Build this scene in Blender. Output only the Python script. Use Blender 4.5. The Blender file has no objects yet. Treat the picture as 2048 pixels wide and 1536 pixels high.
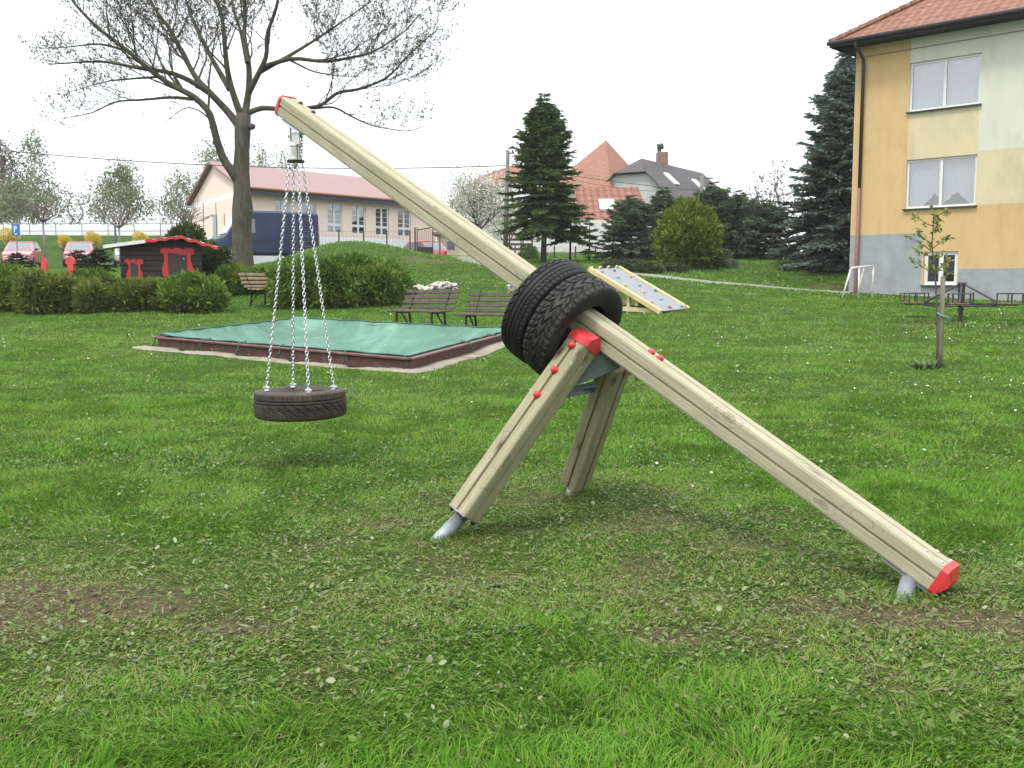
import bpy, math, random
import numpy as np
from mathutils import Vector, Matrix

random.seed(7)
RNG = np.random.default_rng(11)
S = bpy.context.scene
COL = S.collection
rad = math.radians

# ------------------------------------------------------------------ camera
CAMH, PITCH, FPX = 1.5, rad(5.63), 2010.0
cam_d = bpy.data.cameras.new("camera")
cam_d.sensor_width = 36.0
cam_d.lens = 36.0 * FPX / 2048.0
cam_d.clip_start, cam_d.clip_end = 0.05, 3000
cam = bpy.data.objects.new("camera", cam_d)
cam.location = (0, 0, CAMH)
cam.rotation_euler = (math.pi / 2 - PITCH, 0, 0)
COL.objects.link(cam)
S.camera = cam

# ------------------------------------------------------------------ sky (bright overcast) and veiled sun
SUN_EL, SUN_AZ = rad(64), rad(-135)          # from behind the camera, to the left
wd = bpy.data.worlds.new("World"); S.world = wd; wd.use_nodes = True
wn, wl = wd.node_tree.nodes, wd.node_tree.links
wn.clear()
w_out = wn.new("ShaderNodeOutputWorld")
w_mix = wn.new("ShaderNodeMixShader"); w_mix.inputs[0].default_value = 0.9
w_sky = wn.new("ShaderNodeTexSky"); w_sky.sky_type = 'NISHITA'; w_sky.sun_disc = False
w_sky.sun_elevation = SUN_EL; w_sky.sun_rotation = SUN_AZ; w_sky.dust_density = 4
w_b1 = wn.new("ShaderNodeBackground"); w_b1.inputs[1].default_value = 0.12
w_b2 = wn.new("ShaderNodeBackground"); w_b2.inputs[1].default_value = 1.0
w_tc = wn.new("ShaderNodeTexCoord")
w_sep = wn.new("ShaderNodeSeparateXYZ")
w_ramp = wn.new("ShaderNodeValToRGB")        # overcast sky: zenith brighter than the horizon
w_ramp.color_ramp.elements[0].position = 0.0; w_ramp.color_ramp.elements[0].color = (0.74, 0.78, 0.81, 1)
w_ramp.color_ramp.elements[1].position = 0.9; w_ramp.color_ramp.elements[1].color = (1.85, 1.92, 1.98, 1)
w_no = wn.new("ShaderNodeTexNoise"); w_no.inputs["Scale"].default_value = 2.2; w_no.inputs["Detail"].default_value = 5
w_nr = wn.new("ShaderNodeMapRange"); w_nr.inputs[3].default_value = 0.88; w_nr.inputs[4].default_value = 1.08
w_mul = wn.new("ShaderNodeMix"); w_mul.data_type = 'RGBA'; w_mul.blend_type = 'MULTIPLY'; w_mul.inputs[0].default_value = 1
wl.new(w_tc.outputs["Generated"], w_sep.inputs[0]); wl.new(w_sep.outputs[2], w_ramp.inputs[0])
wl.new(w_tc.outputs["Generated"], w_no.inputs["Vector"]); wl.new(w_no.outputs[0], w_nr.inputs[0])
wl.new(w_ramp.outputs[0], w_mul.inputs[6]); wl.new(w_nr.outputs[0], w_mul.inputs[7])
wl.new(w_mul.outputs[2], w_b2.inputs[0]); wl.new(w_sky.outputs[0], w_b1.inputs[0])
wl.new(w_b1.outputs[0], w_mix.inputs[1]); wl.new(w_b2.outputs[0], w_mix.inputs[2])
wl.new(w_mix.outputs[0], w_out.inputs[0])

sun_d = bpy.data.lights.new("sun", 'SUN'); sun_d.energy = 1.75; sun_d.angle = rad(12); sun_d.color = (1, 0.96, 0.88)
sun = bpy.data.objects.new("sun", sun_d); COL.objects.link(sun)
_sd = Vector((math.sin(SUN_AZ) * math.cos(SUN_EL), math.cos(SUN_AZ) * math.cos(SUN_EL), math.sin(SUN_EL)))
sun.rotation_euler = _sd.to_track_quat('Z', 'Y').to_euler()

vs = S.view_settings
S.display_settings.display_device = 'sRGB'
vs.view_transform = 'Standard'; vs.look = 'None'; vs.gamma = 1; vs.use_curve_mapping = False
vs.exposure = 0.78

# ------------------------------------------------------------------ photo pixel -> place in the world
_cp, _sp = math.cos(PITCH), math.sin(PITCH)
def ray(u, v):
    a, b = (u - 1024) / FPX, -(v - 768) / FPX
    return np.array([a, _cp + b * _sp, -_sp + b * _cp])
def P(u, v, Y):
    r = ray(u, v)
    return np.array([0, 0, CAMH]) + r * (Y / r[1])
def sstep(a, b, x):
    t = np.clip((np.asarray(x, float) - a) / (b - a), 0, 1)
    return t * t * (3 - 2 * t)

def _hash(ix, iy, seed):
    n = (ix.astype(np.int64) * 374761393 + iy.astype(np.int64) * 668265263 + seed * 1442695041) & 0x7fffffff
    n = ((n ^ (n >> 13)) * 1274126177) & 0x7fffffff
    n = n ^ (n >> 16)
    return (n & 0xffff) / 65535.0
def vnoise(x, y, seed=0):
    x, y = np.asarray(x, float), np.asarray(y, float)
    ix, iy = np.floor(x), np.floor(y)
    fx, fy = x - ix, y - iy
    fx, fy = fx * fx * (3 - 2 * fx), fy * fy * (3 - 2 * fy)
    a, b = _hash(ix, iy, seed), _hash(ix + 1, iy, seed)
    c, d = _hash(ix, iy + 1, seed), _hash(ix + 1, iy + 1, seed)
    return (a * (1 - fx) + b * fx) * (1 - fy) + (c * (1 - fx) + d * fx) * fy
def fbm(x, y, seed=0, octs=3):
    t, a, s = 0, .5, 0
    for k in range(octs):
        t = t + a * vnoise(np.asarray(x) * 2 ** k, np.asarray(y) * 2 ** k, seed + 17 * k); s += a; a *= .5
    return t / s

# ------------------------------------------------------------------ terrain height
_BY = np.array([-40, 0, 4, 10, 21, 26, 33, 42, 60, 68, 80, 140, 300, 700], float)
_BZ = np.array([-.6, 0, .106, .266, .56, .88, 1.72, 2.45, 3.45, 3.5, 3.6, 4.0, 5, 6], float)
def G0(x, y):
    x, y = np.asarray(x, float), np.asarray(y, float)
    z = (np.interp(y - 1.2, _BY, _BZ) + np.interp(y, _BY, _BZ) * 2 + np.interp(y + 1.2, _BY, _BZ)) / 4
    z = z + 1.55 * sstep(-17.5, -23, x) * sstep(67, 74, y) * sstep(-1, 0, 1 - y / 400)          # bank below the white wall
    z = z - .52 * sstep(5, 11.5, x) * sstep(25, 33, y) * (1 - sstep(34.5, 42, y))              # dip towards the house
    z = z - .85 * np.maximum(sstep(-8, -12, x) * sstep(37, 47, y), sstep(51, 56, y) * sstep(1, -3, x)) * (1 - sstep(64, 70, y))   # lower yard and car park
    z = z + .80 * np.exp(-((x + 7.0) / 2.9) ** 2 - ((y - 44.5) / 4.2) ** 2)                    # grassy mound
    z = z + .10 * (fbm(x * .35, y * .35, 5, 2) - .5) * sstep(6, 14, y)
    return z
def G(x, y):
    return float(G0(x, y) + .03 * (fbm(np.asarray(x) * 1.7, np.asarray(y) * 1.7, 9, 2) - .5))
_dd = np.concatenate([np.arange(2, 12, .01), np.arange(12, 60, .03), np.arange(60, 160, .1)])
def ground_at(u, v):
    r = ray(u, v); k = _dd / r[1]
    z = CAMH + r[2] * k; g = G0(r[0] * k, _dd)
    i = np.argmax(z < g) if (z < g).any() else len(_dd) - 1
    p = np.array([r[0] * k[i], _dd[i], 0.0]); p[2] = G(p[0], p[1])
    return p

# ------------------------------------------------------------------ mesh helpers
W = {}
def _link(o, parent, frame):
    COL.objects.link(o)
    if parent is not None:
        o.parent = parent
        o.matrix_basis = W[parent.name].inverted() @ frame
    else:
        o.matrix_basis = frame
    W[o.name] = frame
def tag(o, label=None, cat=None, group=None, kind=None):
    if label: o['label'] = label
    if cat: o['category'] = cat
    if group: o['group'] = group
    if kind: o['kind'] = kind
    return o
def thing(name, label, cat, loc=(0, 0, 0), rotz=0.0, group=None):
    o = bpy.data.objects.new(name, None)
    o.empty_display_size = .2
    _link(o, None, Matrix.Translation(Vector([float(c) for c in loc])) @ Matrix.Rotation(rotz, 4, 'Z'))
    return tag(o, label, cat, group)
def dup(o, frame=None, parent=None, label=None):
    c = o.copy(); COL.objects.link(c)
    if parent is not None:
        c.parent = parent
        W[c.name] = W[parent.name] @ o.matrix_basis
    else:
        c.matrix_basis = frame; W[c.name] = frame
    for ch in list(o.children): dup(ch, parent=c)
    if label: c['label'] = label
    return c
def mframe(o, x, y=None, z=None):
    """4x4 with given origin and axes"""
    m = Matrix.Identity(4)
    for i, a in enumerate((x, y, z)):
        for k in range(3): m[k][i] = float(a[k])
    for k in range(3): m[k][3] = float(o[k])
    return m
def unit(a):
    a = np.asarray(a, float); return a / max(1e-9, np.linalg.norm(a))

class MB:
    def __init__(s): s.V, s.F, s.n, s.mi, s.A = [], [], 0, [], []
    def add(s, V, F, mi=0, att=None):
        V = np.asarray(V, float).reshape(-1, 3)
        if not isinstance(F, np.ndarray):
            by = {}
            for f in F: by.setdefault(len(f), []).append(f)
            Fs = [np.array(x, np.int64) for x in by.values()]
        else: Fs = [F.astype(np.int64)]
        for f in Fs:
            s.F.append(f + s.n); s.mi.append(np.full(len(f), mi, np.int32))
        s.V.append(V); s.n += len(V)
        s.A.append(np.full(len(V), .5) if att is None else np.broadcast_to(np.asarray(att, float), (len(V),)))
        return s
    def box(s, c, d, R=None, mi=0, bev=0.0):
        """box of size d centred at c, R = 3x3 with axes in columns; bev = chamfer"""
        h = np.asarray(d, float) / 2
        if bev <= 0:
            V = np.array([[x, y, z] for x in (-1, 1) for y in (-1, 1) for z in (-1, 1)]) * h
            F = [(0, 1, 3, 2), (4, 6, 7, 5), (0, 4, 5, 1), (2, 3, 7, 6), (0, 2, 6, 4), (1, 5, 7, 3)]
        else:
            V, F, idx = [], [], {}
            b = min(bev, .49 * min(d))
            for sx in (-1, 1):
                for sy in (-1, 1):
                    for sz in (-1, 1):
                        sg = np.array([sx, sy, sz])
                        for a in range(3):
                            q = h - b; q[a] = h[a]
                            idx[(sx, sy, sz, a)] = len(V); V.append(sg * q)
            for a in range(3):
                for sg in (-1, 1):
                    o1, o2 = (a + 1) % 3, (a + 2) % 3
                    f = []
                    for p, q in ((-1, -1), (1, -1), (1, 1), (-1, 1)):
                        k = [0, 0, 0]; k[a] = sg; k[o1] = p; k[o2] = q
                        f.append(idx[(k[0], k[1], k[2], a)])
                    F.append(f if sg > 0 else f[::-1])
            for a in range(3):
                o1, o2 = (a + 1) % 3, (a + 2) % 3
                for p in (-1, 1):
                    for q in (-1, 1):
                        k0 = [0, 0, 0]; k0[a] = -1; k0[o1] = p; k0[o2] = q
                        k1 = list(k0); k1[a] = 1
                        f = [idx[(*k0, o1)], idx[(*k1, o1)], idx[(*k1, o2)], idx[(*k0, o2)]]
                        F.append(f[::-1] if p * q > 0 else f)
            for sx in (-1, 1):
                for sy in (-1, 1):
                    for sz in (-1, 1):
                        f = [idx[(sx, sy, sz, a)] for a in range(3)]
                        F.append(f if sx * sy * sz > 0 else f[::-1])
            V = np.array(V)
        if R is not None: V = V @ np.asarray(R).T
        return s.add(V + np.asarray(c, float), F, mi)
    def beam(s, p, q, w, t, up=(0, 0, 1), mi=0, bev=0.0):
        """bar from p to q, width w across, thickness t along up"""
        p, q = np.asarray(p, float), np.asarray(q, float)
        x = unit(q - p); y = np.cross(np.asarray(up, float), x)
        if np.linalg.norm(y) < 1e-6: y = np.cross((0, 1, 0), x)
        y = unit(y); z = np.cross(x, y)
        return s.box((p + q) / 2, (np.linalg.norm(q - p), w, t), np.stack([x, y, z], 1), mi, bev)
    def tube(s, pts, r, n=8, cap=True, mi=0, att=None, closed=False):
        pts = np.asarray(pts, float); m = len(pts)
        r = np.broadcast_to(np.asarray(r, float), (m,))
        if closed: T = np.roll(pts, -1, 0) - np.roll(pts, 1, 0)
        else: T = np.gradient(pts, axis=0)
        T = T / np.maximum(1e-9, np.linalg.norm(T, axis=1))[:, None]
        ref = np.array([0, 0, 1.0]) if abs(T[:, 2]).mean() < .8 else np.array([1.0, 0, 0])
        A = np.cross(T, ref); A /= np.maximum(1e-9, np.linalg.norm(A, axis=1))[:, None]
        B = np.cross(T, A)
        an = np.linspace(0, 2 * np.pi, n, endpoint=False)
        V = pts[:, None] + r[:, None, None] * (A[:, None] * np.cos(an)[None, :, None] + B[:, None] * np.sin(an)[None, :, None])
        k = m if closed else m - 1
        i, j = np.meshgrid(np.arange(k), np.arange(n), indexing='ij')
        i2, j2 = (i + 1) % m, (j + 1) % n
        F = np.stack([i * n + j, i * n + j2, i2 * n + j2, i2 * n + j], -1).reshape(-1, 4)
        off = s.n
        s.add(V.reshape(-1, 3), F, mi, att)
        if cap and not closed:
            c0, c1 = np.arange(n)[::-1].copy(), np.arange(n) + (m - 1) * n
            s.F.append((np.stack([c0, c1]) + off).astype(np.int64)); s.mi.append(np.full(2, mi, np.int32))
        return s
    def lathe(s, prof, n=24, M=None, mi=0, closed=False):
        """prof = [(radius, height)] turned about local Z; M = 4x4"""
        prof = np.asarray(prof, float); m = len(prof)
        an = np.linspace(0, 2 * np.pi, n, endpoint=False)
        V = np.stack([prof[:, 0:1] * np.cos(an), prof[:, 0:1] * np.sin(an), np.repeat(prof[:, 1:2], n, 1)], -1).reshape(-1, 3)
        k = m if closed else m - 1
        i, j = np.meshgrid(np.arange(k), np.arange(n), indexing='ij')
        i2, j2 = (i + 1) % m, (j + 1) % n
        F = np.stack([i * n + j, i * n + j2, i2 * n + j2, i2 * n + j], -1).reshape(-1, 4)
        if M is not None:
            M = np.array(M); V = V @ M[:3, :3].T + M[:3, 3]
        return s.add(V, F, mi)
    def prism(s, poly, a, b, fr=None, mi=0):
        """polygon (list of 2D) extruded from a to b along the third axis of frame fr=(o,x,y,z)"""
        poly = np.asarray(poly, float); n = len(poly)
        o, x, y, z = [np.asarray(k, float) for k in (fr if fr is not None else ((0, 0, 0), (1, 0, 0), (0, 1, 0), (0, 0, 1)))]
        base = o + poly[:, :1] * x + poly[:, 1:2] * y
        V = np.concatenate([base + a * z, base + b * z])
        F = [tuple(range(n))[::-1], tuple(range(n, 2 * n))] + [(i, (i + 1) % n, n + (i + 1) % n, n + i) for i in range(n)]
        return s.add(V, F, mi)
    def build(s, name, mat, parent=None, frame=None, smooth=False, attr=False):
        V = np.concatenate(s.V)
        if frame is None:
            frame = W[parent.name] if parent is not None else Matrix.Identity(4)
            M = np.array(frame.inverted()); V = V @ M[:3, :3].T + M[:3, 3]
        me = bpy.data.meshes.new(name)
        nf = sum(len(f) for f in s.F); nl = sum(f.size for f in s.F)
        me.vertices.add(len(V)); me.vertices.foreach_set("co", V.astype(np.float32).ravel())
        me.loops.add(nl); me.loops.foreach_set("vertex_index", np.concatenate([f.ravel() for f in s.F]).astype(np.int32))
        me.polygons.add(nf)
        tot = np.concatenate([np.full(len(f), f.shape[1]) for f in s.F])
        st = np.concatenate([[0], np.cumsum(tot)[:-1]])
        me.polygons.foreach_set("loop_start", st.astype(np.int32))
        me.polygons.foreach_set("material_index", np.concatenate(s.mi))
        me.polygons.foreach_set("use_smooth", np.full(nf, bool(smooth)))
        me.update(calc_edges=True)
        for m in (mat if isinstance(mat, (list, tuple)) else [mat]): me.materials.append(m)
        if attr:
            a = me.attributes.new("rnd", 'FLOAT', 'POINT'); a.data.foreach_set("value", np.concatenate(s.A).astype(np.float32))
        o = bpy.data.objects.new(name, me)
        _link(o, parent, frame)
        if smooth == 'auto':
            try: me.set_sharp_from_angle(angle=rad(35))
            except Exception: pass
        return o

def leafquads(mb, C, D, L, Wd, att=None, N=None, bend=0.0):
    """diamond leaves: C centres of the stalk end, D directions, L lengths, Wd widths"""
    n = len(C)
    D = D / np.maximum(1e-9, np.linalg.norm(D, axis=1))[:, None]
    if N is None: N = RNG.normal(size=(n, 3))
    A = np.cross(D, N); A /= np.maximum(1e-9, np.linalg.norm(A, axis=1))[:, None]
    L, Wd = np.broadcast_to(L, (n,))[:, None], np.broadcast_to(Wd, (n,))[:, None]
    up = np.cross(A, D)
    V = np.stack([C, C + D * L * .45 + A * Wd * .5 + up * bend * L, C + D * L, C + D * L * .45 - A * Wd * .5 + up * bend * L], 1).reshape(-1, 3)
    F = np.arange(4 * n).reshape(n, 4)
    a = RNG.random(n) if att is None else np.broadcast_to(att, (n,))
    mb.add(V, F, 0, np.repeat(a, 4))

# ------------------------------------------------------------------ materials
def _mat(name):
    m = bpy.data.materials.new(name); m.use_nodes = True
    nt = m.node_tree; b = nt.nodes["Principled BSDF"]
    return m, nt, b
def _c(c): return (c[0], c[1], c[2], 1)
def _noise(nt, vec, scale, detail=4, rough=.55):
    n = nt.nodes.new("ShaderNodeTexNoise"); n.inputs["Scale"].default_value = scale
    n.inputs["Detail"].default_value = detail; n.inputs["Roughness"].default_value = rough
    if vec is not None: nt.links.new(vec, n.inputs["Vector"])
    return n.outputs[0]
def _ramp(nt, fac, stops):
    r = nt.nodes.new("ShaderNodeValToRGB"); cr = r.color_ramp
    while len(cr.elements) < len(stops): cr.elements.new(.5)
    for e, (p, c) in zip(cr.elements, stops): e.position = p; e.color = _c(c)
    nt.links.new(fac, r.inputs[0]); return r.outputs[0]
def _mixc(nt, fac, a, b, mode='MIX'):
    m = nt.nodes.new("ShaderNodeMix"); m.data_type = 'RGBA'; m.blend_type = mode
    for sock, v in ((m.inputs[0], fac), (m.inputs[6], a), (m.inputs[7], b)):
        if isinstance(v, (int, float)): sock.default_value = v
        elif isinstance(v, tuple): sock.default_value = _c(v)
        else: nt.links.new(v, sock)
    return m.outputs[2]
def _math(nt, op, a, b=None):
    m = nt.nodes.new("ShaderNodeMath"); m.operation = op
    for sock, v in zip(m.inputs, (a, b)):
        if v is None: continue
        if isinstance(v, (int, float)): sock.default_value = v
        else: nt.links.new(v, sock)
    return m.outputs[0]
def _coords(nt, scale=(1, 1, 1)):
    tc = nt.nodes.new("ShaderNodeTexCoord"); mp = nt.nodes.new("ShaderNodeMapping")
    mp.inputs["Scale"].default_value = scale
    nt.links.new(tc.outputs["Object"], mp.inputs["Vector"]); return mp.outputs[0]
def _bump(nt, b, h, strength, dist=.01):
    n = nt.nodes.new("ShaderNodeBump"); n.inputs["Strength"].default_value = strength; n.inputs["Distance"].default_value = dist
    nt.links.new(h, n.inputs["Height"]); nt.links.new(n.outputs[0], b.inputs["Normal"])
def pm(name, col, rough=.7, var=.12, scale=6, col2=None, metallic=0.0, spec=.4, bump=0.0, bscale=None, stretch=(1, 1, 1), bdist=.01, dirt=None, dscale=2.0):
    m, nt, b = _mat(name)
    vec = _coords(nt, stretch)
    lo = tuple(c * (1 - var) for c in col); hi = tuple(min(1, c * (1 + var)) for c in col)
    if col2 is not None: lo, hi = col, col2
    n = _noise(nt, vec, scale)
    c = _ramp(nt, n, [(.3, lo), (.7, hi)])
    if dirt is not None:
        d = _ramp(nt, _noise(nt, vec, dscale, 6, .65), [(.52, (0, 0, 0)), (.72, (1, 1, 1))])
        c = _mixc(nt, d, c, dirt)
    nt.links.new(c, b.inputs["Base Color"])
    b.inputs["Roughness"].default_value = rough; b.inputs["Metallic"].default_value = metallic
    b.inputs["Specular IOR Level"].default_value = spec
    if bump > 0: _bump(nt, b, _noise(nt, vec, bscale or scale * 6), bump, bdist)
    return m
def leafmat(name, stops, trans=.3, rough=.55, spec=.3):
    """foliage: colour varies from leaf to leaf by the rnd attribute"""
    m, nt, b = _mat(name)
    at = nt.nodes.new("ShaderNodeAttribute"); at.attribute_name = "rnd"
    c = _ramp(nt, at.outputs["Fac"], stops)
    nt.links.new(c, b.inputs["Base Color"])
    b.inputs["Roughness"].default_value = rough; b.inputs["Specular IOR Level"].default_value = spec
    tr = nt.nodes.new("ShaderNodeBsdfTranslucent"); nt.links.new(c, tr.inputs[0])
    mx = nt.nodes.new("ShaderNodeMixShader"); mx.inputs[0].default_value = trans
    nt.links.new(b.outputs[0], mx.inputs[1]); nt.links.new(tr.outputs[0], mx.inputs[2])
    nt.links.new(mx.outputs[0], nt.nodes["Material Output"].inputs[0])
    return m
def glassmat(name, tint, refl=.3):
    m, nt, b = _mat(name)
    nt.nodes.remove(b)
    t = nt.nodes.new("ShaderNodeBsdfTransparent"); t.inputs[0].default_value = _c(tint)
    g = nt.nodes.new("ShaderNodeBsdfGlossy"); g.inputs["Roughness"].default_value = .03
    mx = nt.nodes.new("ShaderNodeMixShader"); mx.inputs[0].default_value = refl
    nt.links.new(t.outputs[0], mx.inputs[1]); nt.links.new(g.outputs[0], mx.inputs[2])
    nt.links.new(mx.outputs[0], nt.nodes["Material Output"].inputs[0])
    return m
# ------------------------------------------------------------------ terrain sheet + grass zones
ZONE = [ground_at(u, v)[:2] for u, v in ((-80, 1190), (300, 1215), (620, 1190), (900, 1095), (1150, 1010), (1400, 1110), (1640, 1185), (1820, 1215), (2150, 1290))]
FEET = [ground_at(878, 1078), ground_at(1142, 990), ground_at(1808, 1192)]
def seg_dist(x, y, poly):
    x, y = np.asarray(x, float), np.asarray(y, float); best = np.full(np.broadcast(x, y).shape, 1e9)
    for (a, b), (c, d) in zip(poly[:-1], poly[1:]):
        dx, dy = c - a, d - b
        t = np.clip(((x - a) * dx + (y - b) * dy) / (dx * dx + dy * dy), 0, 1)
        best = np.minimum(best, np.hypot(x - a - t * dx, y - b - t * dy))
    return best
def trampled(x, y):
    d = seg_dist(x, y, ZONE)
    z = 1 - sstep(.35, 1.6, d + .9 * (fbm(x * 1.1, y * 1.1, 31, 3) - .5))
    under = np.exp(-((x + 1.6) / 1.2) ** 2 - ((y - 6.9) / .9) ** 2) * .4
    return np.clip(z + under, 0, 1)
BARE_SPOTS = [(ground_at(40, 1205), .42), (ground_at(250, 1215), .24), (ground_at(450, 1250), .15), (ground_at(1780, 1235), .24), (ground_at(1640, 1220), .16),
              (ground_at(1950, 1240), .24), (ground_at(770, 1050), .14), (ground_at(1350, 1270), .12),
              (ground_at(1835, 650), .55), (ground_at(2020, 655), .5), (ground_at(950, 662), .8), (ground_at(1660, 575), .7), (ground_at(860, 522), 1.0)] + [(f, .15) for f in FEET]
def bare(x, y):
    b = np.zeros(np.broadcast(x, y).shape)
    w = .55 * (fbm(np.asarray(x) * 2.3, np.asarray(y) * 2.3, 77, 4) - .5) + .45 * (fbm(np.asarray(x) * 7.5, np.asarray(y) * 7.5, 78, 3) - .5)
    for p, r in BARE_SPOTS:
        d = np.hypot((x - p[0]) / 1.5, y - p[1])
        b = np.maximum(b, 1 - sstep(.45 * r, 1.15 * r, d + w * min(1, r * 1.6)))
    n = fbm(np.asarray(x) * 3.1, np.asarray(y) * 3.1, 41, 3)
    b = np.maximum(b, trampled(x, y) * sstep(.58, .76, n) * .6)
    return np.clip(b, 0, 1)

sbF, sbL, sbB = ground_at(820, 741), ground_at(316, 694), ground_at(592, 657)
sbR = sbF + (sbB - sbL)
SB = [sbF, sbL, sbB, sbR]
def in_pit(x, y, m):
    x, y = np.asarray(x, float), np.asarray(y, float); ok = np.ones(np.broadcast(x, y).shape, bool); c0 = sum(p[:2] for p in SB) / 4
    for a, b_ in zip(SB, SB[1:] + SB[:1]):
        d = (b_ - a)[:2] / np.linalg.norm((b_ - a)[:2]); nr = np.array([-d[1], d[0]])
        if np.dot(nr, c0 - a[:2]) < 0: nr = -nr
        ok &= ((x - a[0]) * nr[0] + (y - a[1]) * nr[1]) > m
    return ok
gx = np.concatenate([-np.geomspace(700, 40, 14), -np.arange(38, 6, -1.0), np.arange(-6, 6.01, .16), np.arange(7, 39, 1.0), np.geomspace(40, 700, 14)])
gy = np.concatenate([np.array([-60, -20, -8, -3, -1]), np.arange(0, 11, .16), np.arange(11, 80, .7), np.geomspace(80, 900, 26)])
XX, YY = np.meshgrid(gx, gy)
ZZ = G0(XX, YY) + .03 * (fbm(XX * 1.7, YY * 1.7, 9, 2) - .5) - .65 * in_pit(XX, YY, .3)
nx, ny = len(gx), len(gy)
i, j = np.meshgrid(np.arange(ny - 1), np.arange(nx - 1), indexing='ij')
gm = MB().add(np.stack([XX, YY, ZZ], -1).reshape(-1, 3), np.stack([i * nx + j, i * nx + j + 1, (i + 1) * nx + j + 1, (i + 1) * nx + j], -1).reshape(-1, 4), 0, bare(XX, YY).ravel())
m_ground, nt, b = _mat("lawn_soil")
at = nt.nodes.new("ShaderNodeAttribute"); at.attribute_name = "rnd"
vec = _coords(nt)
green = _ramp(nt, _noise(nt, vec, 1.3, 8, .7), [(.25, (.016, .036, .005)), (.5, (.030, .062, .008)), (.75, (.055, .098, .013))])
fine = _ramp(nt, _noise(nt, vec, 38, 4, .7), [(.3, (.55, .55, .55)), (.7, (1.35, 1.35, 1.3))])
green = _mixc(nt, 1.0, green, fine, 'MULTIPLY')
soil = _ramp(nt, _noise(nt, vec, 17, 8, .75), [(.3, (.036, .028, .016)), (.55, (.085, .065, .036)), (.75, (.13, .105, .06))])
nt.links.new(_mixc(nt, at.outputs["Fac"], green, soil), b.inputs["Base Color"])
b.inputs["Roughness"].default_value = .95; b.inputs["Specular IOR Level"].default_value = .1
_bump(nt, b, _noise(nt, vec, 26, 6, .7), .8, .03)
tag(gm.build("ground", m_ground, smooth=True, attr=True), "sloping green lawn with worn earthy patches", kind="structure")
def surf(x, y):
    """height of the terrain sheet itself (bilinear), for laying paths on it"""
    a = np.clip(np.searchsorted(gx, x) - 1, 0, nx - 2); c = np.clip(np.searchsorted(gy, y) - 1, 0, ny - 2)
    fx = (x - gx[a]) / (gx[a + 1] - gx[a]); fy = (y - gy[c]) / (gy[c + 1] - gy[c])
    return (ZZ[c, a] * (1 - fx) + ZZ[c, a + 1] * fx) * (1 - fy) + (ZZ[c + 1, a] * (1 - fx) + ZZ[c + 1, a + 1] * fx) * fy

# ------------------------------------------------------------------ materials of the play equipment
def woodmat(name, c_lo, c_hi, c_green, knots=True, seed=0.0):
    m, nt, b = _mat(name)
    tc = nt.nodes.new("ShaderNodeTexCoord")
    def mp(s, off=(0, 0, 0)):
        k = nt.nodes.new("ShaderNodeMapping"); k.inputs["Scale"].default_value = s; k.inputs["Location"].default_value = tuple(o + seed for o in off)
        nt.links.new(tc.outputs["Object"], k.inputs["Vector"]); return k.outputs[0]
    grain = _noise(nt, mp((1.4, 34, 34)), 3.0, 6, .65)
    broad = _noise(nt, mp((1.1, 5, 5), (3, 1, 2)), 2.2, 3)
    c = _ramp(nt, grain, [(.3, c_lo), (.62, c_hi)])
    c = _mixc(nt, _ramp(nt, broad, [(.42, (0, 0, 0)), (.68, (.75, .75, .75))]), c, c_green)
    if knots:
        # growth rings that swell around scattered knots
        v = nt.nodes.new("ShaderNodeTexVoronoi"); v.inputs["Scale"].default_value = 1.0
        nt.links.new(mp((2.9, 8.0, 8.0), (.4, .2, .7)), v.inputs["Vector"])
        d = v.outputs["Distance"]
        rings = _math(nt, 'SINE', _math(nt, 'MULTIPLY', _math(nt, 'ADD', d, _math(nt, 'MULTIPLY', grain, .12)), 62.0))
        ringm = _math(nt, 'MULTIPLY', _ramp(nt, rings, [(.55, (0, 0, 0)), (.95, (1, 1, 1))]), _ramp(nt, d, [(.12, (.6, .6, .6)), (.5, (0, 0, 0))]))
        c = _mixc(nt, ringm, c, tuple(k * .45 for k in c_lo))
        c = _mixc(nt, _ramp(nt, d, [(.06, (.95, .95, .95)), (.17, (0, 0, 0))]), c, (.07, .044, .024))
    stain = _ramp(nt, _noise(nt, mp((3, 14, 14), (7, 2, 5)), 2.4, 6, .7), [(.62, (0, 0, 0)), (.78, (.6, .6, .6))])
    c = _mixc(nt, stain, c, tuple(k * .5 for k in c_lo))
    crack = _ramp(nt, _noise(nt, mp((.9, 46, 46), (1, 5, 9)), 1.7, 5, .6), [(.66, (0, 0, 0)), (.70, (.85, .85, .85))])
    c = _mixc(nt, crack, c, (.075, .058, .035))
    nt.links.new(c, b.inputs["Base Color"]); b.inputs["Roughness"].default_value = .72; b.inputs["Specular IOR Level"].default_value = .25
    _bump(nt, b, grain, .25, .004)
    return m
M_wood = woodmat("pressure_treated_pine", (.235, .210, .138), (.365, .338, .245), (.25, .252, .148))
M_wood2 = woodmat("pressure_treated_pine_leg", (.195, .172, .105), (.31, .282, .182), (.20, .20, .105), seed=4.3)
M_red = pm("red_plastic", (.50, .028, .034), .42, .10, 9, spec=.45, bump=.05, bscale=160, dirt=(.36, .05, .05), dscale=14)
M_black = pm("black_plastic", (.012, .012, .014), .45)
M_galv = pm("galvanised_steel", (.24, .265, .29), .5, .25, 9, metallic=.5, bump=.05, dirt=(.13, .145, .14), dscale=7)
M_galvd = pm("galvanised_plate", (.085, .108, .10), .6, .3, 5, metallic=0, spec=.2, dirt=(.055, .075, .068), dscale=6)
M_chain = pm("zinc_chain", (.56, .58, .60), .32, .15, 30, metallic=.9)
M_steel = pm("stainless_steel", (.50, .50, .46), .3, .2, 12, metallic=.9, dirt=(.30, .29, .22), dscale=14)

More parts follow.
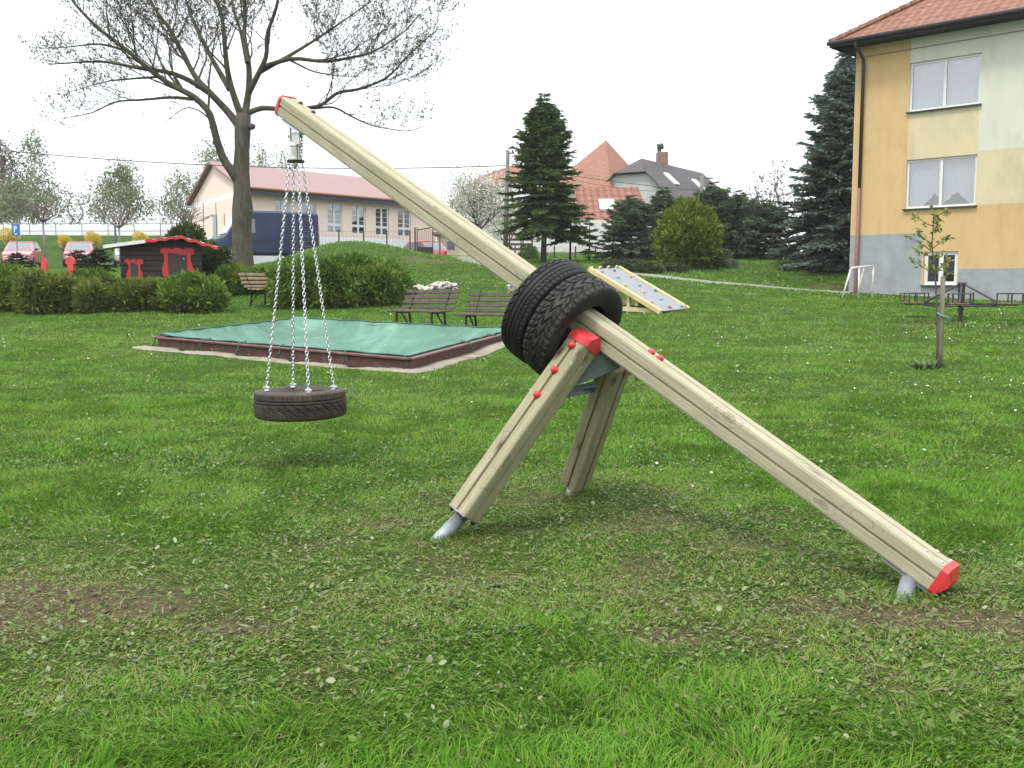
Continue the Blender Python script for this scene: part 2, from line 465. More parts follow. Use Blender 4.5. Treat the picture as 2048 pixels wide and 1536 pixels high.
# ------------------------------------------------------------------ the crane-like swing frame
BW = .142
dA, dB = 4.42, 7.40
A = P(1885, 1155, dA); B = P(572, 213, dB)
ax = unit(B - A); LEN = np.linalg.norm(B - A)
sN = unit(np.cross((0, 0, 1), ax)); sN = sN if sN[1] < 0 else -sN       # side normal, towards the camera
nN = np.cross(ax, sN); nN = nN if nN[2] > 0 else -nN                    # upper face normal
def beam_pt(u):
    """point on the beam axis seen at photo column u"""
    t = (u - 1885) / (572 - 1885); q = 1 / dA + t * (1 / dB - 1 / dA)
    return A + ax * (LEN * ((1 / q - dA) / (dB - dA)))
def section(w, c=.015, g=.015, gw=.0085):
    """square timber with rounded arrises and a relief groove down each face"""
    h = w / 2; pts = []
    for k in range(4):
        a = k * math.pi / 2; R = np.array([[math.cos(a), -math.sin(a)], [math.sin(a), math.cos(a)]])
        loc = [(h, -h + c), (h, -gw), (h - g, -gw * .4), (h - g, gw * .4), (h, gw), (h, h - c), (h - c * .30, h - c * .30)]
        pts += [tuple(R @ np.array(p)) for p in loc]
    return pts
def timber(name, p, q, zdir, w, mat, parent, c=.015):
    """grooved timber along +X of its own frame, so the grain runs lengthwise"""
    x = unit(q - p); z = unit(zdir - x * np.dot(zdir, x)); y = np.cross(z, x)
    L = np.linalg.norm(q - p); sec = np.array(section(w, c)); n = len(sec); k = 40
    xs = np.linspace(0, L, k)
    V = np.stack([np.repeat(xs, n), np.tile(sec[:, 0], k), np.tile(sec[:, 1], k)], -1)
    i, j = np.meshgrid(np.arange(k - 1), np.arange(n), indexing='ij'); j2 = (j + 1) % n
    mb = MB(); mb.add(V, np.stack([i * n + j, i * n + j2, (i + 1) * n + j2, (i + 1) * n + j], -1).reshape(-1, 4))
    mb.F.append(np.stack([np.arange(n)[::-1], np.arange(n) + (k - 1) * n]).astype(np.int64)); mb.mi.append(np.zeros(2, np.int32))
    return mb.build(name, mat, parent, frame=mframe(p, x, y, z)), (x, y, z)
def end_cap(p, x, y, z, w, parent, thick=.05):
    """moulded plastic end cap, ridged like a low roof; sits outside p along x"""
    h = w / 2 + .006; c = .02; mb = MB()
    def ring(s, e, xo): return [np.asarray(p) + x * xo + y * (a * s) + z * (b_ * s * e) for a, b_ in ((h, -h + c), (h, h - c), (h - c, h), (-h + c, h), (-h, h - c), (-h, -h + c), (-h + c, -h), (h - c, -h))]
    R0, R1 = ring(1, 1, -.012), ring(1, 1, thick * .42)
    top = [np.asarray(p) + x * thick + y * a + z * b_ for a, b_ in ((h * .93, -.008), (h * .93, .008), (h * .3, .012), (-h * .3, .012), (-h * .93, .008), (-h * .93, -.008), (-h * .3, -.012), (h * .3, -.012))]
    V = np.array(R0 + R1 + top); F = []
    for k in (0, 8): F += [(k + i, k + (i + 1) % 8, k + 8 + (i + 1) % 8, k + 8 + i) for i in range(8)]
    F += [tuple(range(16, 24)), tuple(range(8))[::-1]]
    return mb.add(V, F).build("end_cap", M_red, parent)
def bolt_cap(p, nrm, parent, mat=None, r=.021, hgt=.017):
    t = unit(np.cross(nrm, (0.3, .2, 1))); bq = np.cross(nrm, t)
    prof = [(r * 1.0, -.004), (r, .003)] + [(r * math.cos(a), .003 + hgt * math.sin(a)) for a in np.linspace(.25, 1.35, 5)] + [(.001, .003 + hgt)]
    return MB().lathe(prof, 18, mframe(p, t, bq, nrm)).build("bolt_cap", mat or M_red, parent, smooth=True)

crane = thing("tyre_swing_frame", "tall sloping timber beam on two splayed legs with red caps, carrying the hanging tyre", "swing frame", FEET[0])
beam, _ = timber("beam", A, B, nN, BW, M_wood, crane)
end_cap(A, -ax, sN, nN, BW, beam); end_cap(B, ax, sN, nN, BW, beam, .022)
for u in (1274, 1291):                                   # pair of red caps on the upper and under face
    bolt_cap(beam_pt(u) + nN * BW / 2 - sN * .012, nN, beam); bolt_cap(beam_pt(u - 12) - nN * BW / 2 + sN * .03, -nN, beam)
for u in (588, 612): bolt_cap(beam_pt(u) + nN * BW / 2 - sN * .03, nN, beam, M_black, .017, .014)
for u, o in ((1850, .03), (1862, -.045), (1882, .03), (1890, -.045)):    # small bright screws near the foot
    bolt_cap(beam_pt(u - 12) + nN * (BW / 2 - .001) + sN * o, nN, beam, M_chain, .009, .005)
# foot of the beam
pp = beam_pt(1838) - nN * (BW / 2)
MB().beam(pp + ax * .13 - nN * .004, pp - ax * .13 - nN * .004, BW * .92, .008, nN).build("base_plate", M_galv, crane)
fp = FEET[2] - np.array([0, 0, .25]); dv = unit((FEET[2] - np.array([0, 0, .0])) - pp)
MB().tube([pp - nN * .006, FEET[2] + dv * .02, FEET[2] + dv * .3], .037, 20).build("foot_pipe", M_galv, crane, smooth=True)

def leg(top, bot, foot, zd, rot):
    x = unit(bot - top)
    zd = unit(zd - x * np.dot(zd, x)); yd = np.cross(x, zd)
    zf = zd * math.cos(rot) + yd * math.sin(rot)
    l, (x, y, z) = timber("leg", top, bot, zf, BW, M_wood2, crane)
    MB().box(bot + x * .004, (.008, BW * .96, BW * .96), np.stack([x, y, z], 1)).build("base_plate", M_galv, l)
    for a in (-1, 1):
        for c in (-1, 1):
            q = bot + x * .012 + y * a * .05 + z * c * .05
            MB().lathe([(.013, -.004), (.013, .012), (.006, .016), (.001, .016)], 6, mframe(q, y, z, x)).build("bolt_cap", M_black, l)
    d = unit(foot - bot)
    MB().tube([bot + x * .006, foot + d * .02, foot + d * .3], .037, 20).build("foot_pipe", M_galv, l, smooth=True)
    return l, x, y, z
q = beam_pt(1176)
topF = q + sN * (BW * 1.02) - nN * .02
_t = P(1166, 689, topF[1]); topF = _t
botF = P(928, 1027, 5.37 + (topF[1] - 5.37) * .13)
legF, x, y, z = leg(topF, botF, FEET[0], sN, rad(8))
end_cap(topF, -x, -y, z, BW, legF, .075)
for k in (.045, .21, .375):
    bolt_cap(topF + x * k + z * BW / 2, z, legF, r=.022, hgt=.024)
q2 = beam_pt(1228)
topB = P(1234, 722, (q2 - sN * BW)[1]); botB = P(1150, 965, 6.34)
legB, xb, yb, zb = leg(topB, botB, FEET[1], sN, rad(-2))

# galvanised gusset plates that bolt the legs to the beam
def plate(name, pts, th, parent):
    pts = [np.asarray(p, float) for p in pts]; n = unit(np.cross(pts[1] - pts[0], pts[2] - pts[0])); k = len(pts)
    V = np.array([p - n * th / 2 for p in pts] + [p + n * th / 2 for p in pts])
    F = [tuple(range(k))[::-1], tuple(range(k, 2 * k))] + [(i, (i + 1) % k, k + (i + 1) % k, k + i) for i in range(k)]
    return MB().add(V, F).build(name, M_galvd, parent)
dF, dK = topF[1] + .03, topB[1] - .06
plate("gusset_plate", [P(1170, 690, dF), P(1252, 716, dK), P(1240, 735, dK), P(1200, 753, (dF * .45 + dK * .55)), P(1134, 776, dF)], .008, crane)
plate("gusset_plate", [P(1120, 780, dF), P(1190, 762, dK + .05), P(1190, 784, dK + .05), P(1110, 801, dF)], .008, crane)
plate("gusset_plate", [P(1128, 777, dF + .02), P(1180, 766, dF + .16), P(1194, 772, dK), P(1140, 781, dF + .03)], .008, crane)
_b = P(1185, 777, dK + .03)
MB().lathe([(.016, 0), (.016, .014), (.001, .016)], 6, mframe(_b, (0, 0, 1), (1, 0, 0), unit((.3, -1, 0)))).build("bolt_cap", M_black, crane)

# ------------------------------------------------------------------ tyres
def tri(x): return np.abs((x % 1) - .5) * 2
def groove(d, w): return 1 - sstep(w * .55, w, np.abs(d))
def pat_ribbed(th, s):
    N = 64; ph = th * N / (2 * np.pi); h = 0 * s
    for c, w in ((-.42, .05), (-.02, .05), (.30, .035), (.66, .045)): h = np.maximum(h, groove(s - c, w))
    h = np.maximum(h, groove(s + .74 - .26 * (tri(ph * .56) - .5), .06))
    sl = groove((tri(ph) - 0) , .22)
    h = np.maximum(h, sl * .8 * (s > .72))
    h = np.maximum(h, groove(tri(ph + s * 2.5), .2) * .7 * ((s > .34) & (s < .55)))
    return h
def pat_chevron(th, s):
    N = 24; ph = th * N / (2 * np.pi); a = np.abs(s)
    k = np.where(a < .30, a * 2.6, .78 - (a - .30) * .25 - .25 * sstep(.3, .6, a))
    h = groove(tri(ph + k), .30)
    h = np.maximum(h, groove(tri(ph + k + .5), .17) * .6 * (a > .34))
    h = np.maximum(h, groove(a - .66, .045))
    h = np.maximum(h, groove(a - .31, .03) * .7)
    return h
def pat_zigzag(th, s):
    N = 60; ph = th * N / (2 * np.pi); h = 0 * s
    for c in (.48, .22): h = np.maximum(h, groove(s - c, .05))
    h = np.maximum(h, groove(tri(ph), .16) * .6 * (s > .52))
    z = groove(tri(ph * .5 + s * 1.6), .14) * ((s > -.62) & (s < .18)); z = np.maximum(z, groove(tri(ph * .5 + (s + .22) * 5.5), .3) * .9 * ((s > -.42) & (s < -.02)))
    h = np.maximum(h, z); h = np.maximum(h, groove(tri(ph + .3), .14) * .4 * (s < -.66))
    return h
def tyre_mesh(name, pat, mat, parent, M, OR=.325, w=.2, rr=.193, nth=840, depth=.0105, wear=0):
    """tyre turned about local Z; real grooves cut in the tread"""
    hw = w / 2
    out = [(rr, -hw * .72), (rr + .012, -hw * .80), (rr + .035, -hw * .94), (rr + .062, -hw), (OR - .048, -hw * .985), (OR - .026, -hw * .94), (OR - .013, -hw * .89)]
    ns = 64; ss = np.linspace(-1, 1, ns)
    tread = [(OR - .0065 * abs(s) ** 3 , hw * .84 * s) for s in ss]
    outer = out + tread + [(r, -z) for r, z in out[::-1]]
    inner = [(r - .012 if r > rr + .03 else r + .001, z * (.86 if r > rr + .03 else .97)) for r, z in ([(rr + .02, hw * .74), (rr + .065, hw * .93), (OR - .03, hw * .88), (OR - .018, hw * .5), (OR - .018, -hw * .5), (OR - .03, -hw * .88), (rr + .065, -hw * .93), (rr + .02, -hw * .74)])]
    mb = MB(); m = len(outer); th = np.linspace(0, 2 * np.pi, nth, endpoint=False)
    R = np.array([p[0] for p in outer])[:, None] + np.zeros(nth); Zc = np.array([p[1] for p in outer])[:, None] + np.zeros(nth)
    k0 = len(out)
    h = pat(th[None, :] + np.zeros((ns, 1)), ss[:, None] + np.zeros((1, nth)))
    R[k0:k0 + ns] -= depth * h
    # shoulder blocks and raised rings and lettering-like ribs on the sidewall
    rib = (tri(th * 70 / (2 * np.pi)) > .5) * .0018
    R[k0 - 1] -= rib; R[k0 + ns] -= rib
    V = np.stack([R * np.cos(th), R * np.sin(th), Zc], -1).reshape(-1, 3)
    i, j = np.meshgrid(np.arange(m - 1), np.arange(nth), indexing='ij'); j2 = (j + 1) % nth
    att = np.zeros((m, nth)); att[k0:k0 + ns] = h
    mb.add(V, np.stack([i * nth + j, i * nth + j2, (i + 1) * nth + j2, (i + 1) * nth + j], -1).reshape(-1, 4), 0, att.ravel())
    n2 = 72; pin = [outer[-1]] + inner + [outer[0]]
    mb.lathe(pin, n2)
    return mb.build(name, mat, parent, frame=M, smooth=True, attr=True)
def rubber(name, dust, amount):
    m, nt, b = _mat(name); vec = _coords(nt)
    n = _noise(nt, vec, 9, 7, .7)
    c = _mixc(nt, _ramp(nt, n, [(.42 - amount * .2, (0, 0, 0)), (.78 - amount * .2, (amount, amount, amount))]), (.008, .008, .009), dust)
    at = nt.nodes.new("ShaderNodeAttribute"); at.attribute_name = "rnd"
    nt.links.new(_mixc(nt, _math(nt, 'MULTIPLY', at.outputs["Fac"], .85), c, (.006, .006, .006)), b.inputs["Base Color"])   # tread grooves mixed towards near-black, raised blocks keep their own tone
    b.inputs["Roughness"].default_value = .6; b.inputs["Specular IOR Level"].default_value = .2
    _bump(nt, b, _noise(nt, vec, 90), .15, .002)
    return m
M_rub1 = rubber("black_rubber", (.035, .033, .031), .3)
M_rub2 = rubber("dusty_rubber", (.052, .045, .038), .6)
M_rub3 = rubber("muddy_rubber", (.075, .058, .038), .75)
def tyre_frame(u, off, sd=0.0, ang=0.0):
    c = beam_pt(u) - nN * off + sN * sd
    zz = -ax; yy = nN; xx = np.cross(yy, zz)
    return mframe(c, xx, yy, zz)
cF = beam_pt(1140); 
Lf = np.dot(beam_pt(1143) - A, ax)
def frame_s(s, off, sd, tilt=0.0, yaw=0.0):
    zz = unit(-ax + nN * tilt + sN * yaw); xx = unit(np.cross(nN, zz)); yy = np.cross(zz, xx)
    return mframe(A + ax * s - nN * off + sN * sd, xx, yy, zz)
t1 = tyre_mesh("car_tyre", pat_chevron, M_rub2, None, frame_s(Lf, .085, -.005, .0, .0), OR=.325, w=.198, rr=.192)
tag(t1, "black tyre with V-shaped winter tread, the nearer of the pair threaded on the beam", "tyre", "tyres threaded on the beam")
t2 = tyre_mesh("car_tyre", pat_ribbed, M_rub1, None, frame_s(Lf + .186, .085, 0.0, .0, .0), OR=.323, w=.184, rr=.192)
tag(t2, "black tyre with ribbed zigzag-edged tread, behind the V-tread tyre on the beam", "tyre", "tyres threaded on the beam")

# ------------------------------------------------------------------ hanging tyre with chains and swivel
hang = beam_pt(596); hang_u = hang - nN * (BW / 2)
SW = P(601, 806, hang[1] * 1.0)
sw = thing("hanging_tyre_swing", "muddy black tyre lying flat on four long chains under the beam's upper end", "tyre swing", (SW[0], SW[1], SW[2] - .1))
tyre_mesh("tyre", pat_zigzag, M_rub3, sw, mframe((SW[0], SW[1], SW[2]), unit((1, .1, .014)), (-.1, 1, 0), (-.014, 0, 1)), OR=.333, w=.205, rr=.2)
# rubber seat disc closing the hole, dished
MB().lathe([(.001, .03), (.12, .035), (.2, .07), (.235, .088), (.235, .078), (.2, .055), (.001, .015)], 40, mframe(SW, (1, 0, 0), (0, 1, 0), (0, 0, 1))).build("seat_disc", M_rub3, sw, smooth=True)
PX, PY = hang_u[0] + .02, hang_u[1]
def zrow(v): return P(590, v, PY)[2]
sw_c = np.array([P(591, 300, PY)[0], PY, 0])
def lz(prof, mat, name, n=24, c=sw_c): return MB().lathe(prof, n, Matrix.Translation(Vector((c[0], c[1], 0)))).build(name, mat, sw, smooth='auto')
# tilted plate under the beam, forks, pin, barrel, disc
MB().beam(hang_u + ax * .10 - nN * .012, hang_u - ax * .13 - nN * .012, BW * .8, .022, nN, bev=.004).build("hanger_plate", pm("pale_steel", (.62, .64, .68), .4, .1, metallic=.4), sw)
mbx = MB()
zt, z1, z2, z3 = zrow(247), zrow(268), zrow(288), zrow(321)
for sx in (-1, 1): mbx.box((sw_c[0] + sx * .028 - .004, PY, (zt + zrow(283)) / 2 + .02), (.012, .05, zt - zrow(283) + .04), bev=.004)
mbx.build("fork", M_steel, sw)
MB().tube([(sw_c[0] - .05, PY, zrow(272)), (sw_c[0] + .05, PY, zrow(272))], .014, 12).build("pin", M_chain, sw, smooth=True)
mbx = MB(); mbx.box((sw_c[0], PY, (z2 + zrow(266)) / 2), (.04, .075, zrow(266) - z2), bev=.008); mbx.box((sw_c[0] + .028, PY - .044, (zrow(267) + zrow(292)) / 2), (.034, .012, zrow(267) - zrow(292)), bev=.005); mbx.build("knuckle", M_steel, sw)
lz([(.001, z2), (.042, z2), (.044, z2 - .008), (.044, z2 - .018), (.036, z2 - .022), (.036, z3 + .02), (.044, z3 + .014), (.044, z3 + .002), (.001, z3 + .002)], M_steel, "swivel_barrel")
lz([(.001, z3 + .002), (.062, z3 + .001), (.064, z3 - .006), (.062, z3 - .014), (.001, z3 - .016)], M_black, "chain_disc", 28)
lz([(.018, z3 - .014), (.018, z3 - .045), (.012, z3 - .06), (.001, z3 - .06)], M_steel, "swivel_nut", 8)
def chain(p, q, name, parent, pitch=.0262, wire=.0036, mat=None, sag=0.0):
    p, q = np.asarray(p, float), np.asarray(q, float); L = np.linalg.norm(q - p); n = max(2, int(round(L / pitch)))
    d = (q - p) / L; e1 = unit(np.cross(d, (.3, 1, .1))); e2 = np.cross(d, e1)
    ln, wd_ = pitch * .5 + wire * .9, .0098
    an = np.linspace(0, 2 * np.pi, 14, endpoint=False)
    mb = MB()
    for k in range(n):
        c = p + d * (L * (k + .5) / n) + np.array([0, 0, -sag * 4 * (k + .5) / n * (1 - (k + .5) / n)])
        a = math.pi / 4 + (k % 2) * math.pi / 2 + random.uniform(-.12, .12)
        s = e1 * math.cos(a) + e2 * math.sin(a)
        lx = np.sign(np.cos(an)) * np.maximum(0, np.abs(np.cos(an)) * 1.0) ; 
        pts = c + np.outer(np.cos(an) * (ln - wd_) + np.sign(np.cos(an)) * np.abs(np.cos(an)) * wd_, d) + np.outer(np.sin(an) * wd_, s)
        mb.tube(pts, wire, 6, closed=True)
    return mb.build(name, mat or M_chain, parent, smooth=True)
Ytop = PY
for (ut, ub, oy_t, oy_b) in ((579, 533, .0, -.03), (587, 586, .05, .21), (596, 617, -.05, -.21), (605, 668, .0, .02)):
    tp = P(ut, 328, PY + oy_t); bt = P(ub, 776 if oy_b > -.1 else 782, SW[1] + oy_b)
    bt[2] = SW[2] + .105
    c = chain(tp, bt, "chain", sw)
    MB().tube([bt + np.array([-.022, 0, .0]), bt + np.array([-.02, 0, .012]), bt + np.array([0, 0, .016]), bt + np.array([.02, 0, .012]), bt + np.array([.022, 0, 0])], .006, 8).build("chain_shackle", M_chain, sw, smooth=True)
    MB().lathe([(.001, .006), (.018, .005), (.02, -.004), (.001, -.004)], 12, Matrix.Translation(Vector((bt[0], bt[1], bt[2] - .006)))).build("washer", M_chain, sw)
s0 = P(604, 262, PY); chain(s0, P(603, 318, PY - .01), "safety_chain", sw, .022, .0034)
# ------------------------------------------------------------------ sandbox with its green cover
M_board = pm("brown_painted_board", (.075, .030, .024), .55, .2, 4, col2=(.12, .052, .042), stretch=(1, 1, 1), bump=.1, dirt=(.15, .10, .085), dscale=5)
M_slab = pm("concrete_slab", (.15, .128, .098), .9, .15, 3, col2=(.23, .20, .155), bump=.3, bscale=30, dirt=(.10, .085, .045), dscale=2.2)
for p in SB: p[2] = G(p[0], p[1])
KH = .17
sb = thing("sandpit", "large sandpit edged with dark brown boards under a green cover", "sandpit", sbF)
for p, q in zip(SB, SB[1:] + SB[:1]):
    d = unit(q - p); o = np.cross((0, 0, 1), d) * .03
    b = MB().beam(p + np.array([0, 0, KH / 2 - .04]) - o, q + np.array([0, 0, KH / 2 - .04]) - o, .05, KH * .9, bev=.006)
    bd = b.build("edge_board", M_board, sb)
    MB().beam(p + np.array([0, 0, KH - .018]) - d * .02, q + np.array([0, 0, KH - .018]) + d * .02, .15, .036, bev=.008).build("top_board", M_board, bd)
# slab strip on the two near sides, poking out past the boards
def strip(name, line, w, mat, lift, label, n=40, kind="structure", jag=.04):
    """flat band laid on the terrain sheet along a line of plan points"""
    line = np.array([p[:2] for p in line], float)
    L = np.concatenate([[0], np.cumsum(np.hypot(*np.diff(line, axis=0).T))])
    t = np.linspace(0, L[-1], n); c = np.stack([np.interp(t, L, line[:, 0]), np.interp(t, L, line[:, 1])], 1)
    T = np.gradient(c, axis=0); T /= np.linalg.norm(T, axis=1)[:, None]; N = np.stack([-T[:, 1], T[:, 0]], 1)
    ws = np.linspace(-.5, .5, 6); V = []
    for k in range(n):
        for q in ws:
            pt = c[k] + N[k] * (q * w + (jag * (random.random() - .5) if abs(q) > .4 else 0))
            V.append((pt[0], pt[1], surf(pt[0], pt[1]) + lift - (.03 if abs(q) > .49 else 0)))
    i, j = np.meshgrid(np.arange(n - 1), np.arange(5), indexing='ij')
    F = np.stack([i * 6 + j + 1, i * 6 + j, (i + 1) * 6 + j, (i + 1) * 6 + j + 1], -1).reshape(-1, 4)
    o = MB().add(np.array(V), F).build(name, mat, smooth=True)
    return tag(o, label, kind=kind)
cen = (sbF + sbB) / 2
def outw(p, m): d = unit((p - cen) * (1, 1, 0)); return p + d * m
strip("paving", [outw(sbL, .30) , outw(sbF, .24), outw(sbR, .18)], .38, M_slab, .022, "concrete strip along the sandpit", 70, jag=.12)

# cover: sagging sheet, lifted at its far corner, with shallow folds
M_tarp, nt, b = _mat("green_net_cover")
vec = _coords(nt)
c = _ramp(nt, _noise(nt, vec, .9, 5, .6), [(.3, (.036, .105, .072)), (.55, (.062, .155, .108)), (.75, (.14, .26, .195))])
c = _mixc(nt, _ramp(nt, _noise(nt, _coords(nt, (1, 3, 1)), 2.4, 6, .7), [(.55, (0, 0, 0)), (.75, (.6, .6, .6))]), c, (.19, .31, .25))  # pale streaks painted in as highlights on the folds
nt.links.new(c, b.inputs["Base Color"]); b.inputs["Roughness"].default_value = .5; b.inputs["Specular IOR Level"].default_value = .35
_bump(nt, b, _noise(nt, _coords(nt, (1, 2.2, 1)), 2.2, 5), .7, .12)
n = 46; V = np.zeros((n, n, 3))
for a in range(n):
    for c_ in range(n):
        s, t = a / (n - 1), c_ / (n - 1)
        p = sbF * (1 - s) * (1 - t) + sbL * s * (1 - t) + sbB * s * t + sbR * (1 - s) * t
        sag = min(1, (4 * s * (1 - s)) * (4 * t * (1 - t)) * 1.5) ** .75
        f = .045 * math.sin(9 * s + 5 * t * t) * sag ** .5 + .035 * math.sin(13 * (s - t) + 2) * sag ** .5 + .05 * (abs(math.sin(8 * math.atan2(1.02 - t, 1.02 - s))) - .5) * sag ** .6 * (s * t) ** .5
        rdg = (.06 * (float(vnoise(s * 6 + t * 2, t * 5 - s, 3)) - .5) - .07 * abs(float(fbm(s * 5 + t * 3, t * 4 - s * 2, 23, 2)) - .5)) * sag ** .4
        wave = .008 * math.sin(40 * s) * (1 - sag) + .008 * math.sin(46 * t) * (1 - sag)
        edge = .05 * sstep(.9, 1, s) * 1 + .06 * sstep(.93, 1, t)
        V[a, c_] = p + np.array([0, 0, KH + .012 - .50 * sag + f + rdg + wave + edge * .6])
        V[a, c_, :2] += (cen[:2] - p[:2]) * .012
i, j = np.meshgrid(np.arange(n - 1), np.arange(n - 1), indexing='ij')
tarp = MB().add(V.reshape(-1, 3), np.stack([i * n + j, i * n + j + 1, (i + 1) * n + j + 1, (i + 1) * n + j], -1).reshape(-1, 4))
tarp = tag(tarp.build("sandpit_cover", M_tarp, smooth=True), "faded green net cover stretched over the brown sandpit", "cover")
W[tarp.name] = Matrix.Identity(4)
M_cord = pm("green_cord", (.02, .09, .06), .7)
hem = MB(); ed = [V[0, :], V[:, -1], V[-1, ::-1], V[::-1, 0]]
for e in ed: hem.tube(e[::3] + np.array([0, 0, .006]), .012, 5)
hem.build("hem_cord", M_cord, tarp, smooth=True)
for s in (.02, .22, .46, .62, .78, .99):
    p = sbF * (1 - s) + sbL * s; o = unit(p - cen) * (1, 1, 0)
    MB().tube([p + np.array([0, 0, KH + .03]) - o * .1, p + o * .06 + np.array([0, 0, KH + .01]), p + o * .10 + np.array([.02, 0, KH - .09]), p + o * .09 + np.array([-.03, 0, KH - .16])], .011, 5).build("tie_cord", M_cord, tarp, smooth=True)
for s in (.5, .8):
    p = sbF * (1 - s) + sbR * s; o = unit(p - cen) * (1, 1, 0)
    MB().tube([p + np.array([0, 0, KH + .03]) - o * .1, p + o * .06 + np.array([0, 0, KH + .01]), p + o * .10 + np.array([.02, 0, KH - .10])], .011, 5).build("tie_cord", M_cord, tarp, smooth=True)

# ------------------------------------------------------------------ benches
M_slat = pm("weathered_brown_slat", (.042, .028, .022), .7, .25, 6, col2=(.075, .055, .045), bump=.15)
M_iron = pm("dark_iron", (.02, .018, .017), .6)
M_slatl = pm("tan_slat", (.24, .17, .10), .75, .2, 6)
def bench(loc, rot, label, mat, wid=1.75, group="slatted park benches"):
    t = thing("park_bench", label, "bench", loc, rot, group)
    F = W[t.name]
    def w(x, y, z): return np.array(F @ Vector((x, y, z)))
    R = np.array(F)[:3, :3]
    for k in range(4):                                     # back slats, leaning
        z = .50 + k * .105; y = .17 + .055 * k
        b = MB().box(w(0, y, z), (wid, .024, .072), R @ np.array(Matrix.Rotation(-.33, 3, 'X')), bev=.004); b.build("back_slat", mat, t)
    for k in range(3):
        MB().box(w(0, -.27 + k * .14, .42 + .006 * k), (wid, .115, .032), R, bev=.005).build("seat_slat", mat, t)
    for sx in (-1, 1):
        x = sx * wid * .33
        m = MB()
        m.beam(w(x, .12, .40), w(x, .385, .90), .05, .014, R[:, 0])
        m.beam(w(x, -.32, .395), w(x, .14, .395), .04, .014, R[:, 0])
        m.beam(w(x, -.29, -.05), w(x, -.30, .39), .035, .035)
        m.beam(w(x, .20, -.05), w(x, .12, .40), .035, .035)
        m.beam(w(x, .20, .02), w(x, -.14, .39), .022, .022)
        m.build("iron_leg", M_iron, t)
    return t
g = ground_at(846, 664); bench(g, rad(-33), "dark brown slatted bench on the lawn, the whole one behind the sandpit", M_slat, 1.38)
g = ground_at(990, 672); bench(g, rad(-24), "dark brown slatted bench partly hidden behind the stacked tyres", M_slat, 1.5)
g = ground_at(536, 610); bench(g, rad(66), "small tan bench half hidden in front of the round hedge, seen side-on", M_slatl, 1.5)

# ------------------------------------------------------------------ birch logs
M_birch, nt, b = _mat("birch_bark")
vec = _coords(nt, (1, 1, 1))
n1 = _noise(nt, _coords(nt, (2.2, 5, 5)), 2.6, 5, .7)
nt.links.new(_ramp(nt, n1, [(.455, (.045, .035, .03)), (.53, (.56, .53, .48)), (.8, (.75, .73, .68))]), b.inputs["Base Color"]); b.inputs["Roughness"].default_value = .8
M_cut = pm("cut_log_end", (.30, .20, .13), .85, .2, 12)
def log(p, q, r, label):
    p, q = np.asarray(p, float), np.asarray(q, float); x = unit(q - p)
    t = thing("birch_log", label, "log", p, 0, "white birch logs lying on the grass")
    n = 12; pts = [p + (q - p) * k / n + np.array([0, 0, r * .8 + .06 * math.sin(k * .9)]) for k in range(n + 1)]
    rr = [r * (1 + .07 * math.sin(k * 2.1)) for k in range(n + 1)]; rr[-1] *= 1.2
    fr = mframe(p, x, unit(np.cross((0, 0, 1), x)), np.cross(x, unit(np.cross((0, 0, 1), x))))
    inv = np.array(fr.inverted()); L = [inv[:3, :3] @ k + inv[:3, 3] for k in pts]
    MB().tube(L, rr, 14).build("bark", M_birch, t, frame=fr, smooth=True)
    for c, s, rx in ((pts[0], -1, rr[0]), (pts[-1], 1, rr[-1])):
        MB().lathe([(rx * .86, 0), (rx * .8, .006), (.001, .012)], 16, mframe(c, unit(np.cross(x * s, (0, 0, 1))), np.cross(x * s, unit(np.cross(x * s, (0, 0, 1)))), x * s)).build("cut_end", M_cut, t)
    for k in (3, 6, 9):
        MB().tube([pts[k] + np.array([0, -r * .5, r * .6]), pts[k] + np.array([.03, -r * .9, r * 1.1])], [.03, .018], 6).build("branch_stub", M_cut, t)
a, c_ = ground_at(806, 590), ground_at(910, 582)
log(a, c_, .15, "long white birch log beside the round hedge with a bent end")
a, c_ = ground_at(1018, 588), ground_at(1110, 584)
log(a, c_, .145, "birch log whose sawn end shows left of the stacked tyres")

# ------------------------------------------------------------------ climbing ramp with coloured holds
M_ply = pm("grey_climbing_board", (.20, .205, .225), .75, .07, 5, bump=.05)
M_pine = pm("pale_pine", (.44, .34, .16), .75, .18, 3, col2=(.56, .47, .26))
gB1 = ground_at(1316, 628); d0 = gB1[1]
bl, br = P(1316, 627, d0), P(1378, 614, d0 + 1.1); topL, topR = P(1176, 541, d0 + 1.2), P(1241, 534, d0 + 2.3)
lowC = (bl + br) / 2; lowC[2] = G(lowC[0], lowC[1])
rp = thing("climbing_ramp", "sloping grey board with coloured climbing holds between pale timber rails", "climbing ramp", lowC)
# make the board a clean rectangle
up = ((topL + topR) / 2 - (bl + br) / 2); W_ = 1.15
sx = unit((br - bl) * (1, 1, 0)); sx = unit(sx - unit(up) * np.dot(sx, unit(up))); un = unit(np.cross(sx, unit(up)))
if un[2] < 0: un = -un
lc = (bl + br) / 2; ul = np.linalg.norm(up); uu = unit(up); W_ = min(1.6, np.linalg.norm(br - bl)) - .1
MB().beam(lc, lc + uu * ul, W_, .022, un).build("climbing_board", M_ply, rp)
for sgn in (-1, 1): MB().beam(lc + sx * sgn * (W_ / 2 + .045) - uu * .04, lc + sx * sgn * (W_ / 2 + .045) + uu * (ul + .02), .088, .13, un, bev=.012).build("side_rail", M_pine, rp)
hc = {}
for nm, cc in (("red", (.36, .10, .08)), ("teal", (.12, .33, .28)), ("orange", (.42, .24, .09)), ("yellow", (.38, .31, .11)), ("pink", (.40, .25, .23)), ("dark_teal", (.05, .13, .13))): hc[nm] = pm(nm + "_hold", cc, .6)
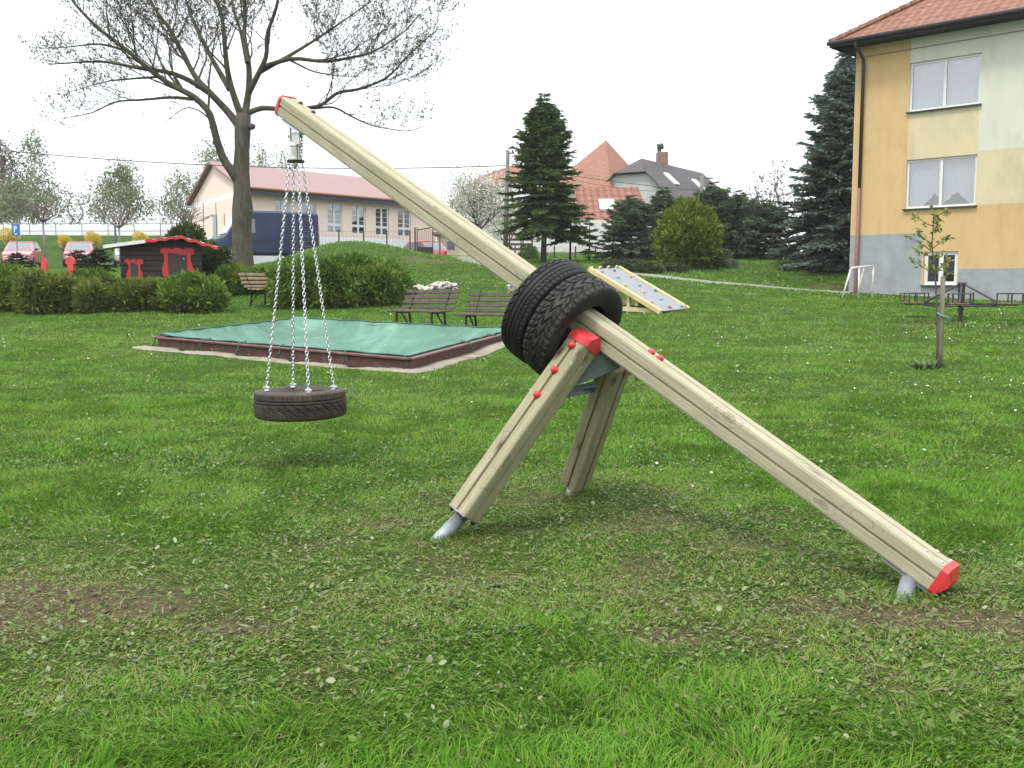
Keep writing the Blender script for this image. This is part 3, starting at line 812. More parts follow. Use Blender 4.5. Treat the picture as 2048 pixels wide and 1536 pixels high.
for k, (uh, vh, nm) in enumerate(((1203, 545, "pink"), (1228, 543, "dark_teal"), (1235, 556, "teal"), (1260, 555, "orange"), (1249, 572, "yellow"), (1278, 572, "teal"), (1286, 586, "yellow"), (1310, 583, "dark_teal"), (1321, 600, "teal"), (1301, 605, "pink"), (1313, 617, "yellow"), (1338, 616, "red"), (1361, 614, "teal"))):
    r = ray(uh, vh); o = np.array([0, 0, CAMH]); tt = np.dot(lc - o, un) / np.dot(r, un); p = o + r * tt
    a = np.dot(p - lc, uu) / ul; s_ = np.dot(p - lc, sx) / W_
    p = lc + uu * ul * min(.97, max(.04, a)) + sx * W_ * min(.44, max(-.44, s_)) + un * .011
    an = np.linspace(0, 2 * np.pi, 9, endpoint=False)
    m = MB(); prof = [(.065, 0), (.06, .028), (.045, .05), (.02, .04), (.001, .036)]
    m.lathe(prof, 9, mframe(p, sx * random.uniform(.8, 1.25), uu * random.uniform(.55, .9), un))
    m.build("climbing_hold", hc[nm], rp, smooth=True)
# frame behind and under the board
m = MB(); zg = lambda q: G(q[0], q[1])
for sgn in (-1, 1):
    for f, nm in ((.97, 0), (.45, 1)):
        q = lc + sx * sgn * (W_ / 2 - .05) + uu * ul * f - un * .03; m2 = MB().beam(q, np.array([q[0], q[1], zg(q) - .1]), .08, .08, sx); m2.build("post", M_pine, rp)
    q0 = lc + sx * sgn * (W_ / 2 - .05); q1 = q0 + uu * ul * .97
    MB().beam(np.array([q0[0], q0[1], zg(q0) + .06]), np.array([q1[0], q1[1], zg(q1) + .06]), .06, .11).build("ground_beam", M_pine, rp)
for k in range(4):
    q = lc + uu * ul * 1.0 + sx * W_ * (k / 3 - .5) * .9 + un * .02
    MB().lathe([(.055, -.01), (.055, .03), (.03, .05), (.001, .055)], 10, mframe(q, sx, un, uu)).build("post_top", M_pine, rp)
MB().beam(lc + uu * ul * .3 - un * .16 - sx * W_ / 2, lc + uu * ul * .3 - un * .16 + sx * W_ / 2, .09, .09).build("cross_beam", M_pine, rp)

# ------------------------------------------------------------------ young tree with stake
M_twig = pm("sapling_bark", (.085, .062, .045), .8, .2, 20)
M_stake = pm("weathered_stake", (.105, .085, .062), .85, .2, 4, col2=(.175, .145, .105), stretch=(5, 5, .6), dirt=(.06, .048, .036))
M_sleaf = leafmat("young_leaf", [(.0, (.11, .155, .028)), (.6, (.19, .23, .05)), (1, (.28, .30, .09))], .35)
gS = ground_at(1879, 738)
ds = gS[1]
def SP(u, v): return P(u, v, ds + .01)
sap = thing("young_tree", "thin young tree with small fresh leaves tied beside a wooden stake", "sapling", SP(1874, 738))
m = MB()
main = [SP(1873, 742), SP(1875, 690), SP(1873, 600), SP(1871, 560), SP(1867, 520), SP(1864, 490), SP(1866, 455), SP(1868, 430), SP(1863, 414)]
m.tube(main, [.018, .015, .014, .013, .011, .009, .007, .005, .003], 8); m.build("trunk", M_twig, sap, smooth=True)
limbs = [[(1864, 503), (1845, 490), (1820, 478), (1811, 472)], [(1864, 495), (1856, 482), (1845, 472), (1834, 462)], [(1866, 496), (1880, 488), (1893, 478), (1901, 474)], [(1865, 513), (1845, 511), (1826, 506), (1810, 500)],
         [(1869, 552), (1855, 540), (1838, 528), (1827, 518)], [(1868, 525), (1880, 512), (1888, 506)], [(1870, 548), (1884, 535), (1898, 530)], [(1866, 452), (1858, 446), (1850, 432), (1848, 428)], [(1867, 446), (1878, 441), (1882, 436)], [(1866, 462), (1876, 459), (1884, 456)], [(1868, 436), (1876, 428), (1882, 425)]]
m = MB(); C, D = [], []
for l in limbs:
    off = random.uniform(-.12, .12); pts = [SP(u, v) + np.array([0, off * k, 0]) for k, (u, v) in enumerate(l)]
    m.tube(pts, np.linspace(.007, .003, len(pts)), 5)
    tpts = np.array(pts)
    for k in range(13):
        f = random.uniform(.2, 1) if k > 3 else random.uniform(.85, 1.02); q = np.array([np.interp(f * (len(l) - 1), range(len(l)), tpts[:, a]) for a in range(3)])
        for _ in range(2): C.append(q + RNG.normal(size=3) * .018); D.append(RNG.normal(size=3) + np.array([0, 0, -.1]))
for k in range(26):
    f = random.uniform(4.8, 8); C.append(np.array([np.interp(f, range(9), np.array(main)[:, a]) for a in range(3)])); D.append(RNG.normal(size=3))
for q in (SP(1864, 533), SP(1862, 528), SP(1895, 515), SP(1899, 549), SP(1898, 520)):
    for _ in range(8): C.append(q + RNG.normal(size=3) * .02); D.append(RNG.normal(size=3))
m.build("branch", M_twig, sap, smooth=True)
lf = MB(); leafquads(lf, np.array(C), np.array(D), RNG.uniform(.04, .08, len(C)), RNG.uniform(.028, .05, len(C))); lf.build("leaves", M_sleaf, sap, attr=True)
st = thing("tree_stake", "weathered round wooden stake beside the young tree", "stake", SP(1884, 740))
m = MB(); m.tube([SP(1879, 744), SP(1881, 700), SP(1883, 650), SP(1886, 553)], [.036, .034, .032, .030], 12); m.build("post", M_stake, st, smooth=True)
M_tie = pm("teal_tie", (.10, .33, .36), .7)
m = MB(); q = SP(1882, 631)
m.tube([SP(1872, 625) + np.array([0, -.03, 0]), SP(1882, 632) + np.array([0, -.045, 0]), SP(1892, 633) + np.array([0, -.04, 0]), SP(1897, 641), SP(1896, 655)], .009, 6)
m.tube([SP(1892, 633) + np.array([0, -.04, 0]), SP(1903, 638), SP(1899, 648)], .006, 6); m.build("tie", M_tie, st, smooth=True)

# ------------------------------------------------------------------ carousel
gC = ground_at(1922, 643); dc = gC[1]
car = thing("seat_carousel", "dark iron playground roundabout with box seats on arms round a post", "roundabout", gC)
def CP(u, v, dy=0.0): return P(u, v, dc + dy)
zt_, zr = CP(1924, 566)[2], CP(1924, 608)[2]
cx_, cy_ = CP(1922, 608)[0], dc
M_dark = pm("dark_painted_iron", (.022, .020, .024), .5, .3, 8, dirt=(.05, .03, .022))
M_rust = pm("worn_seat_board", (.11, .055, .035), .8, .25, 8)
m = MB(); m.tube([(cx_, cy_, gC[2] - .1), (cx_, cy_, zr - .05)], .05, 14); m.tube([(cx_, cy_, zr - .16), (cx_, cy_, zr - .11)], .075, 14); m.build("post", M_dark, car, smooth='auto')
m = MB(); m.tube([(cx_, cy_, zr - .06), (cx_, cy_, zt_ - .03)], .075, 14); m.lathe([(.075, 0), (.10, .01), (.09, .05), (.04, .06), (.001, .06)], 12, Matrix.Translation(Vector((cx_, cy_, zt_ - .04)))); m.build("hub", M_dark, car, smooth='auto')
RR = 1.32
for k in range(6):
    a = rad(4 + 60 * k); dv = np.array([math.cos(a), math.sin(a), 0]); tv = np.array([-dv[1], dv[0], 0]); c0 = np.array([cx_, cy_, zr])
    m = MB(); m.beam(c0 + dv * .06, c0 + dv * RR, .05, .035); m.tube([c0 + np.array([0, 0, zt_ - zr - .03]) + dv * .06, c0 + dv * .95], .02, 6); m.build("arm", M_dark, car)
    m = MB(); sc = c0 + dv * (RR - .18)
    m.box(sc + np.array([0, 0, .02]), (.46, .36, .03), np.stack([tv, dv, np.array([0, 0, 1.0])], 1), bev=.006); m.build("seat", M_rust, car)
    m = MB(); h = .24
    cs = [sc + tv * sx_ * .22 + dv * sy_ * .17 for sx_, sy_ in ((-1, -1), (1, -1), (1, 1), (-1, 1))]
    for q in cs: m.tube([q, q + np.array([0, 0, h])], .013, 6)
    for p, q in zip(cs, cs[1:] + cs[:1]): m.tube([p + np.array([0, 0, h]), q + np.array([0, 0, h])], .013, 6)
    m.build("seat_rail", M_dark, car)
m = MB(); m.tube([(cx_ + .78 * math.cos(a), cy_ + .78 * math.sin(a), zr - .03) for a in np.linspace(0, 2 * np.pi, 36, endpoint=False)], .02, 6, closed=True); m.build("ring_rail", M_dark, car)

# ------------------------------------------------------------------ small white goal frame
g1, g2 = ground_at(1686, 597), ground_at(1718, 596)
gd = g1[1]
goal = thing("goal_frame", "small white metal goal frame on the grass by the yellow house", "goal", g1)
M_white = pm("white_paint", (.62, .62, .58), .5, .08, 8, dirt=(.42, .36, .25), dscale=5)
def GP(u, v, dy=0): return P(u, v, gd + dy)
for nm, pts in (("post", [GP(1684, 598), GP(1701, 540)]), ("post", [GP(1717, 597, .1), GP(1718, 535, .1)]), ("crossbar", [GP(1701, 541), GP(1704, 536), GP(1718, 534, .1), GP(1747, 532, .5)]), ("post", [GP(1744, 596, .5), GP(1747, 532, .5)]), ("brace", [GP(1714, 592, .5), GP(1719, 575, .4), GP(1727, 536, .2)])):
    MB().tube(pts, .026, 8).build(nm, M_white, goal, smooth=True)

# ------------------------------------------------------------------ footpath
M_path = pm("grey_path", (.17, .165, .15), .95, .12, 5, bump=.2, bscale=40)
pl = [ground_at(u, v) for u, v in ((1235, 545), (1300, 551), (1360, 558), (1430, 565), (1500, 571), (1570, 577), (1650, 583), (1700, 586))]
strip("path", pl, .55, M_path, .03, "narrow grey path across the lawn", 60, jag=.03)
pl = [ground_at(u, v) for u, v in ((925, 513), (960, 522), (1000, 530))]
strip("driveway", pl, 1.6, M_path, .03, "short paved way by the house gate", 20)

# ------------------------------------------------------------------ playhouse
M_log = pm("dark_stained_boards", (.028, .017, .013), .75, .25, 3, col2=(.045, .029, .022), bump=.2)
M_redw = pm("red_painted_wood", (.50, .035, .035), .6, .12, 5, dirt=(.33, .04, .04), dscale=4)
M_felt = pm("pale_roof_felt", (.66, .66, .62), .8, .1, 4, dirt=(.5, .5, .45))
g0 = ground_at(262, 582); hd = 27.6
# front gable wall faces the camera to the right, side wall to the left
fl = P(333, 560, hd); hw = 2.35
fx = unit(np.array([.93, .36, 0])); fy = np.array([-fx[1], fx[0], 0])
PL = P(240, 500, hd)
o = np.array([PL[0], hd, 0.0]); o[2] = G(o[0] + 1, o[1] + .5) - .15
ztop = P(240, 493, hd)[2]; 
def HP(x, y, z): return o + fx * x + fy * y + np.array([0, 0, z])
Hh = ztop - o[2]; WD = 2.62; DP = 1.9
def onface(u, v):
    r = ray(u, v); q = np.array([0, 0, CAMH]); t = np.dot(o - q, fy) / np.dot(r, fy); p = q + r * t
    return np.dot(p - o, fx), p[2] - o[2]
xr, _ = onface(404, 520); WD = xr
xa, za = onface(357, 476)
_, z_er = onface(432, 494); _, z_el = onface(282, 489)
ph = thing("playhouse", "small dark wooden playhouse with wavy red bargeboards and a red framed door", "playhouse", o)
m = MB()
nb = 11
gab = [(0, 0), (WD, 0), (WD, z_er), (xa, za - .06), (0, z_el - .05)]
m.prism(gab, 0, DP, (o, fx, (0, 0, 1), fy))
for k in range(1, 12):                                   # board joints of the log-cabin style wall
    z = k * .14
    if z < Hh: m.box(HP(WD / 2, -.012, z), (WD - .01, .03, .115), np.stack([fx, fy, np.array([0, 0, 1.0])], 1), bev=.012)
m.build("wall", M_log, ph)
def rslab(x0, z0, x1, z1, name, mat, t=.05):
    a, b_ = HP(x0, -.32, z0), HP(x1, -.32, z1); c, d = HP(x1, DP + .2, z1), HP(x0, DP + .2, z0)
    u_ = np.array([0, 0, t]); V = [a, b_, c, d, a + u_, b_ + u_, c + u_, d + u_]
    return MB().add(V, [(3, 2, 1, 0), (4, 5, 6, 7), (0, 1, 5, 4), (1, 2, 6, 5), (2, 3, 7, 6), (3, 0, 4, 7)]).build(name, mat, ph)
xe0, xe1 = -.42, WD + .42
rslab(xe0, z_el - .10, xa, za, "roof_slope", M_felt); rslab(xa, za, xe1, z_er - .05, "roof_slope", M_felt)
xm = onface(290, 489)[0]; zm = z_el - .10 + (za - z_el + .10) * (xm - xe0) / (xa - xe0)
MB().beam(HP(xe0, -.34, z_el - .085), HP(xm, -.34, zm + .015), .03, .09).build("felt_edge", M_felt, ph)
for (x0, z0, x1, z1, amp) in ((xm, zm, xa, za, .014), (xa, za, xe1, z_er - .05, .024)):     # wavy bargeboards
    k = 36; tt = np.linspace(0, 1, k); X = x0 + (x1 - x0) * tt; Zl = z0 + (z1 - z0) * tt
    wv_ = amp * np.sin(tt * 6 * np.pi)
    poly = [(a, b_ + .05 + w_) for a, b_, w_ in zip(X, Zl, wv_)] + [(a, b_ - .03 + w_) for a, b_, w_ in list(zip(X, Zl, wv_))[::-1]]
    V = np.array([HP(a, y_, b_) for y_ in (-.36, -.325) for a, b_ in poly]); n_ = 2 * k; F = []
    for a in range(k - 1):
        F += [(a, a + 1, n_ - 2 - a, n_ - 1 - a), (n_ + a + 1, n_ + a, 2 * n_ - 1 - a, 2 * n_ - 2 - a)]
    F += [(a, (a + 1) % n_, n_ + (a + 1) % n_, n_ + a)[::-1] for a in range(n_)]
    MB().add(V, F).build("bargeboard", M_redw, ph)
def carved(u0, u1, v0, v1, name, inner, bw):
    x0, z1 = onface(u0, v0); x1, _ = onface(u1, v0); _, z0 = onface(u0, v1)
    fr = MB(); k = 24
    for (a, b_, sg) in ((x0, x0 + bw, 1), (x1 - bw, x1, -1)):
        tt = np.linspace(0, 1, k); zz = z0 + (z1 - z0) * tt; wob = .035 * np.sin(tt * 3.3 * np.pi)
        L_ = [(a + (w_ if sg > 0 else 0), z) for w_, z in zip(wob, zz)]; R_ = [(b_ - (w_ if sg < 0 else 0), z) for w_, z in zip(wob, zz)]
        V = np.array([HP(p[0], y_, p[1]) for y_ in (-.062, -.03) for p in L_ + R_]); F = []
        for i_ in range(k - 1):
            F += [(i_, k + i_, k + i_ + 1, i_ + 1), (i_, i_ + 1, 2 * k + i_ + 1, 2 * k + i_), (k + i_ + 1, k + i_, 3 * k + i_, 3 * k + i_ + 1)]
        fr.add(V, F)
    X = np.linspace(x0 - .06, x1 + .06, 21); H_ = z1 + .05 * np.abs(np.sin(np.linspace(0, 3 * np.pi, 21))); B_ = z1 - bw * .9 + .03 * np.sin(np.linspace(0, 2 * np.pi, 21))
    V = np.array([HP(x, y_, z) for y_ in (-.066, -.03) for x, z in list(zip(X, H_)) + list(zip(X, B_))]); k = 21; F = []
    for i_ in range(k - 1): F += [(i_, i_ + 1, k + i_ + 1, k + i_)[::-1], (i_, i_ + 1, 2 * k + i_ + 1, 2 * k + i_), (k + i_ + 1, k + i_, 3 * k + i_, 3 * k + i_ + 1)]
    fr.add(V, F)
    lf_ = MB().box(HP((x0 + x1) / 2, -.03, (z0 + z1) / 2 - .02), (x1 - x0 - bw, .02, z1 - z0 - .04), np.stack([fx, fy, np.array([0, 0, 1.0])], 1)).build(name, inner, ph)
    fr.build("carved_frame", M_redw, lf_)
    return lf_
M_pdoor = pm("brown_door_board", (.05, .033, .03), .6, .2, 4)
M_pwin = pm("dim_window", (.03, .04, .035), .15)
dr = carved(325, 383, 499, 575, "door", M_pdoor, .13)
x_, z_ = onface(367, 518); MB().lathe([(.02, 0), (.02, .05), (.001, .06)], 8, mframe(HP(x_, -.04, z_), fx, (0, 0, 1), -fy)).build("handle", M_chain, dr)
carved(254, 282, 521, 575, "window", M_pwin, .085)

# red carved posts left of the playhouse
M_redp = pm("red_post_paint", (.55, .06, .05), .6, .12, 6)
for (u, v0, v1, lb) in ((88, 515, 585, "plain red post standing among the bushes, left of the carved red post"), (141, 512, 580, "carved red post with a pointed head rising from the bushes left of the playhouse")):
    q = P(u, v0, 27.2); gz = G(q[0], 27.2); hh = q[2] - gz
    t = thing("red_post", lb, "post", (q[0], 27.2, gz), 0, "red wooden posts among the bushes")
    if u > 100: poly = [(-.06, 0), (.06, 0), (.06, hh - .42), (.09, hh - .36), (.07, hh - .24), (.13, hh - .2), (.10, hh - .08), (0, hh), (-.10, hh - .08), (-.13, hh - .2), (-.07, hh - .24), (-.09, hh - .36), (-.06, hh - .42)]
    else: poly = [(-.065, 0), (.065, 0), (.065, hh - .1), (.03, hh), (-.03, hh), (-.065, hh - .1)]
    MB().prism(poly, -.05, .05, ((q[0], 27.2, gz), (1, 0, 0), (0, 0, 1), (0, -1, 0))).build("post_board", M_redp, t)
# ------------------------------------------------------------------ buildings
class Face:
    """a vertical wall plane: origin o, unit direction d along the wall, outward normal n (towards the camera)"""
    def __init__(s, o, d):
        s.o = np.array(o, float); s.d = unit(d); s.n = np.array([s.d[1], -s.d[0], 0.0])
        if np.dot(s.n, -s.o) < 0: s.n = -s.n
    def px(s, u, v):
        r = ray(u, v); q = np.array([0, 0, CAMH]); t = np.dot(s.o - q, s.n) / np.dot(r, s.n); p = q + r * t
        return np.dot(p - s.o, s.d), p[2]
    def at(s, t, z, off=0.0): return np.array([s.o[0], s.o[1], 0]) + s.d * t + s.n * off + np.array([0, 0, z])
    def R(s): return np.stack([s.d, s.n, np.array([0, 0, 1.0])], 1)
def wall_cells(fc, ts, zs, holes, matf, reveal=.14, mb=None):
    """flat wall cut into cells at every ts / zs and hole edge; holes = [(t0,t1,z0,z1)]; matf(t,z) -> material slot"""
    mb = mb or MB()
    ts = sorted(set([round(t, 4) for t in ts] + [round(h[k], 4) for h in holes for k in (0, 1)]))
    zs = sorted(set([round(z, 4) for z in zs] + [round(h[k], 4) for h in holes for k in (2, 3)]))
    for t0, t1 in zip(ts[:-1], ts[1:]):
        for z0, z1 in zip(zs[:-1], zs[1:]):
            tm, zm = (t0 + t1) / 2, (z0 + z1) / 2
            if any(h[0] < tm < h[1] and h[2] < zm < h[3] for h in holes): continue
            mb.add([fc.at(t0, z0), fc.at(t1, z0), fc.at(t1, z1), fc.at(t0, z1)], [(0, 1, 2, 3)], matf(tm, zm))
    for (t0, t1, z0, z1) in holes:
        k = matf((t0 + t1) / 2, z0 - .05)
        k2 = matf((t0 + t1) / 2, z1 + .05)
        a = [fc.at(t0, z0), fc.at(t1, z0), fc.at(t1, z1), fc.at(t0, z1)]; b = [p - fc.n * reveal for p in a]
        mb.add(a + b, [(0, 1, 5, 4)], k); mb.add(a + b, [(1, 2, 6, 5), (2, 3, 7, 6), (3, 0, 4, 7)], k2)
    return mb
M_pvc = pm("white_window_frame", (.60, .61, .60), .4, .04, 6)
M_glass = glassmat("window_glass", (.78, .82, .84), .32)
M_glass2 = glassmat("blue_window_glass", (.55, .60, .75), .06)
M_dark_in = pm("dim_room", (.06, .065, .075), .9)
M_curt = pm("net_curtain", (.40, .42, .43), .8, .08, 14, stretch=(8, 8, .3))
def window(fc, h, parent, cols=2, fw=.07, split=None, bars=0, curtain=None, sill=None, glass=None, back=.35, mullw=None, room=M_dark_in):
    t0, t1, z0, z1 = h; dep = .09; R = fc.R()
    w = MB()
    w.box(fc.at((t0 + t1) / 2, z0 + fw / 2, -dep), (t1 - t0, .06, fw), R); w.box(fc.at((t0 + t1) / 2, z1 - fw / 2, -dep), (t1 - t0, .06, fw), R)
    for t in (t0 + fw / 2, t1 - fw / 2): w.box(fc.at(t, (z0 + z1) / 2, -dep), (fw, .06, z1 - z0 - 2 * fw), R)
    cw = (t1 - t0) / cols; mw = mullw or fw * 1.25
    for k in range(1, cols): w.box(fc.at(t0 + cw * k, (z0 + z1) / 2, -dep + .004), (mw, .06, z1 - z0 - 2 * fw), R)
    if split: w.box(fc.at((t0 + t1) / 2, z0 + (z1 - z0) * split, -dep + .002), (t1 - t0 - 2 * fw, .06, mw), R)
    for k in range(bars): w.box(fc.at((t0 + t1) / 2, z0 + (z1 - z0) * ((split or 0) + (1 - (split or 0)) * (k + 1) / (bars + 1)), -dep - .004), (t1 - t0 - 2 * fw, .05, .03), R)
    f = w.build("window", M_pvc, parent)
    zr = [(z0 + fw, z1 - fw)] if not split else [(z0 + fw, z0 + (z1 - z0) * split - mw / 2), (z0 + (z1 - z0) * split + mw / 2, z1 - fw)]
    for k in range(cols):
        a, b = t0 + cw * k + (fw if k == 0 else mw / 2), t0 + cw * (k + 1) - (fw if k == cols - 1 else mw / 2)
        g = MB()
        for p, q in zr: g.add([fc.at(a, p, -dep), fc.at(b, p, -dep), fc.at(b, q, -dep), fc.at(a, q, -dep)], [(0, 1, 2, 3)])
        g.build("pane", glass or M_glass, f)
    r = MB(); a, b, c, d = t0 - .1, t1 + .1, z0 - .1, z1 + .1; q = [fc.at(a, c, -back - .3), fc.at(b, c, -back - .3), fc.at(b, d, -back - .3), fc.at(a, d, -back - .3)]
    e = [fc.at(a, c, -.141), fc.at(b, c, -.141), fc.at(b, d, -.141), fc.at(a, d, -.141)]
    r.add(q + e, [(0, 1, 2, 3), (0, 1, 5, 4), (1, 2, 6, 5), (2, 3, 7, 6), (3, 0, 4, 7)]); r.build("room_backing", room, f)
    if curtain:
        n = 60; tt = np.linspace(t0 + .02, t1 - .02, n); V = []
        bot = curtain(np.linspace(0, 1, n)) * (z1 - z0) + z0
        for k in range(n):
            o_ = -dep - .09 + .012 * math.sin(k * 1.35)
            V += [fc.at(tt[k], bot[k], o_), fc.at(tt[k], z1, o_)]
        MB().add(np.array(V), [(2 * k, 2 * k + 2, 2 * k + 3, 2 * k + 1) for k in range(n - 1)]).build("curtain", M_curt, f, smooth=True)
    if sill: MB().box(fc.at((t0 + t1) / 2, z0 - .02, .03 - dep / 2), (t1 - t0 + .12, .06 + dep + .06, .035), R).build("sill", sill, f)
    return f
def tilemat(name, lo, hi, sx, sy, gap=.35):
    """clay tiles: rows and columns from the object's own x/y (the roof's plane), with real bump"""
    m, nt, b = _mat(name); vec = _coords(nt)
    sp = nt.nodes.new("ShaderNodeSeparateXYZ"); nt.links.new(vec, sp.inputs[0])
    fx_ = _math(nt, 'FRACT', _math(nt, 'MULTIPLY', sp.outputs[0], 1 / sx)); fy_ = _math(nt, 'FRACT', _math(nt, 'MULTIPLY', sp.outputs[1], 1 / sy))
    hx = _math(nt, 'SINE', _math(nt, 'MULTIPLY', fx_, math.pi)); hh = _math(nt, 'ADD', hx, _math(nt, 'MULTIPLY', _math(nt, 'SUBTRACT', 1.0, fy_), 1.2))
    n = _noise(nt, vec, 1 / sx * 1.1, 3); c = _ramp(nt, n, [(.3, lo), (.7, hi)])
    gapm = _ramp(nt, fy_, [(.84, (1, 1, 1)), (.98, (gap, gap, gap))])
    c = _mixc(nt, 1.0, c, gapm, 'MULTIPLY')
    c = _mixc(nt, _ramp(nt, _noise(nt, vec, .7, 5, .7), [(.5, (0, 0, 0)), (.8, (.45, .45, .45))]), c, tuple(k * .6 for k in lo))
    nt.links.new(c, b.inputs["Base Color"]); b.inputs["Roughness"].default_value = .8; b.inputs["Specular IOR Level"].default_value = .2
    _bump(nt, b, hh, .9, sx * .35)
    return m
def roof_plane(name, pts, mat, parent, thick=.08):
    """sloping roof slab through 3-4 points listed eave-left, eave-right, ridge-right(, ridge-left); own frame: x along the eave, y up the slope"""
    p = [np.asarray(q, float) for q in pts]; x = unit(p[1] - p[0]); n = unit(np.cross(p[1] - p[0], p[-1] - p[0]))
    if n[2] < 0: n = -n
    y = np.cross(n, x)
    if y[2] < 0: x, y = -x, -y
    fr = mframe(p[0], x, y, n); inv = np.array(fr.inverted())
    L = [inv[:3, :3] @ q + inv[:3, 3] for q in p]; k = len(p)
    V = L + [q - np.array([0, 0, thick]) for q in L]
    return MB().add(np.array(V), [tuple(range(k)), tuple(range(k, 2 * k))[::-1]] + [(i, k + i, k + (i + 1) % k, (i + 1) % k) for i in range(k)]).build(name, mat, parent, frame=fr)

# ---- the yellow apartment house on the right
hc0 = P(1697, 583, 34.0)
YF = Face(hc0, (.72, -.70, 0))
zb = hc0[2]
T = lambda u, v: YF.px(u, v)
def plaster(name, c): return pm(name, c, .9, .05, 3, bump=.25, bscale=45, bdist=.006, dirt=tuple(k * .84 for k in c), dscale=1.3, stretch=(1, 1, .35))
PLS = [plaster("ochre_plaster", (.50, .345, .165)), plaster("pale_yellow_plaster", (.52, .45, .29)), plaster("off_white_plaster", (.52, .52, .44)), pm("grey_plinth_render", (.255, .28, .29), .95, .12, 2, bump=.4, bscale=40, dirt=(.20, .21, .215), dscale=1.2)]
tw0, tw1 = T(1821, 130)[0], T(1962, 150)[0]
zs1, zh1 = T(1890, 216)[1], T(1890, 116)[1]          # upper window
zs2, zh2 = T(1887, 414)[1], T(1887, 314)[1]          # middle window
tb0, tb1 = T(1847, 540)[0], T(1915, 530)[0]; zbs, zbh = T(1880, 570)[1], T(1880, 503)[1]
tEnd = 14.0; zE = T(1704, 97)[1]
zp1, zp2 = T(1760, 469)[1], T(1980, 537)[1]; tp1 = T(1845, 480)[0]
zA = T(1990, 299)[1]; zB = T(1990, 408)[1]
holes = [(tw0, tw1, zs1, zh1), (tw0, tw1, zs2, zh2), (tb0, tb1, zbs, zbh)]
hh_ = [(tw0 + 4.6 + 0, tw1 + 4.6, zs1, zh1), (tw0 + 4.6, tw1 + 4.6, zs2, zh2)]
def ymat(t, z):
    t_ = (t - tw0) % 9.2 + tw0 if t > tw1 + 3 else t
    if t < tp1 and z < zp1: return 3
    if t > tb1 + .03 and z < zp2: return 3
    if t > tb0 - .1 and t < tb1 + .03 and z < zbs - .02: return 3
    if z < zB and t > tw0 - .02: return 0
    if t < tw0: return 0
    if t < tw1: return 2 if z > zs1 else (1 if z > zs2 else 0)
    return 2 if z > zA else (1 if z > zB else 0)
yh = thing("apartment_house", "tall yellow and cream plastered house with a grey plinth and red tiled roof", "house", (hc0[0], hc0[1], zb))
mb = wall_cells(YF, [0, tw0, tw1, tp1, tb0 - .1, tb1 + .03, tEnd], [zb - .8, zp1, zp2, zbs - .02, zB, zA, zs1, zs2, zE], holes + hh_, ymat)
side = np.array([YF.o[0], YF.o[1], 0]); back = -YF.n * 11
q = [YF.at(0, zb - .8), YF.at(0, zE), YF.at(0, zE) + back, YF.at(0, zb - .8) + back]
mb.add(q, [(0, 1, 2, 3)], 0)
q = [YF.at(tEnd, zb - .8), YF.at(tEnd, zE), YF.at(tEnd, zE) + back, YF.at(tEnd, zb - .8) + back]; mb.add(q, [(3, 2, 1, 0)], 0)
q = [YF.at(0, zE) + back, YF.at(0, zb - .8) + back, YF.at(tEnd, zb - .8) + back, YF.at(tEnd, zE) + back]; mb.add(q, [(0, 1, 2, 3)], 0)
mb.build("wall", PLS, yh)
M_dsill = pm("dark_green_sill", (.035, .05, .042), .5)
window(YF, holes[0], yh, 2, sill=M_dsill, curtain=lambda s: 0 * s + .02)
window(YF, holes[1], yh, 2, sill=M_dsill, curtain=lambda s: np.clip(.30 - np.abs(((s * 2) % 1) - np.where(s < .5, .8, .42)) * np.where(s < .5, .75, .62), .03, .3) * (1 + .08 * np.sin(s * 70)))
window(YF, holes[2], yh, 2, sill=M_dsill, glass=M_glass2, fw=.11, room=pm("dark_blue_room", (.012, .014, .05), .9))
for h in hh_: window(YF, h, yh, 2, sill=M_dsill, curtain=lambda s: 0 * s + .02)
M_tile = tilemat("red_clay_tile", (.165, .072, .048), (.255, .122, .084), .30, .36)
M_soff = pm("dark_brown_soffit", (.028, .020, .020), .6, .2, 6)
ov = .62
zr_ = zE + .02
E0, E1 = YF.at(-ov, zr_ , ov), YF.at(tEnd + ov, zr_, ov); E0b, E1b = E0 - YF.n * (11 + 2 * ov), E1 - YF.n * (11 + 2 * ov)
rise = 4.0; half = (11 + 2 * ov) / 2
rL = YF.at(-ov + half, zr_ + rise, ov - half); rR = YF.at(tEnd + ov - half, zr_ + rise, ov - half)
up_ = np.array([0, 0, .12])
roof_plane("roof", [E0 + up_, E1 + up_, rR + up_, rL + up_], M_tile, yh)
roof_plane("roof", [E0b + up_, E0 + up_, rL + up_], M_tile, yh)
roof_plane("roof", [E1b + up_, E0b + up_, rL + up_, rR + up_], M_tile, yh)
roof_plane("roof", [E1 + up_, E1b + up_, rR + up_], M_tile, yh)
rid = MB()
for p_, q_ in ((E0, rL), (rL, rR)):
    L_ = np.linalg.norm(q_ - p_); k = int(L_ / .36); d_ = (q_ - p_) / L_
    for a in range(k):
        c0 = p_ + d_ * (a * .36) + up_ + np.array([0, 0, .02]); rid.tube([c0, c0 + d_ * .40], [.125, .10], 8)
rid.build("ridge_tiles", M_tile, yh)
m = MB(); m.add([E0, E1, E1 - YF.n * ov, E0 - YF.n * ov + YF.d * 0], [(0, 3, 2, 1)]); m.add([E0, E0b, E0b + YF.d * ov, E0 + YF.d * ov], [(0, 1, 2, 3)]); m.build("soffit", M_soff, yh)
m = MB(); m.beam(E0 + np.array([0, 0, .05]) + YF.n * .004, E1 + np.array([0, 0, .05]) + YF.n * .004, .03, .16); m.beam(E0 + np.array([0, 0, .05]) - YF.d * .004, E0b + np.array([0, 0, .05]) - YF.d * .004, .03, .16)
m.build("fascia", M_soff, yh)
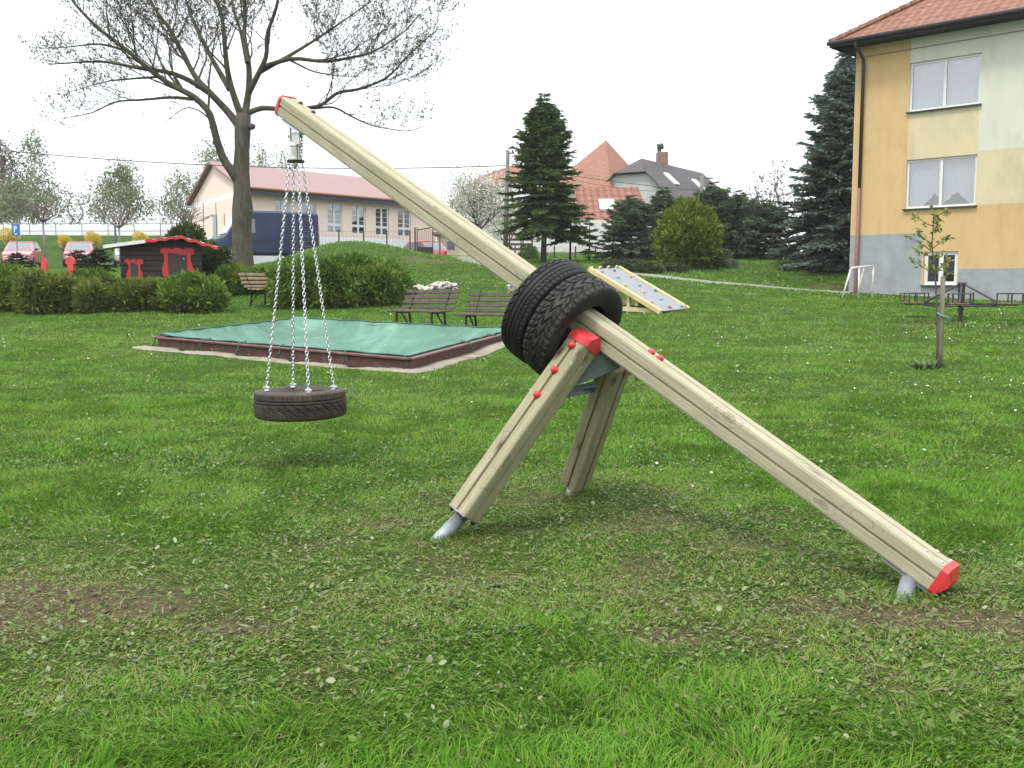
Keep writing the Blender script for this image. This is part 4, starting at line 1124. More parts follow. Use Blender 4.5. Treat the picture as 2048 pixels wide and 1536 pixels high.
gq = [E0 + YF.n * .07 + np.array([0, 0, .09]) - YF.d * .05, E1 + YF.n * .07 + np.array([0, 0, .09])]
MB().tube(gq, .075, 10).build("gutter", M_soff, yh, smooth=True)
# downpipe: dark above, red-brown below
td = T(1724, 300)[0]; zc = T(1725, 378)[1]
M_pipe1 = pm("dark_brown_pipe", (.045, .032, .032), .45); M_pipe2 = pm("red_brown_pipe", (.17, .075, .065), .5)
dp = MB().tube([YF.at(td - .03, zr_ + .05, ov + .05), YF.at(td - .03, zr_ - .12, ov + .02), YF.at(td + .0, zr_ - .42, .16), YF.at(td, zr_ - .6, .10), YF.at(td, zc, .10)], .055, 10).build("downpipe", M_pipe1, yh, smooth=True)
MB().tube([YF.at(td, zc + .02, .10), YF.at(td - .02, zb + .05, .10), YF.at(td - .02, zb - .3, .10)], .062, 10).build("downpipe", M_pipe2, yh, smooth=True)
cb = MB(); p_, q_ = YF.at(0, T(1704, 108)[1], .02), YF.at(tEnd, T(2048, 56)[1] + .02, .02)
zz_ = T(1850, 93)[1]; cb.tube([YF.at(0, zz_ - .02, .02), YF.at(6, zz_, .02), YF.at(tEnd, zz_ + .05, .02)], .012, 5); cb.build("facade_cable", pm("grey_cable", (.22, .2, .16), .6), yh)

# ---- the pink school-like hall on the left
PF = Face(P(486, 520, 58.5), (.65, .76, 0))
pk = thing("pink_hall", "long low pink and white hall with a dull red roof and six tall windows", "hall", PF.o)
Q = lambda u, v: PF.px(u, v)
Lp = Q(872, 470)[0]
zEa = Q(650, 393)[1]; zW1 = Q(650, 405)[1]; zWt = Q(690, 408)[1]; zPl = Q(690, 474)[1]; zgr = 2.6
winpx = [(550, 581), (604, 633.5), (654, 684.5), (703, 731.5), (750.5, 777.5), (795, 821.5)]
zwt, zwb = Q(669, 407)[1], Q(669, 467)[1]
PKM = [pm("pink_plaster", (.72, .575, .49), .9, .04, 2, dirt=(.67, .53, .45)), pm("white_plaster", (.72, .73, .73), .9, .04, 2, dirt=(.64, .65, .65))]
hs = []
for a, b_ in winpx:
    t0, t1 = Q(a, 440)[0], Q(b_, 440)[0]; hs.append((t0, t1, zwb, zwt))
zb1 = Q(690, 403)[1]
def pmat(t, z): return 1 if z > zwt + .12 or z < zPl else 0
mb = wall_cells(PF, [-.0, Lp], [zgr, zPl, zwt + .12, zEa], hs, pmat)
gd_ = unit((-.50, .866, 0)); GW = 12.7
apx = np.array([0, 0, 0.]) + PF.at(0, 0) + gd_ * GW / 2
zAp = zEa + 2.0
GLp = PF.at(0, zEa) + gd_ * GW
a0, a1 = PF.at(0, zgr), PF.at(0, zEa); c0, c1 = PF.at(0, zgr) + gd_ * GW, PF.at(0, zEa) + gd_ * GW; ap = apx + np.array([0, 0, zAp])
zwl, zwh = zwt + .1, zwt + 1.15
def gl(z): return PF.at(0, z), PF.at(0, z) + gd_ * GW
g = [gl(z) for z in (zgr, zPl, zwl, zEa)]
mb.add([g[0][0], g[0][1], g[1][1], g[1][0]], [(0, 1, 2, 3)], 1); mb.add([g[1][0], g[1][1], g[2][1], g[2][0]], [(0, 1, 2, 3)], 0)
mb.add([g[2][0], g[2][1], g[3][1], g[3][0]], [(0, 1, 2, 3)], 1); mb.add([g[3][0], g[3][1], ap], [(0, 1, 2)], 0)
mb.build("wall", PKM, pk)
M_proof = pm("dull_red_sheet_roof", (.195, .110, .100), .55, .06, 1.5, dirt=(.17, .095, .088))
M_pend = pm("dark_eave", (.03, .03, .05), .5)
e0, e1 = PF.at(-.35, zEa + .08, .5), PF.at(Lp, zEa + .08, .5); r0, r1 = ap + np.array([0, 0, .25]) - PF.d * .35, ap + np.array([0, 0, .25]) + PF.d * Lp
f0, f1 = PF.at(-.35, zEa + .08) + gd_ * (GW + .5), PF.at(Lp, zEa + .08) + gd_ * (GW + .5)
roof_plane("roof", [e0, e1, r1, r0], M_proof, pk, .14); roof_plane("roof", [f1, f0, r0, r1], M_proof, pk, .14)
MB().beam(e0 - np.array([0, 0, .16]), e1 - np.array([0, 0, .16]), .12, .3).build("eave_board", M_pend, pk)
MB().tube([e0 + PF.n * .1, e1 + PF.n * .1], .085, 8).build("gutter", pm("copper_gutter", (.22, .09, .045), .5), pk)
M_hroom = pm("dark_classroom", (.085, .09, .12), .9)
for h in hs: window(PF, h, pk, 2, fw=.10, split=.30, bars=3, sill=None, room=M_hroom, mullw=.15)
# grey-blue side door leaf on the gable wall
GF_d = gd_
MB().box(PF.at(0, zgr + 2.0) + gd_ * 6.2 - PF.d * .03, (.08, .9, 2.6), np.stack([PF.d, gd_, np.array([0, 0, 1.0])], 1)).build("door", pm("grey_green_door", (.25, .35, .33), .5), pk)

# ---- houses beyond the spruce
M_otile = tilemat("orange_clay_tile", (.215, .098, .064), (.275, .13, .086), .35, .40, .7)
M_rtile = tilemat("red_band_tile", (.165, .066, .048), (.245, .108, .075), .45, .85, .45)
M_gtile = pm("dark_grey_slate", (.055, .046, .048), .8, .2, 3, bump=.3, bscale=5)
M_wht = pm("white_house_plaster", (.56, .56, .53), .9, .04, 1.5, dirt=(.47, .47, .44))
M_gry = pm("pale_grey_gable", (.40, .40, .37), .9, .05, 1.5, dirt=(.34, .34, .31))
D1 = 78.0
oh = thing("orange_roof_house", "big house with a steep orange pyramid roof standing behind the tall spruce", "house", P(1150, 520, D1))
apx = P(1212, 280, D1 + 6)
eL, eR, eB, eBR = P(1085, 384, D1), P(1272, 372, D1 - 4 + 4), P(1060, 384, D1 + 12), P(1330, 374, D1 + 12)
ze = min(eL[2], eR[2]); 
for q in (eL, eR, eB, eBR): q[2] = ze
eM = np.array([(eL[0] * .32 + eR[0] * .68), eL[1] - 3.5, ze])
roof_plane("roof", [eL, eM, apx], M_otile, oh); roof_plane("roof", [eM, eBR, apx], M_otile, oh); roof_plane("roof", [eBR, eB, apx], M_otile, oh); roof_plane("roof", [eB, eL, apx], M_otile, oh)
m = MB(); zg_ = 2.5
cx = np.mean([eL, eM, eBR, eB], axis=0)
cs = [q + (cx - q) * .06 for q in (eL, eM, eBR, eB)]
for p_, q_ in zip(cs, cs[1:] + cs[:1]): m.add([(p_[0], p_[1], zg_), (q_[0], q_[1], zg_), (q_[0], q_[1], ze - .02), (p_[0], p_[1], ze - .02)], [(0, 1, 2, 3)])
m.build("wall", M_wht, oh)
# left wing of the same house: long hipped roof reaching to the left of the pole
zl, zrw = P(905, 402, D1 - 2)[2], P(958, 353, D1 + 2)[2]
wl0, wl1 = P(900, 405, 88), P(1040, 362, 70); wr0, wr1 = P(957, 357, 91), P(1045, 343, 80); wb0, wb1 = P(900, 405, 96), P(1060, 385, 90)
for q in (wl0, wl1, wb0, wb1): q[2] = 8.73
for q in (wr0, wr1): q[2] = 11.1
zl = 8.73
roof_plane("roof", [wl0, wl1, wr1, wr0], M_otile, oh); roof_plane("roof", [wb0, wl0, wr0], M_otile, oh)
m = MB(); p_, q_ = wl0 + np.array([.5, .4, 0]), wl1 + np.array([0, .4, 0]); m.add([(p_[0], p_[1], zg_), (q_[0], q_[1], zg_), (q_[0], q_[1], zl - .02), (p_[0], p_[1], zl - .02)], [(0, 1, 2, 3)])
p2 = wb0 + np.array([.5, 0, 0]); m.add([(p2[0], p2[1], zg_), (p_[0], p_[1], zg_), (p_[0], p_[1], zl - .02), (p2[0], p2[1], zl - .02)], [(0, 1, 2, 3)]); m.build("wall", M_wht, oh)
for u in (948,):
    q = P(u, 462, D1 + 2.0); m = MB().box(q + np.array([0, -.25 + .02 * 0, 0]), (1.0, .12, 1.5)); m.build("window", M_hroom, oh)

# low barn with banded red tiles and a roof window
bh = thing("red_tiled_barn", "low white building under a bright red tiled roof with one roof window, by young spruces", "barn", P(1200, 520, 66))
b0, b1, b2, b3 = P(1150, 447, 63), P(1305, 447, 63), P(1276, 379, 68), P(1150, 370, 68)
for q in (b0, b1): q[2] = b0[2]
for q in (b2, b3): q[2] = (b2[2] + b3[2]) / 2
rfb = roof_plane("roof", [b0, b1, b2, b3], M_rtile, bh)
n_ = unit(np.cross(b1 - b0, b3 - b0)); n_ = n_ if n_[2] > 0 else -n_
def on_plane(u, v, p0, nn):
    r = ray(u, v); o_ = np.array([0, 0, CAMH]); return o_ + r * (np.dot(p0 - o_, nn) / np.dot(r, nn))
def skylight(u, v, w, h, p0, nn, ux, parent):
    c = on_plane(u, v, p0, nn); uy = np.cross(nn, ux)
    f = MB().box(c + nn * .05, (w, h, .14), np.stack([ux, uy, nn], 1)).build("roof_window", M_pvc, parent)
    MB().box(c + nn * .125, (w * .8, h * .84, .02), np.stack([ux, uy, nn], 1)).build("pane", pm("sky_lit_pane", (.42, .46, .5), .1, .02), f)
skylight(1214, 411, 1.0, 1.5, b0, n_, unit(b1 - b0), bh)
m = MB(); m.add([(b0[0], b0[1] + .4, zg_ - 1), (b1[0] - .4, b1[1] + .4, zg_ - 1), (b1[0] - .4, b1[1] + .4, b1[2]), (b0[0], b0[1] + .4, b0[2])], [(0, 1, 2, 3)])
m.add([(b1[0] - .4, b1[1] + .4, zg_ - 1), (b2[0] + 1.2, b2[1] + 5, zg_ - 1), (b2[0] + 1.2, b2[1] + 5, b1[2]), (b2[0], b2[1], b2[2] - .05), (b1[0] - .4, b1[1] + .4, b1[2])], [(0, 1, 2, 3, 4)]); m.build("wall", M_wht, bh)

# house with the dark grey half-hipped roof
gh = thing("grey_roof_house", "house with a dark grey roof, pale gable end, two roof windows and a brick chimney", "house", P(1330, 520, 74))
dg = 72.0
rA, rB = P(1283, 320, dg + 4.5), P(1400, 345, dg + 14)
eA, eBk = P(1338, 398, dg), P(1452, 393, dg + 10)
hA, hB = P(1246, 342, dg - .5), P(1286, 334, dg - .5 + .6)                     # clipped gable edge
rA[2] = max(rA[2], rB[2]); rB[2] = rA[2]; eBk[2] = eA[2]
eD = unit(rB - rA)
dirE = eD * np.linalg.norm(rB - rA)
eA2 = eA - eD * .6
cl = rA - eD * 2.2 - np.array([0, 0, 1.15]); acr = unit(np.cross((0, 0, 1), eD)); acr = acr if acr[1] < 0 else -acr       # towards the camera side
half_w = np.dot(eA - rA, acr); drop = rA[2] - eA[2]
def GR(l, w, dz): return rA + eD * l + acr * w - np.array([0, 0, dz])
s_ = .36
Lg = np.linalg.norm(rB - rA) + .5
kE = [GR(-2.3, half_w, drop), GR(Lg + 1.4, half_w, drop), GR(Lg, 0, 0), GR(0, 0, 0), GR(-2.0, half_w * s_, drop * s_)]
pf = roof_plane("roof", kE, M_gtile, gh)
kE2 = [GR(Lg + 1.4, -half_w, drop), GR(-2.3, -half_w, drop), GR(-2.0, -half_w * s_, drop * s_), GR(0, 0, 0), GR(Lg, 0, 0)]
roof_plane("roof", kE2, M_gtile, gh)
roof_plane("roof", [GR(-2.1, -half_w * s_, drop * s_), GR(-2.1, half_w * s_, drop * s_), GR(0, 0, 0)], M_gtile, gh)
roof_plane("roof", [GR(Lg + 1.4, half_w, drop), GR(Lg + 1.4, -half_w, drop), GR(Lg, 0, 0)], M_gtile, gh)
m = MB(); w_ = half_w - .5; dd = drop * w_ / half_w
top = [GR(-1.7, w_, dd + .1), GR(-1.7, half_w * s_, drop * s_ + .1), GR(-1.7, -half_w * s_, drop * s_ + .1), GR(-1.7, -w_, dd + .1)]
lowz = zg_ - 1
bot = [np.array([top[0][0], top[0][1], lowz]), np.array([top[3][0], top[3][1], lowz])]
m.add(top + [bot[1], bot[0]], [(0, 1, 2, 3, 4, 5)]); m.build("gable_wall", M_gry, gh)
m = MB(); p_, q_ = GR(-1.7, w_, dd + .1), GR(Lg + 2, w_, dd + .1); m.add([(p_[0], p_[1], lowz), (q_[0], q_[1], lowz), q_, p_], [(0, 1, 2, 3)]); m.build("wall", M_wht, gh)
ng = unit(np.cross(kE[1] - kE[0], kE[3] - kE[0])); ng = ng if ng[2] > 0 else -ng
for u, v in ((1342, 359), (1397, 371)): skylight(u, v, .9, 1.3, kE[0], ng, eD, gh)
cq = P(1324, 322, dg + 8); M_brick = pm("chimney_brick", (.19, .135, .105), .9, .2, 6, bump=.2)
ch = MB().box((cq[0], cq[1], rA[2] + .15), (.85, .85, 1.5), bev=.03).build("chimney", M_brick, gh)
m = MB(); c_ = np.array([cq[0] - .22, cq[1], rA[2] + .95]); m.tube([c_, c_ + np.array([0, 0, .35])], .16, 10); m.tube([c_ + np.array([-.18, 0, .38]), c_ + np.array([.3, 0, .42])], [.22, .24], 12); m.build("cowl", pm("dark_cowl", (.03, .04, .05), .4), ch)

# pale yard building and annex right of the hall (behind the beam) and low white building behind the spruce
ya = thing("yard_annex", "small cream annex with a dim window at the right end of the hall", "annex", P(895, 505, 66))
p0, p1, z1 = P(874, 510, 66), P(935, 510, 66), P(880, 470, 66)[2]
m = MB().box(((p0[0] + p1[0]) / 2, 67.5, (2 + z1) / 2), (p1[0] - p0[0], 3, z1 - 2)); m.build("wall", pm("cream_plaster", (.52, .44, .34), .9), ya)
q = P(903, 490, 66); MB().box((q[0], 65.47, q[2] + .1), (.5, .08, .9)).build("window", M_hroom, ya)
MB().box((p0[0] + 1.0, 67.4, z1 + .1), (p1[0] - p0[0] + .6, 3.4, .16)).build("roof", M_proof, ya)
wb = thing("white_outbuilding", "long low white outbuilding seen under the branches of the tall spruce", "outbuilding", P(1100, 515, 62))
p0, p1, z1 = P(1035, 510, 62), P(1240, 510, 62), P(1100, 440, 62)[2]
m = MB().box(((p0[0] + p1[0]) / 2, 64, (1.6 + z1) / 2), (p1[0] - p0[0], 4, z1 - 1.6)); m.build("wall", M_wht, wb)
MB().box(((p0[0] + p1[0]) / 2, 61.93, 3.05), (p1[0] - p0[0], .1, .7)).build("plinth", pm("brown_plinth", (.16, .11, .08), .9, .2), wb)
# ------------------------------------------------------------------ trees
M_barkd = pm("grey_brown_bark", (.042, .036, .025), .95, .25, 5, col2=(.105, .093, .066), bump=.9, bscale=14, bdist=.04, stretch=(2.2, 2.2, .5), dirt=(.062, .066, .028), dscale=.9)
M_barkt = pm("dark_twigs", (.050, .041, .034), .9, .2, 3)
M_bud = leafmat("opening_buds", [(0, (.045, .040, .020)), (.55, (.085, .080, .032)), (1, (.15, .15, .06))], .25)
def perp(d):
    r = RNG.normal(size=3); r -= d * np.dot(r, d); return unit(r)
def grow(pts, r0, r1, level, mb, mbt, tips, spawn, upl=.25, lmax=3, seglen=.5, thin=.0075):
    """adds tube(s) for one limb and recursively its side shoots"""
    pts = np.asarray(pts, float); n = len(pts)
    L = np.concatenate([[0], np.cumsum(np.linalg.norm(np.diff(pts, axis=0), axis=1))]); T = L[-1]
    rr = r0 + (r1 - r0) * (L / T) ** .8
    (mb if r0 > .03 else mbt).tube(pts, rr, 7 if r0 > .06 else (5 if r0 > .025 else 3), cap=False)
    if level >= lmax:
        tips.append(pts[-1]); 
        if n > 3: tips.append(pts[-2])
        return
    k = max(1, int(T / spawn[level])); tips.append(pts[-1])
    for a in range(k):
        f = .22 + .78 * (a + random.random()) / k if level else .30 + .70 * (a + random.random()) / k
        s = min(T * f, T * .98); i = min(n - 2, np.searchsorted(L, s) - 1); i = max(i, 0)
        p = pts[i] + (pts[i + 1] - pts[i]) * ((s - L[i]) / max(1e-6, L[i + 1] - L[i]))
        d = unit(pts[i + 1] - pts[i]); side = perp(d); side[2] = abs(side[2]) * .5 + side[2] * .5
        ang = rad(random.uniform(28, 60)); nd = unit(d * math.cos(ang) + side * math.sin(ang))
        ln = (T * (1 - f * .62)) * random.uniform(.32, .55) if level == 0 else T * random.uniform(.35, .65)
        ln = max(.35, ln); rs = max(thin, np.interp(s, L, rr) * random.uniform(.30, .48))
        m = max(4, int(ln / seglen) + 2); q = [p]; cur = nd.copy()
        for b in range(m - 1):
            cur = unit(cur + np.array([0, 0, upl * .35]) + RNG.normal(size=3) * .13); q.append(q[-1] + cur * ln / (m - 1))
        grow(q, rs, max(thin * .55, rs * .3), level + 1, mb, mbt, tips, spawn, upl, lmax, seglen * .8, thin)

# ---- the big bare tree
ZS = 950 / 2048
def Z(p, d): return P(p[0] * ZS, p[1] * ZS, d)
TD = 34.5
gT = ground_at(488, 541); 
tree = thing("bare_tree", "large bare spreading tree with opening buds behind the hedge, its trunk forking low", "tree", (Z((1047, 1160), TD)[0], TD, G(Z((1047, 1160), TD)[0], TD)))
zg0 = W[tree.name].translation
trunk = [np.array(zg0) + np.array([0, 0, -.2]), np.array(zg0) + np.array([0, 0, .35]), Z((1044, 1060), TD), Z((1042, 960), TD), Z((1046, 900), TD), Z((1044, 830), TD), Z((1040, 740), TD), Z((1044, 640), TD), Z((1046, 560), TD), Z((1050, 490), TD)]
tm = MB(); tm.tube(trunk, [.50, .38, .335, .325, .35, .285, .27, .25, .27, .24], 22)
for q, r in ((Z((1074, 912), TD - .1), .12), (Z((932, 612), TD), .13), (Z((917, 547), TD), .12), (Z((1086, 545), TD - .1), .13)):
    tm.lathe([(.001, -r), (r * .8, -r * .5), (r, 0), (r * .7, r * .6), (.001, r * .8)], 10, Matrix.Translation(Vector(q)))
limbs = [
 ([(1030, 790), (1008, 745), (960, 670), (928, 570), (903, 495), (830, 428), (745, 372), (660, 312), (560, 225), (420, 115), (330, 20), (250, -70)], .19, .04, -1.2),
 ([(1030, 545), (985, 470), (905, 402), (840, 330), (790, 240), (735, 120), (680, 55), (640, -20), (600, -130)], .17, .04, 1.5),
 ([(905, 402), (822, 345), (742, 320), (610, 291), (450, 262), (320, 262), (210, 268)], .13, .02, -1.6),
 ([(1040, 500), (1012, 400), (985, 300), (968, 180), (952, 60), (938, -20), (920, -160)], .155, .045, -.6),
 ([(1055, 500), (1075, 385), (1066, 280), (1054, 150), (1060, 60), (1055, -20), (1050, -170)], .16, .045, .9),
 ([(1072, 400), (1112, 322), (1142, 255), (1152, 150), (1190, 30), (1205, -40), (1240, -160)], .13, .04, -1.1),
 ([(1118, 312), (1250, 238), (1380, 170), (1500, 88), (1600, 10)], .10, .02, 1.6),
 ([(1126, 292), (1250, 258), (1400, 268), (1600, 222), (1750, 135), (1800, 60)], .11, .018, -1.8),
 ([(1075, 485), (1130, 460), (1205, 465), (1340, 470), (1390, 450), (1440, 402), (1560, 385), (1680, 330), (1790, 235), (1890, 130)], .12, .018, -.9),
 ([(1350, 468), (1440, 455), (1520, 512), (1600, 540), (1750, 560), (1830, 540)], .055, .013, .8),
 ([(830, 428), (740, 415), (620, 420), (500, 440), (400, 480), (270, 520)], .075, .014, 1.0),
 ([(990, 385), (905, 255), (840, 85), (800, -10), (760, -120)], .13, .03, 1.9),
 ([(1066, 270), (1040, 130), (1000, 30), (985, -80)], .10, .03, 1.8),
 ([(935, 545), (860, 470), (800, 455), (700, 520)], .04, .012, -1.3),
 ([(705, 330), (600, 330), (480, 345), (350, 390)], .06, .014, -.8),
 ([(560, 225), (440, 190), (300, 190), (160, 210)], .06, .014, 1.0),
 ([(1250, 260), (1350, 300), (1450, 330), (1540, 330)], .05, .013, 1.0),
]
tb, tt_, tips = MB(), MB(), []
for px, r0, r1, dd in limbs:
    k = len(px); q = []
    for i_, p_ in enumerate(px):
        q.append(Z(p_, TD + dd * 1.5 * (i_ / (k - 1)) ** 1.1 * (1.0 if len(px) > 5 else .8)) + (RNG.normal(size=3) * .05 if i_ else 0))
    # smooth resample
    q = np.array(q); L = np.concatenate([[0], np.cumsum(np.linalg.norm(np.diff(q, axis=0), axis=1))]); u_ = np.linspace(0, L[-1], 3 * k)
    q2 = np.stack([np.interp(u_, L, q[:, a]) for a in range(3)], 1); q2[1:-1] = (q2[:-2] + 2 * q2[1:-1] + q2[2:]) / 4
    grow(q2, r0 * .84, r1 * .8, 0, tb, tt_, tips, [.38, .25, .25], .30, 3, .35, .0068)
tm.build("trunk", M_barkd, tree, smooth=True); tb.build("limbs", M_barkd, tree, smooth=True); tt_.build("twigs", M_barkt, tree)
tips = np.array(tips); bm = MB(); n = len(tips)
for k in range(2):
    leafquads(bm, tips + RNG.normal(size=(n, 3)) * .035, RNG.normal(size=(n, 3)) + np.array([0, 0, .5]), RNG.uniform(.06, .15, n), RNG.uniform(.025, .055, n))
bm.build("buds", M_bud, tree, attr=True)

# ---- conifers
def spruce_mesh(h, R, base, nb, seed, taper=1.0, droop=.25, spray=.30, dens=9.0, up=0.35, irregular=.2, wid=.30):
    """returns (trunk MB, branch-wood MB, needle MB) with the foot at the origin"""
    r = np.random.default_rng(seed); tr, nd = MB(), MB()
    ks = np.linspace(0, h, 12); tr.tube([(0.02 * math.sin(k), .02 * math.cos(k * 1.3), k) for k in ks], np.maximum(.012, .032 * h * .55 * (1 - ks / h) + .01), 9)
    C, D, N, A = [], [], [], []
    for b in range(nb):
        f = (b + .5) / nb; nw = max(6, nb / 9.0); fq = (math.floor(f * nw) + .5 + .5 * (r.random() - .5)) / nw
        z = base + (h - base) * (.2 * f + .8 * fq) ** .85
        rel = min(.995, (z - base) / (h - base))
        prof = (1 - rel) ** taper * min(1.0, .72 + rel * 2.2) * min(1.0, .10 + (1 - rel) * 5.5)
        ln = max(.12, R * prof * (1 + irregular * float(np.clip(r.normal(), -1.8, 1.15)))); az = b * 2.39996 + r.normal() * .3
        el = -.28 * (1 - rel) + up * rel * 1.2
        dr = np.array([math.cos(az), math.sin(az), 0]); m = 8; s = np.linspace(0, 1, m)
        zz = z + ln * (el * s - droop * (s ** 1.6) * (1 - rel) + .14 * s ** 4)
        pts = dr[None] * (ln * s)[:, None]; pts[:, 2] = zz
        tr.tube(pts, np.linspace(.012 + .012 * ln, .004, m), 3, cap=False)
        k = int(dens * ln * 2.2) + 4; t = np.sort(r.uniform(.10, 1.0, k)); side = np.array([-dr[1], dr[0], 0])
        px = np.stack([np.interp(t, s, pts[:, a]) for a in range(3)], 1)
        sg = np.where(np.arange(k) % 2 == 0, 1, -1)
        fwd = r.uniform(.45, 1.0, k); dd = dr[None] * fwd[:, None] + side[None] * (sg * r.uniform(.5, 1.1, k))[:, None]; dd[:, 2] = r.uniform(-.28, .10, k) * (1 - .6 * rel)
        ll = spray * (.45 + .75 * (1 - t)) * r.uniform(.7, 1.35, k) * min(1, .5 + ln)
        C.append(px); D.append(dd * 1.0); A.append(np.clip(.5 + .18 * r.normal() + .2 * r.normal(size=k), 0, 1)); N.append(ll)
        # second order: little sprays hanging off each side spray
        un = dd / np.linalg.norm(dd, axis=1)[:, None]
        for q in range(2):
            o = r.uniform(.3, .9, k)
            C.append(px + un * (ll * o)[:, None]); d2 = un + r.normal(size=(k, 3)) * .55; d2[:, 2] = d2[:, 2] * .55 - .15 * (1 - rel); D.append(d2); N.append(ll * r.uniform(.4, .7, k)); A.append(np.clip(.5 + .18 * r.normal() + .22 * r.normal(size=k), 0, 1))
    C, D, N, A = np.concatenate(C), np.concatenate(D), np.concatenate(N), np.concatenate(A)
    n = len(C); nn = r.normal(size=(n, 3)) * .6 + np.array([0, 0, 1.0])
    leafquads(nd, C, D, N, N * wid * r.uniform(.8, 1.2, n), A, nn); leafquads(nd, C, D, N, N * wid * .8, A * .8, np.cross(D, nn))
    return tr, nd
M_spr = leafmat("dark_spruce_needles", [(0, (0.028, 0.053, 0.017)), (.45, (0.078, 0.144, 0.037)), (1, (0.172, 0.265, 0.070))], .12, .6, .25)
M_blue = leafmat("blue_spruce_needles", [(0, (0.053, 0.082, 0.066)), (.5, (0.154, 0.220, 0.179)), (1, (0.307, 0.395, 0.330))], .12, .6, .25)
M_mix = leafmat("grey_green_spruce_needles", [(0, (0.037, 0.066, 0.036)), (.5, (0.106, 0.169, 0.088)), (1, (0.219, 0.296, 0.156))], .12, .6, .25)
M_sbark = pm("spruce_bark", (.055, .040, .030), .95, .3, 8, bump=.5)
def place_tree(name, label, x, y, meshes, needles, group=None, rot=0.0, sc=1.0):
    t = thing(name, label, "tree", (x, y, G(x, y) - .05), rot, group)
    tr, nd = meshes
    tr.build("trunk", M_sbark, t, frame=W[t.name], smooth=True); nd.build("crown", needles, t, frame=W[t.name], attr=True)
    if sc != 1.0:
        for ch in t.children: ch.scale = (sc, sc, sc)
    return t
def height_px(u, v0, v1, d): return P(u, v1, d)[2] - P(u, v0, d)[2]
g = ground_at(1087, 524); d = g[1]
h = height_px(1087, 524, 188, d)
sp1 = place_tree("spruce_tree", "tall dark spruce with a bare lower trunk, left of the orange pyramid roof", g[0], d, spruce_mesh(h, 1.80 * d / 42, h * .20, 230, 3, .66, .26, .44, 14, .4, .24, .25), M_spr)
# the small dark companion beside it
x2 = P(1140, 520, d + .8); h2 = height_px(1140, 524, 395, d)
sp1b = place_tree("spruce_tree", "narrow dark spruce close to the right of the tall spruce, on a thin bare trunk", x2[0], d + .8, spruce_mesh(h2, .95, h2 * .32, 70, 8, .7, .3, .34, 10, .35, .25, .26), M_spr)
x2 = P(1178, 522, d + 1.5); h2 = height_px(1178, 524, 430, d)
place_tree("spruce_tree", "thin young spruce with sparse branches in front of the red tiled barn", x2[0], d + 1.5, spruce_mesh(h2, .62, h2 * .14, 46, 18, .8, .2, .26, 9, .4, .3, .26), M_spr)
# blue spruce by the yellow house
db = 40.0; q = P(1672, 527, db); gz = G(q[0], db); h = P(1672, 96, db)[2] - gz
q0 = P(1682, 527, db)
sp2 = place_tree("blue_spruce", "big blue-green spruce reaching up beside the corner of the yellow house", q0[0], db, spruce_mesh(h, 2.6, .25, 330, 21, .74, .20, .50, 17, .30, .24, .30), M_blue)
# row of spruces
ROW = [(1262, 525, 392, 44.5, 1.65, "wide spruce at the left end of the row, with the barn roof above it", "mix"),
       (1325, 522, 376, 47.0, 1.3, "spruce whose pale loose top stands before the grey roofed house", "mix"),
       (1424, 524, 366, 46.0, 1.8, "spruce in the row behind the round thuja, the tallest of its right side", "mix"),
       (1478, 522, 384, 46.0, 1.75, "dark spruce in the row, second from the blue spruce", "mix"),
       (1530, 524, 402, 45.0, 1.8, "flat topped spruce in the row, nearest to the blue spruce", "mix"),
       (1400, 522, 395, 49.0, 1.5, "half hidden spruce in the row, just below the grey roof's roof windows", "mix")]
for k, (u, vb, vt, dr_, R_, lb, kind) in enumerate(ROW):
    q = P(u, vb, dr_); gz = G(q[0], dr_); h = P(u, vt, dr_)[2] - gz
    place_tree("spruce_tree", lb, q[0], dr_, spruce_mesh(h, R_, .1, 120, 30 + k, .70, .14, .42, 13, .5, .32, .27), M_mix, "spruces in a row behind the lawn")

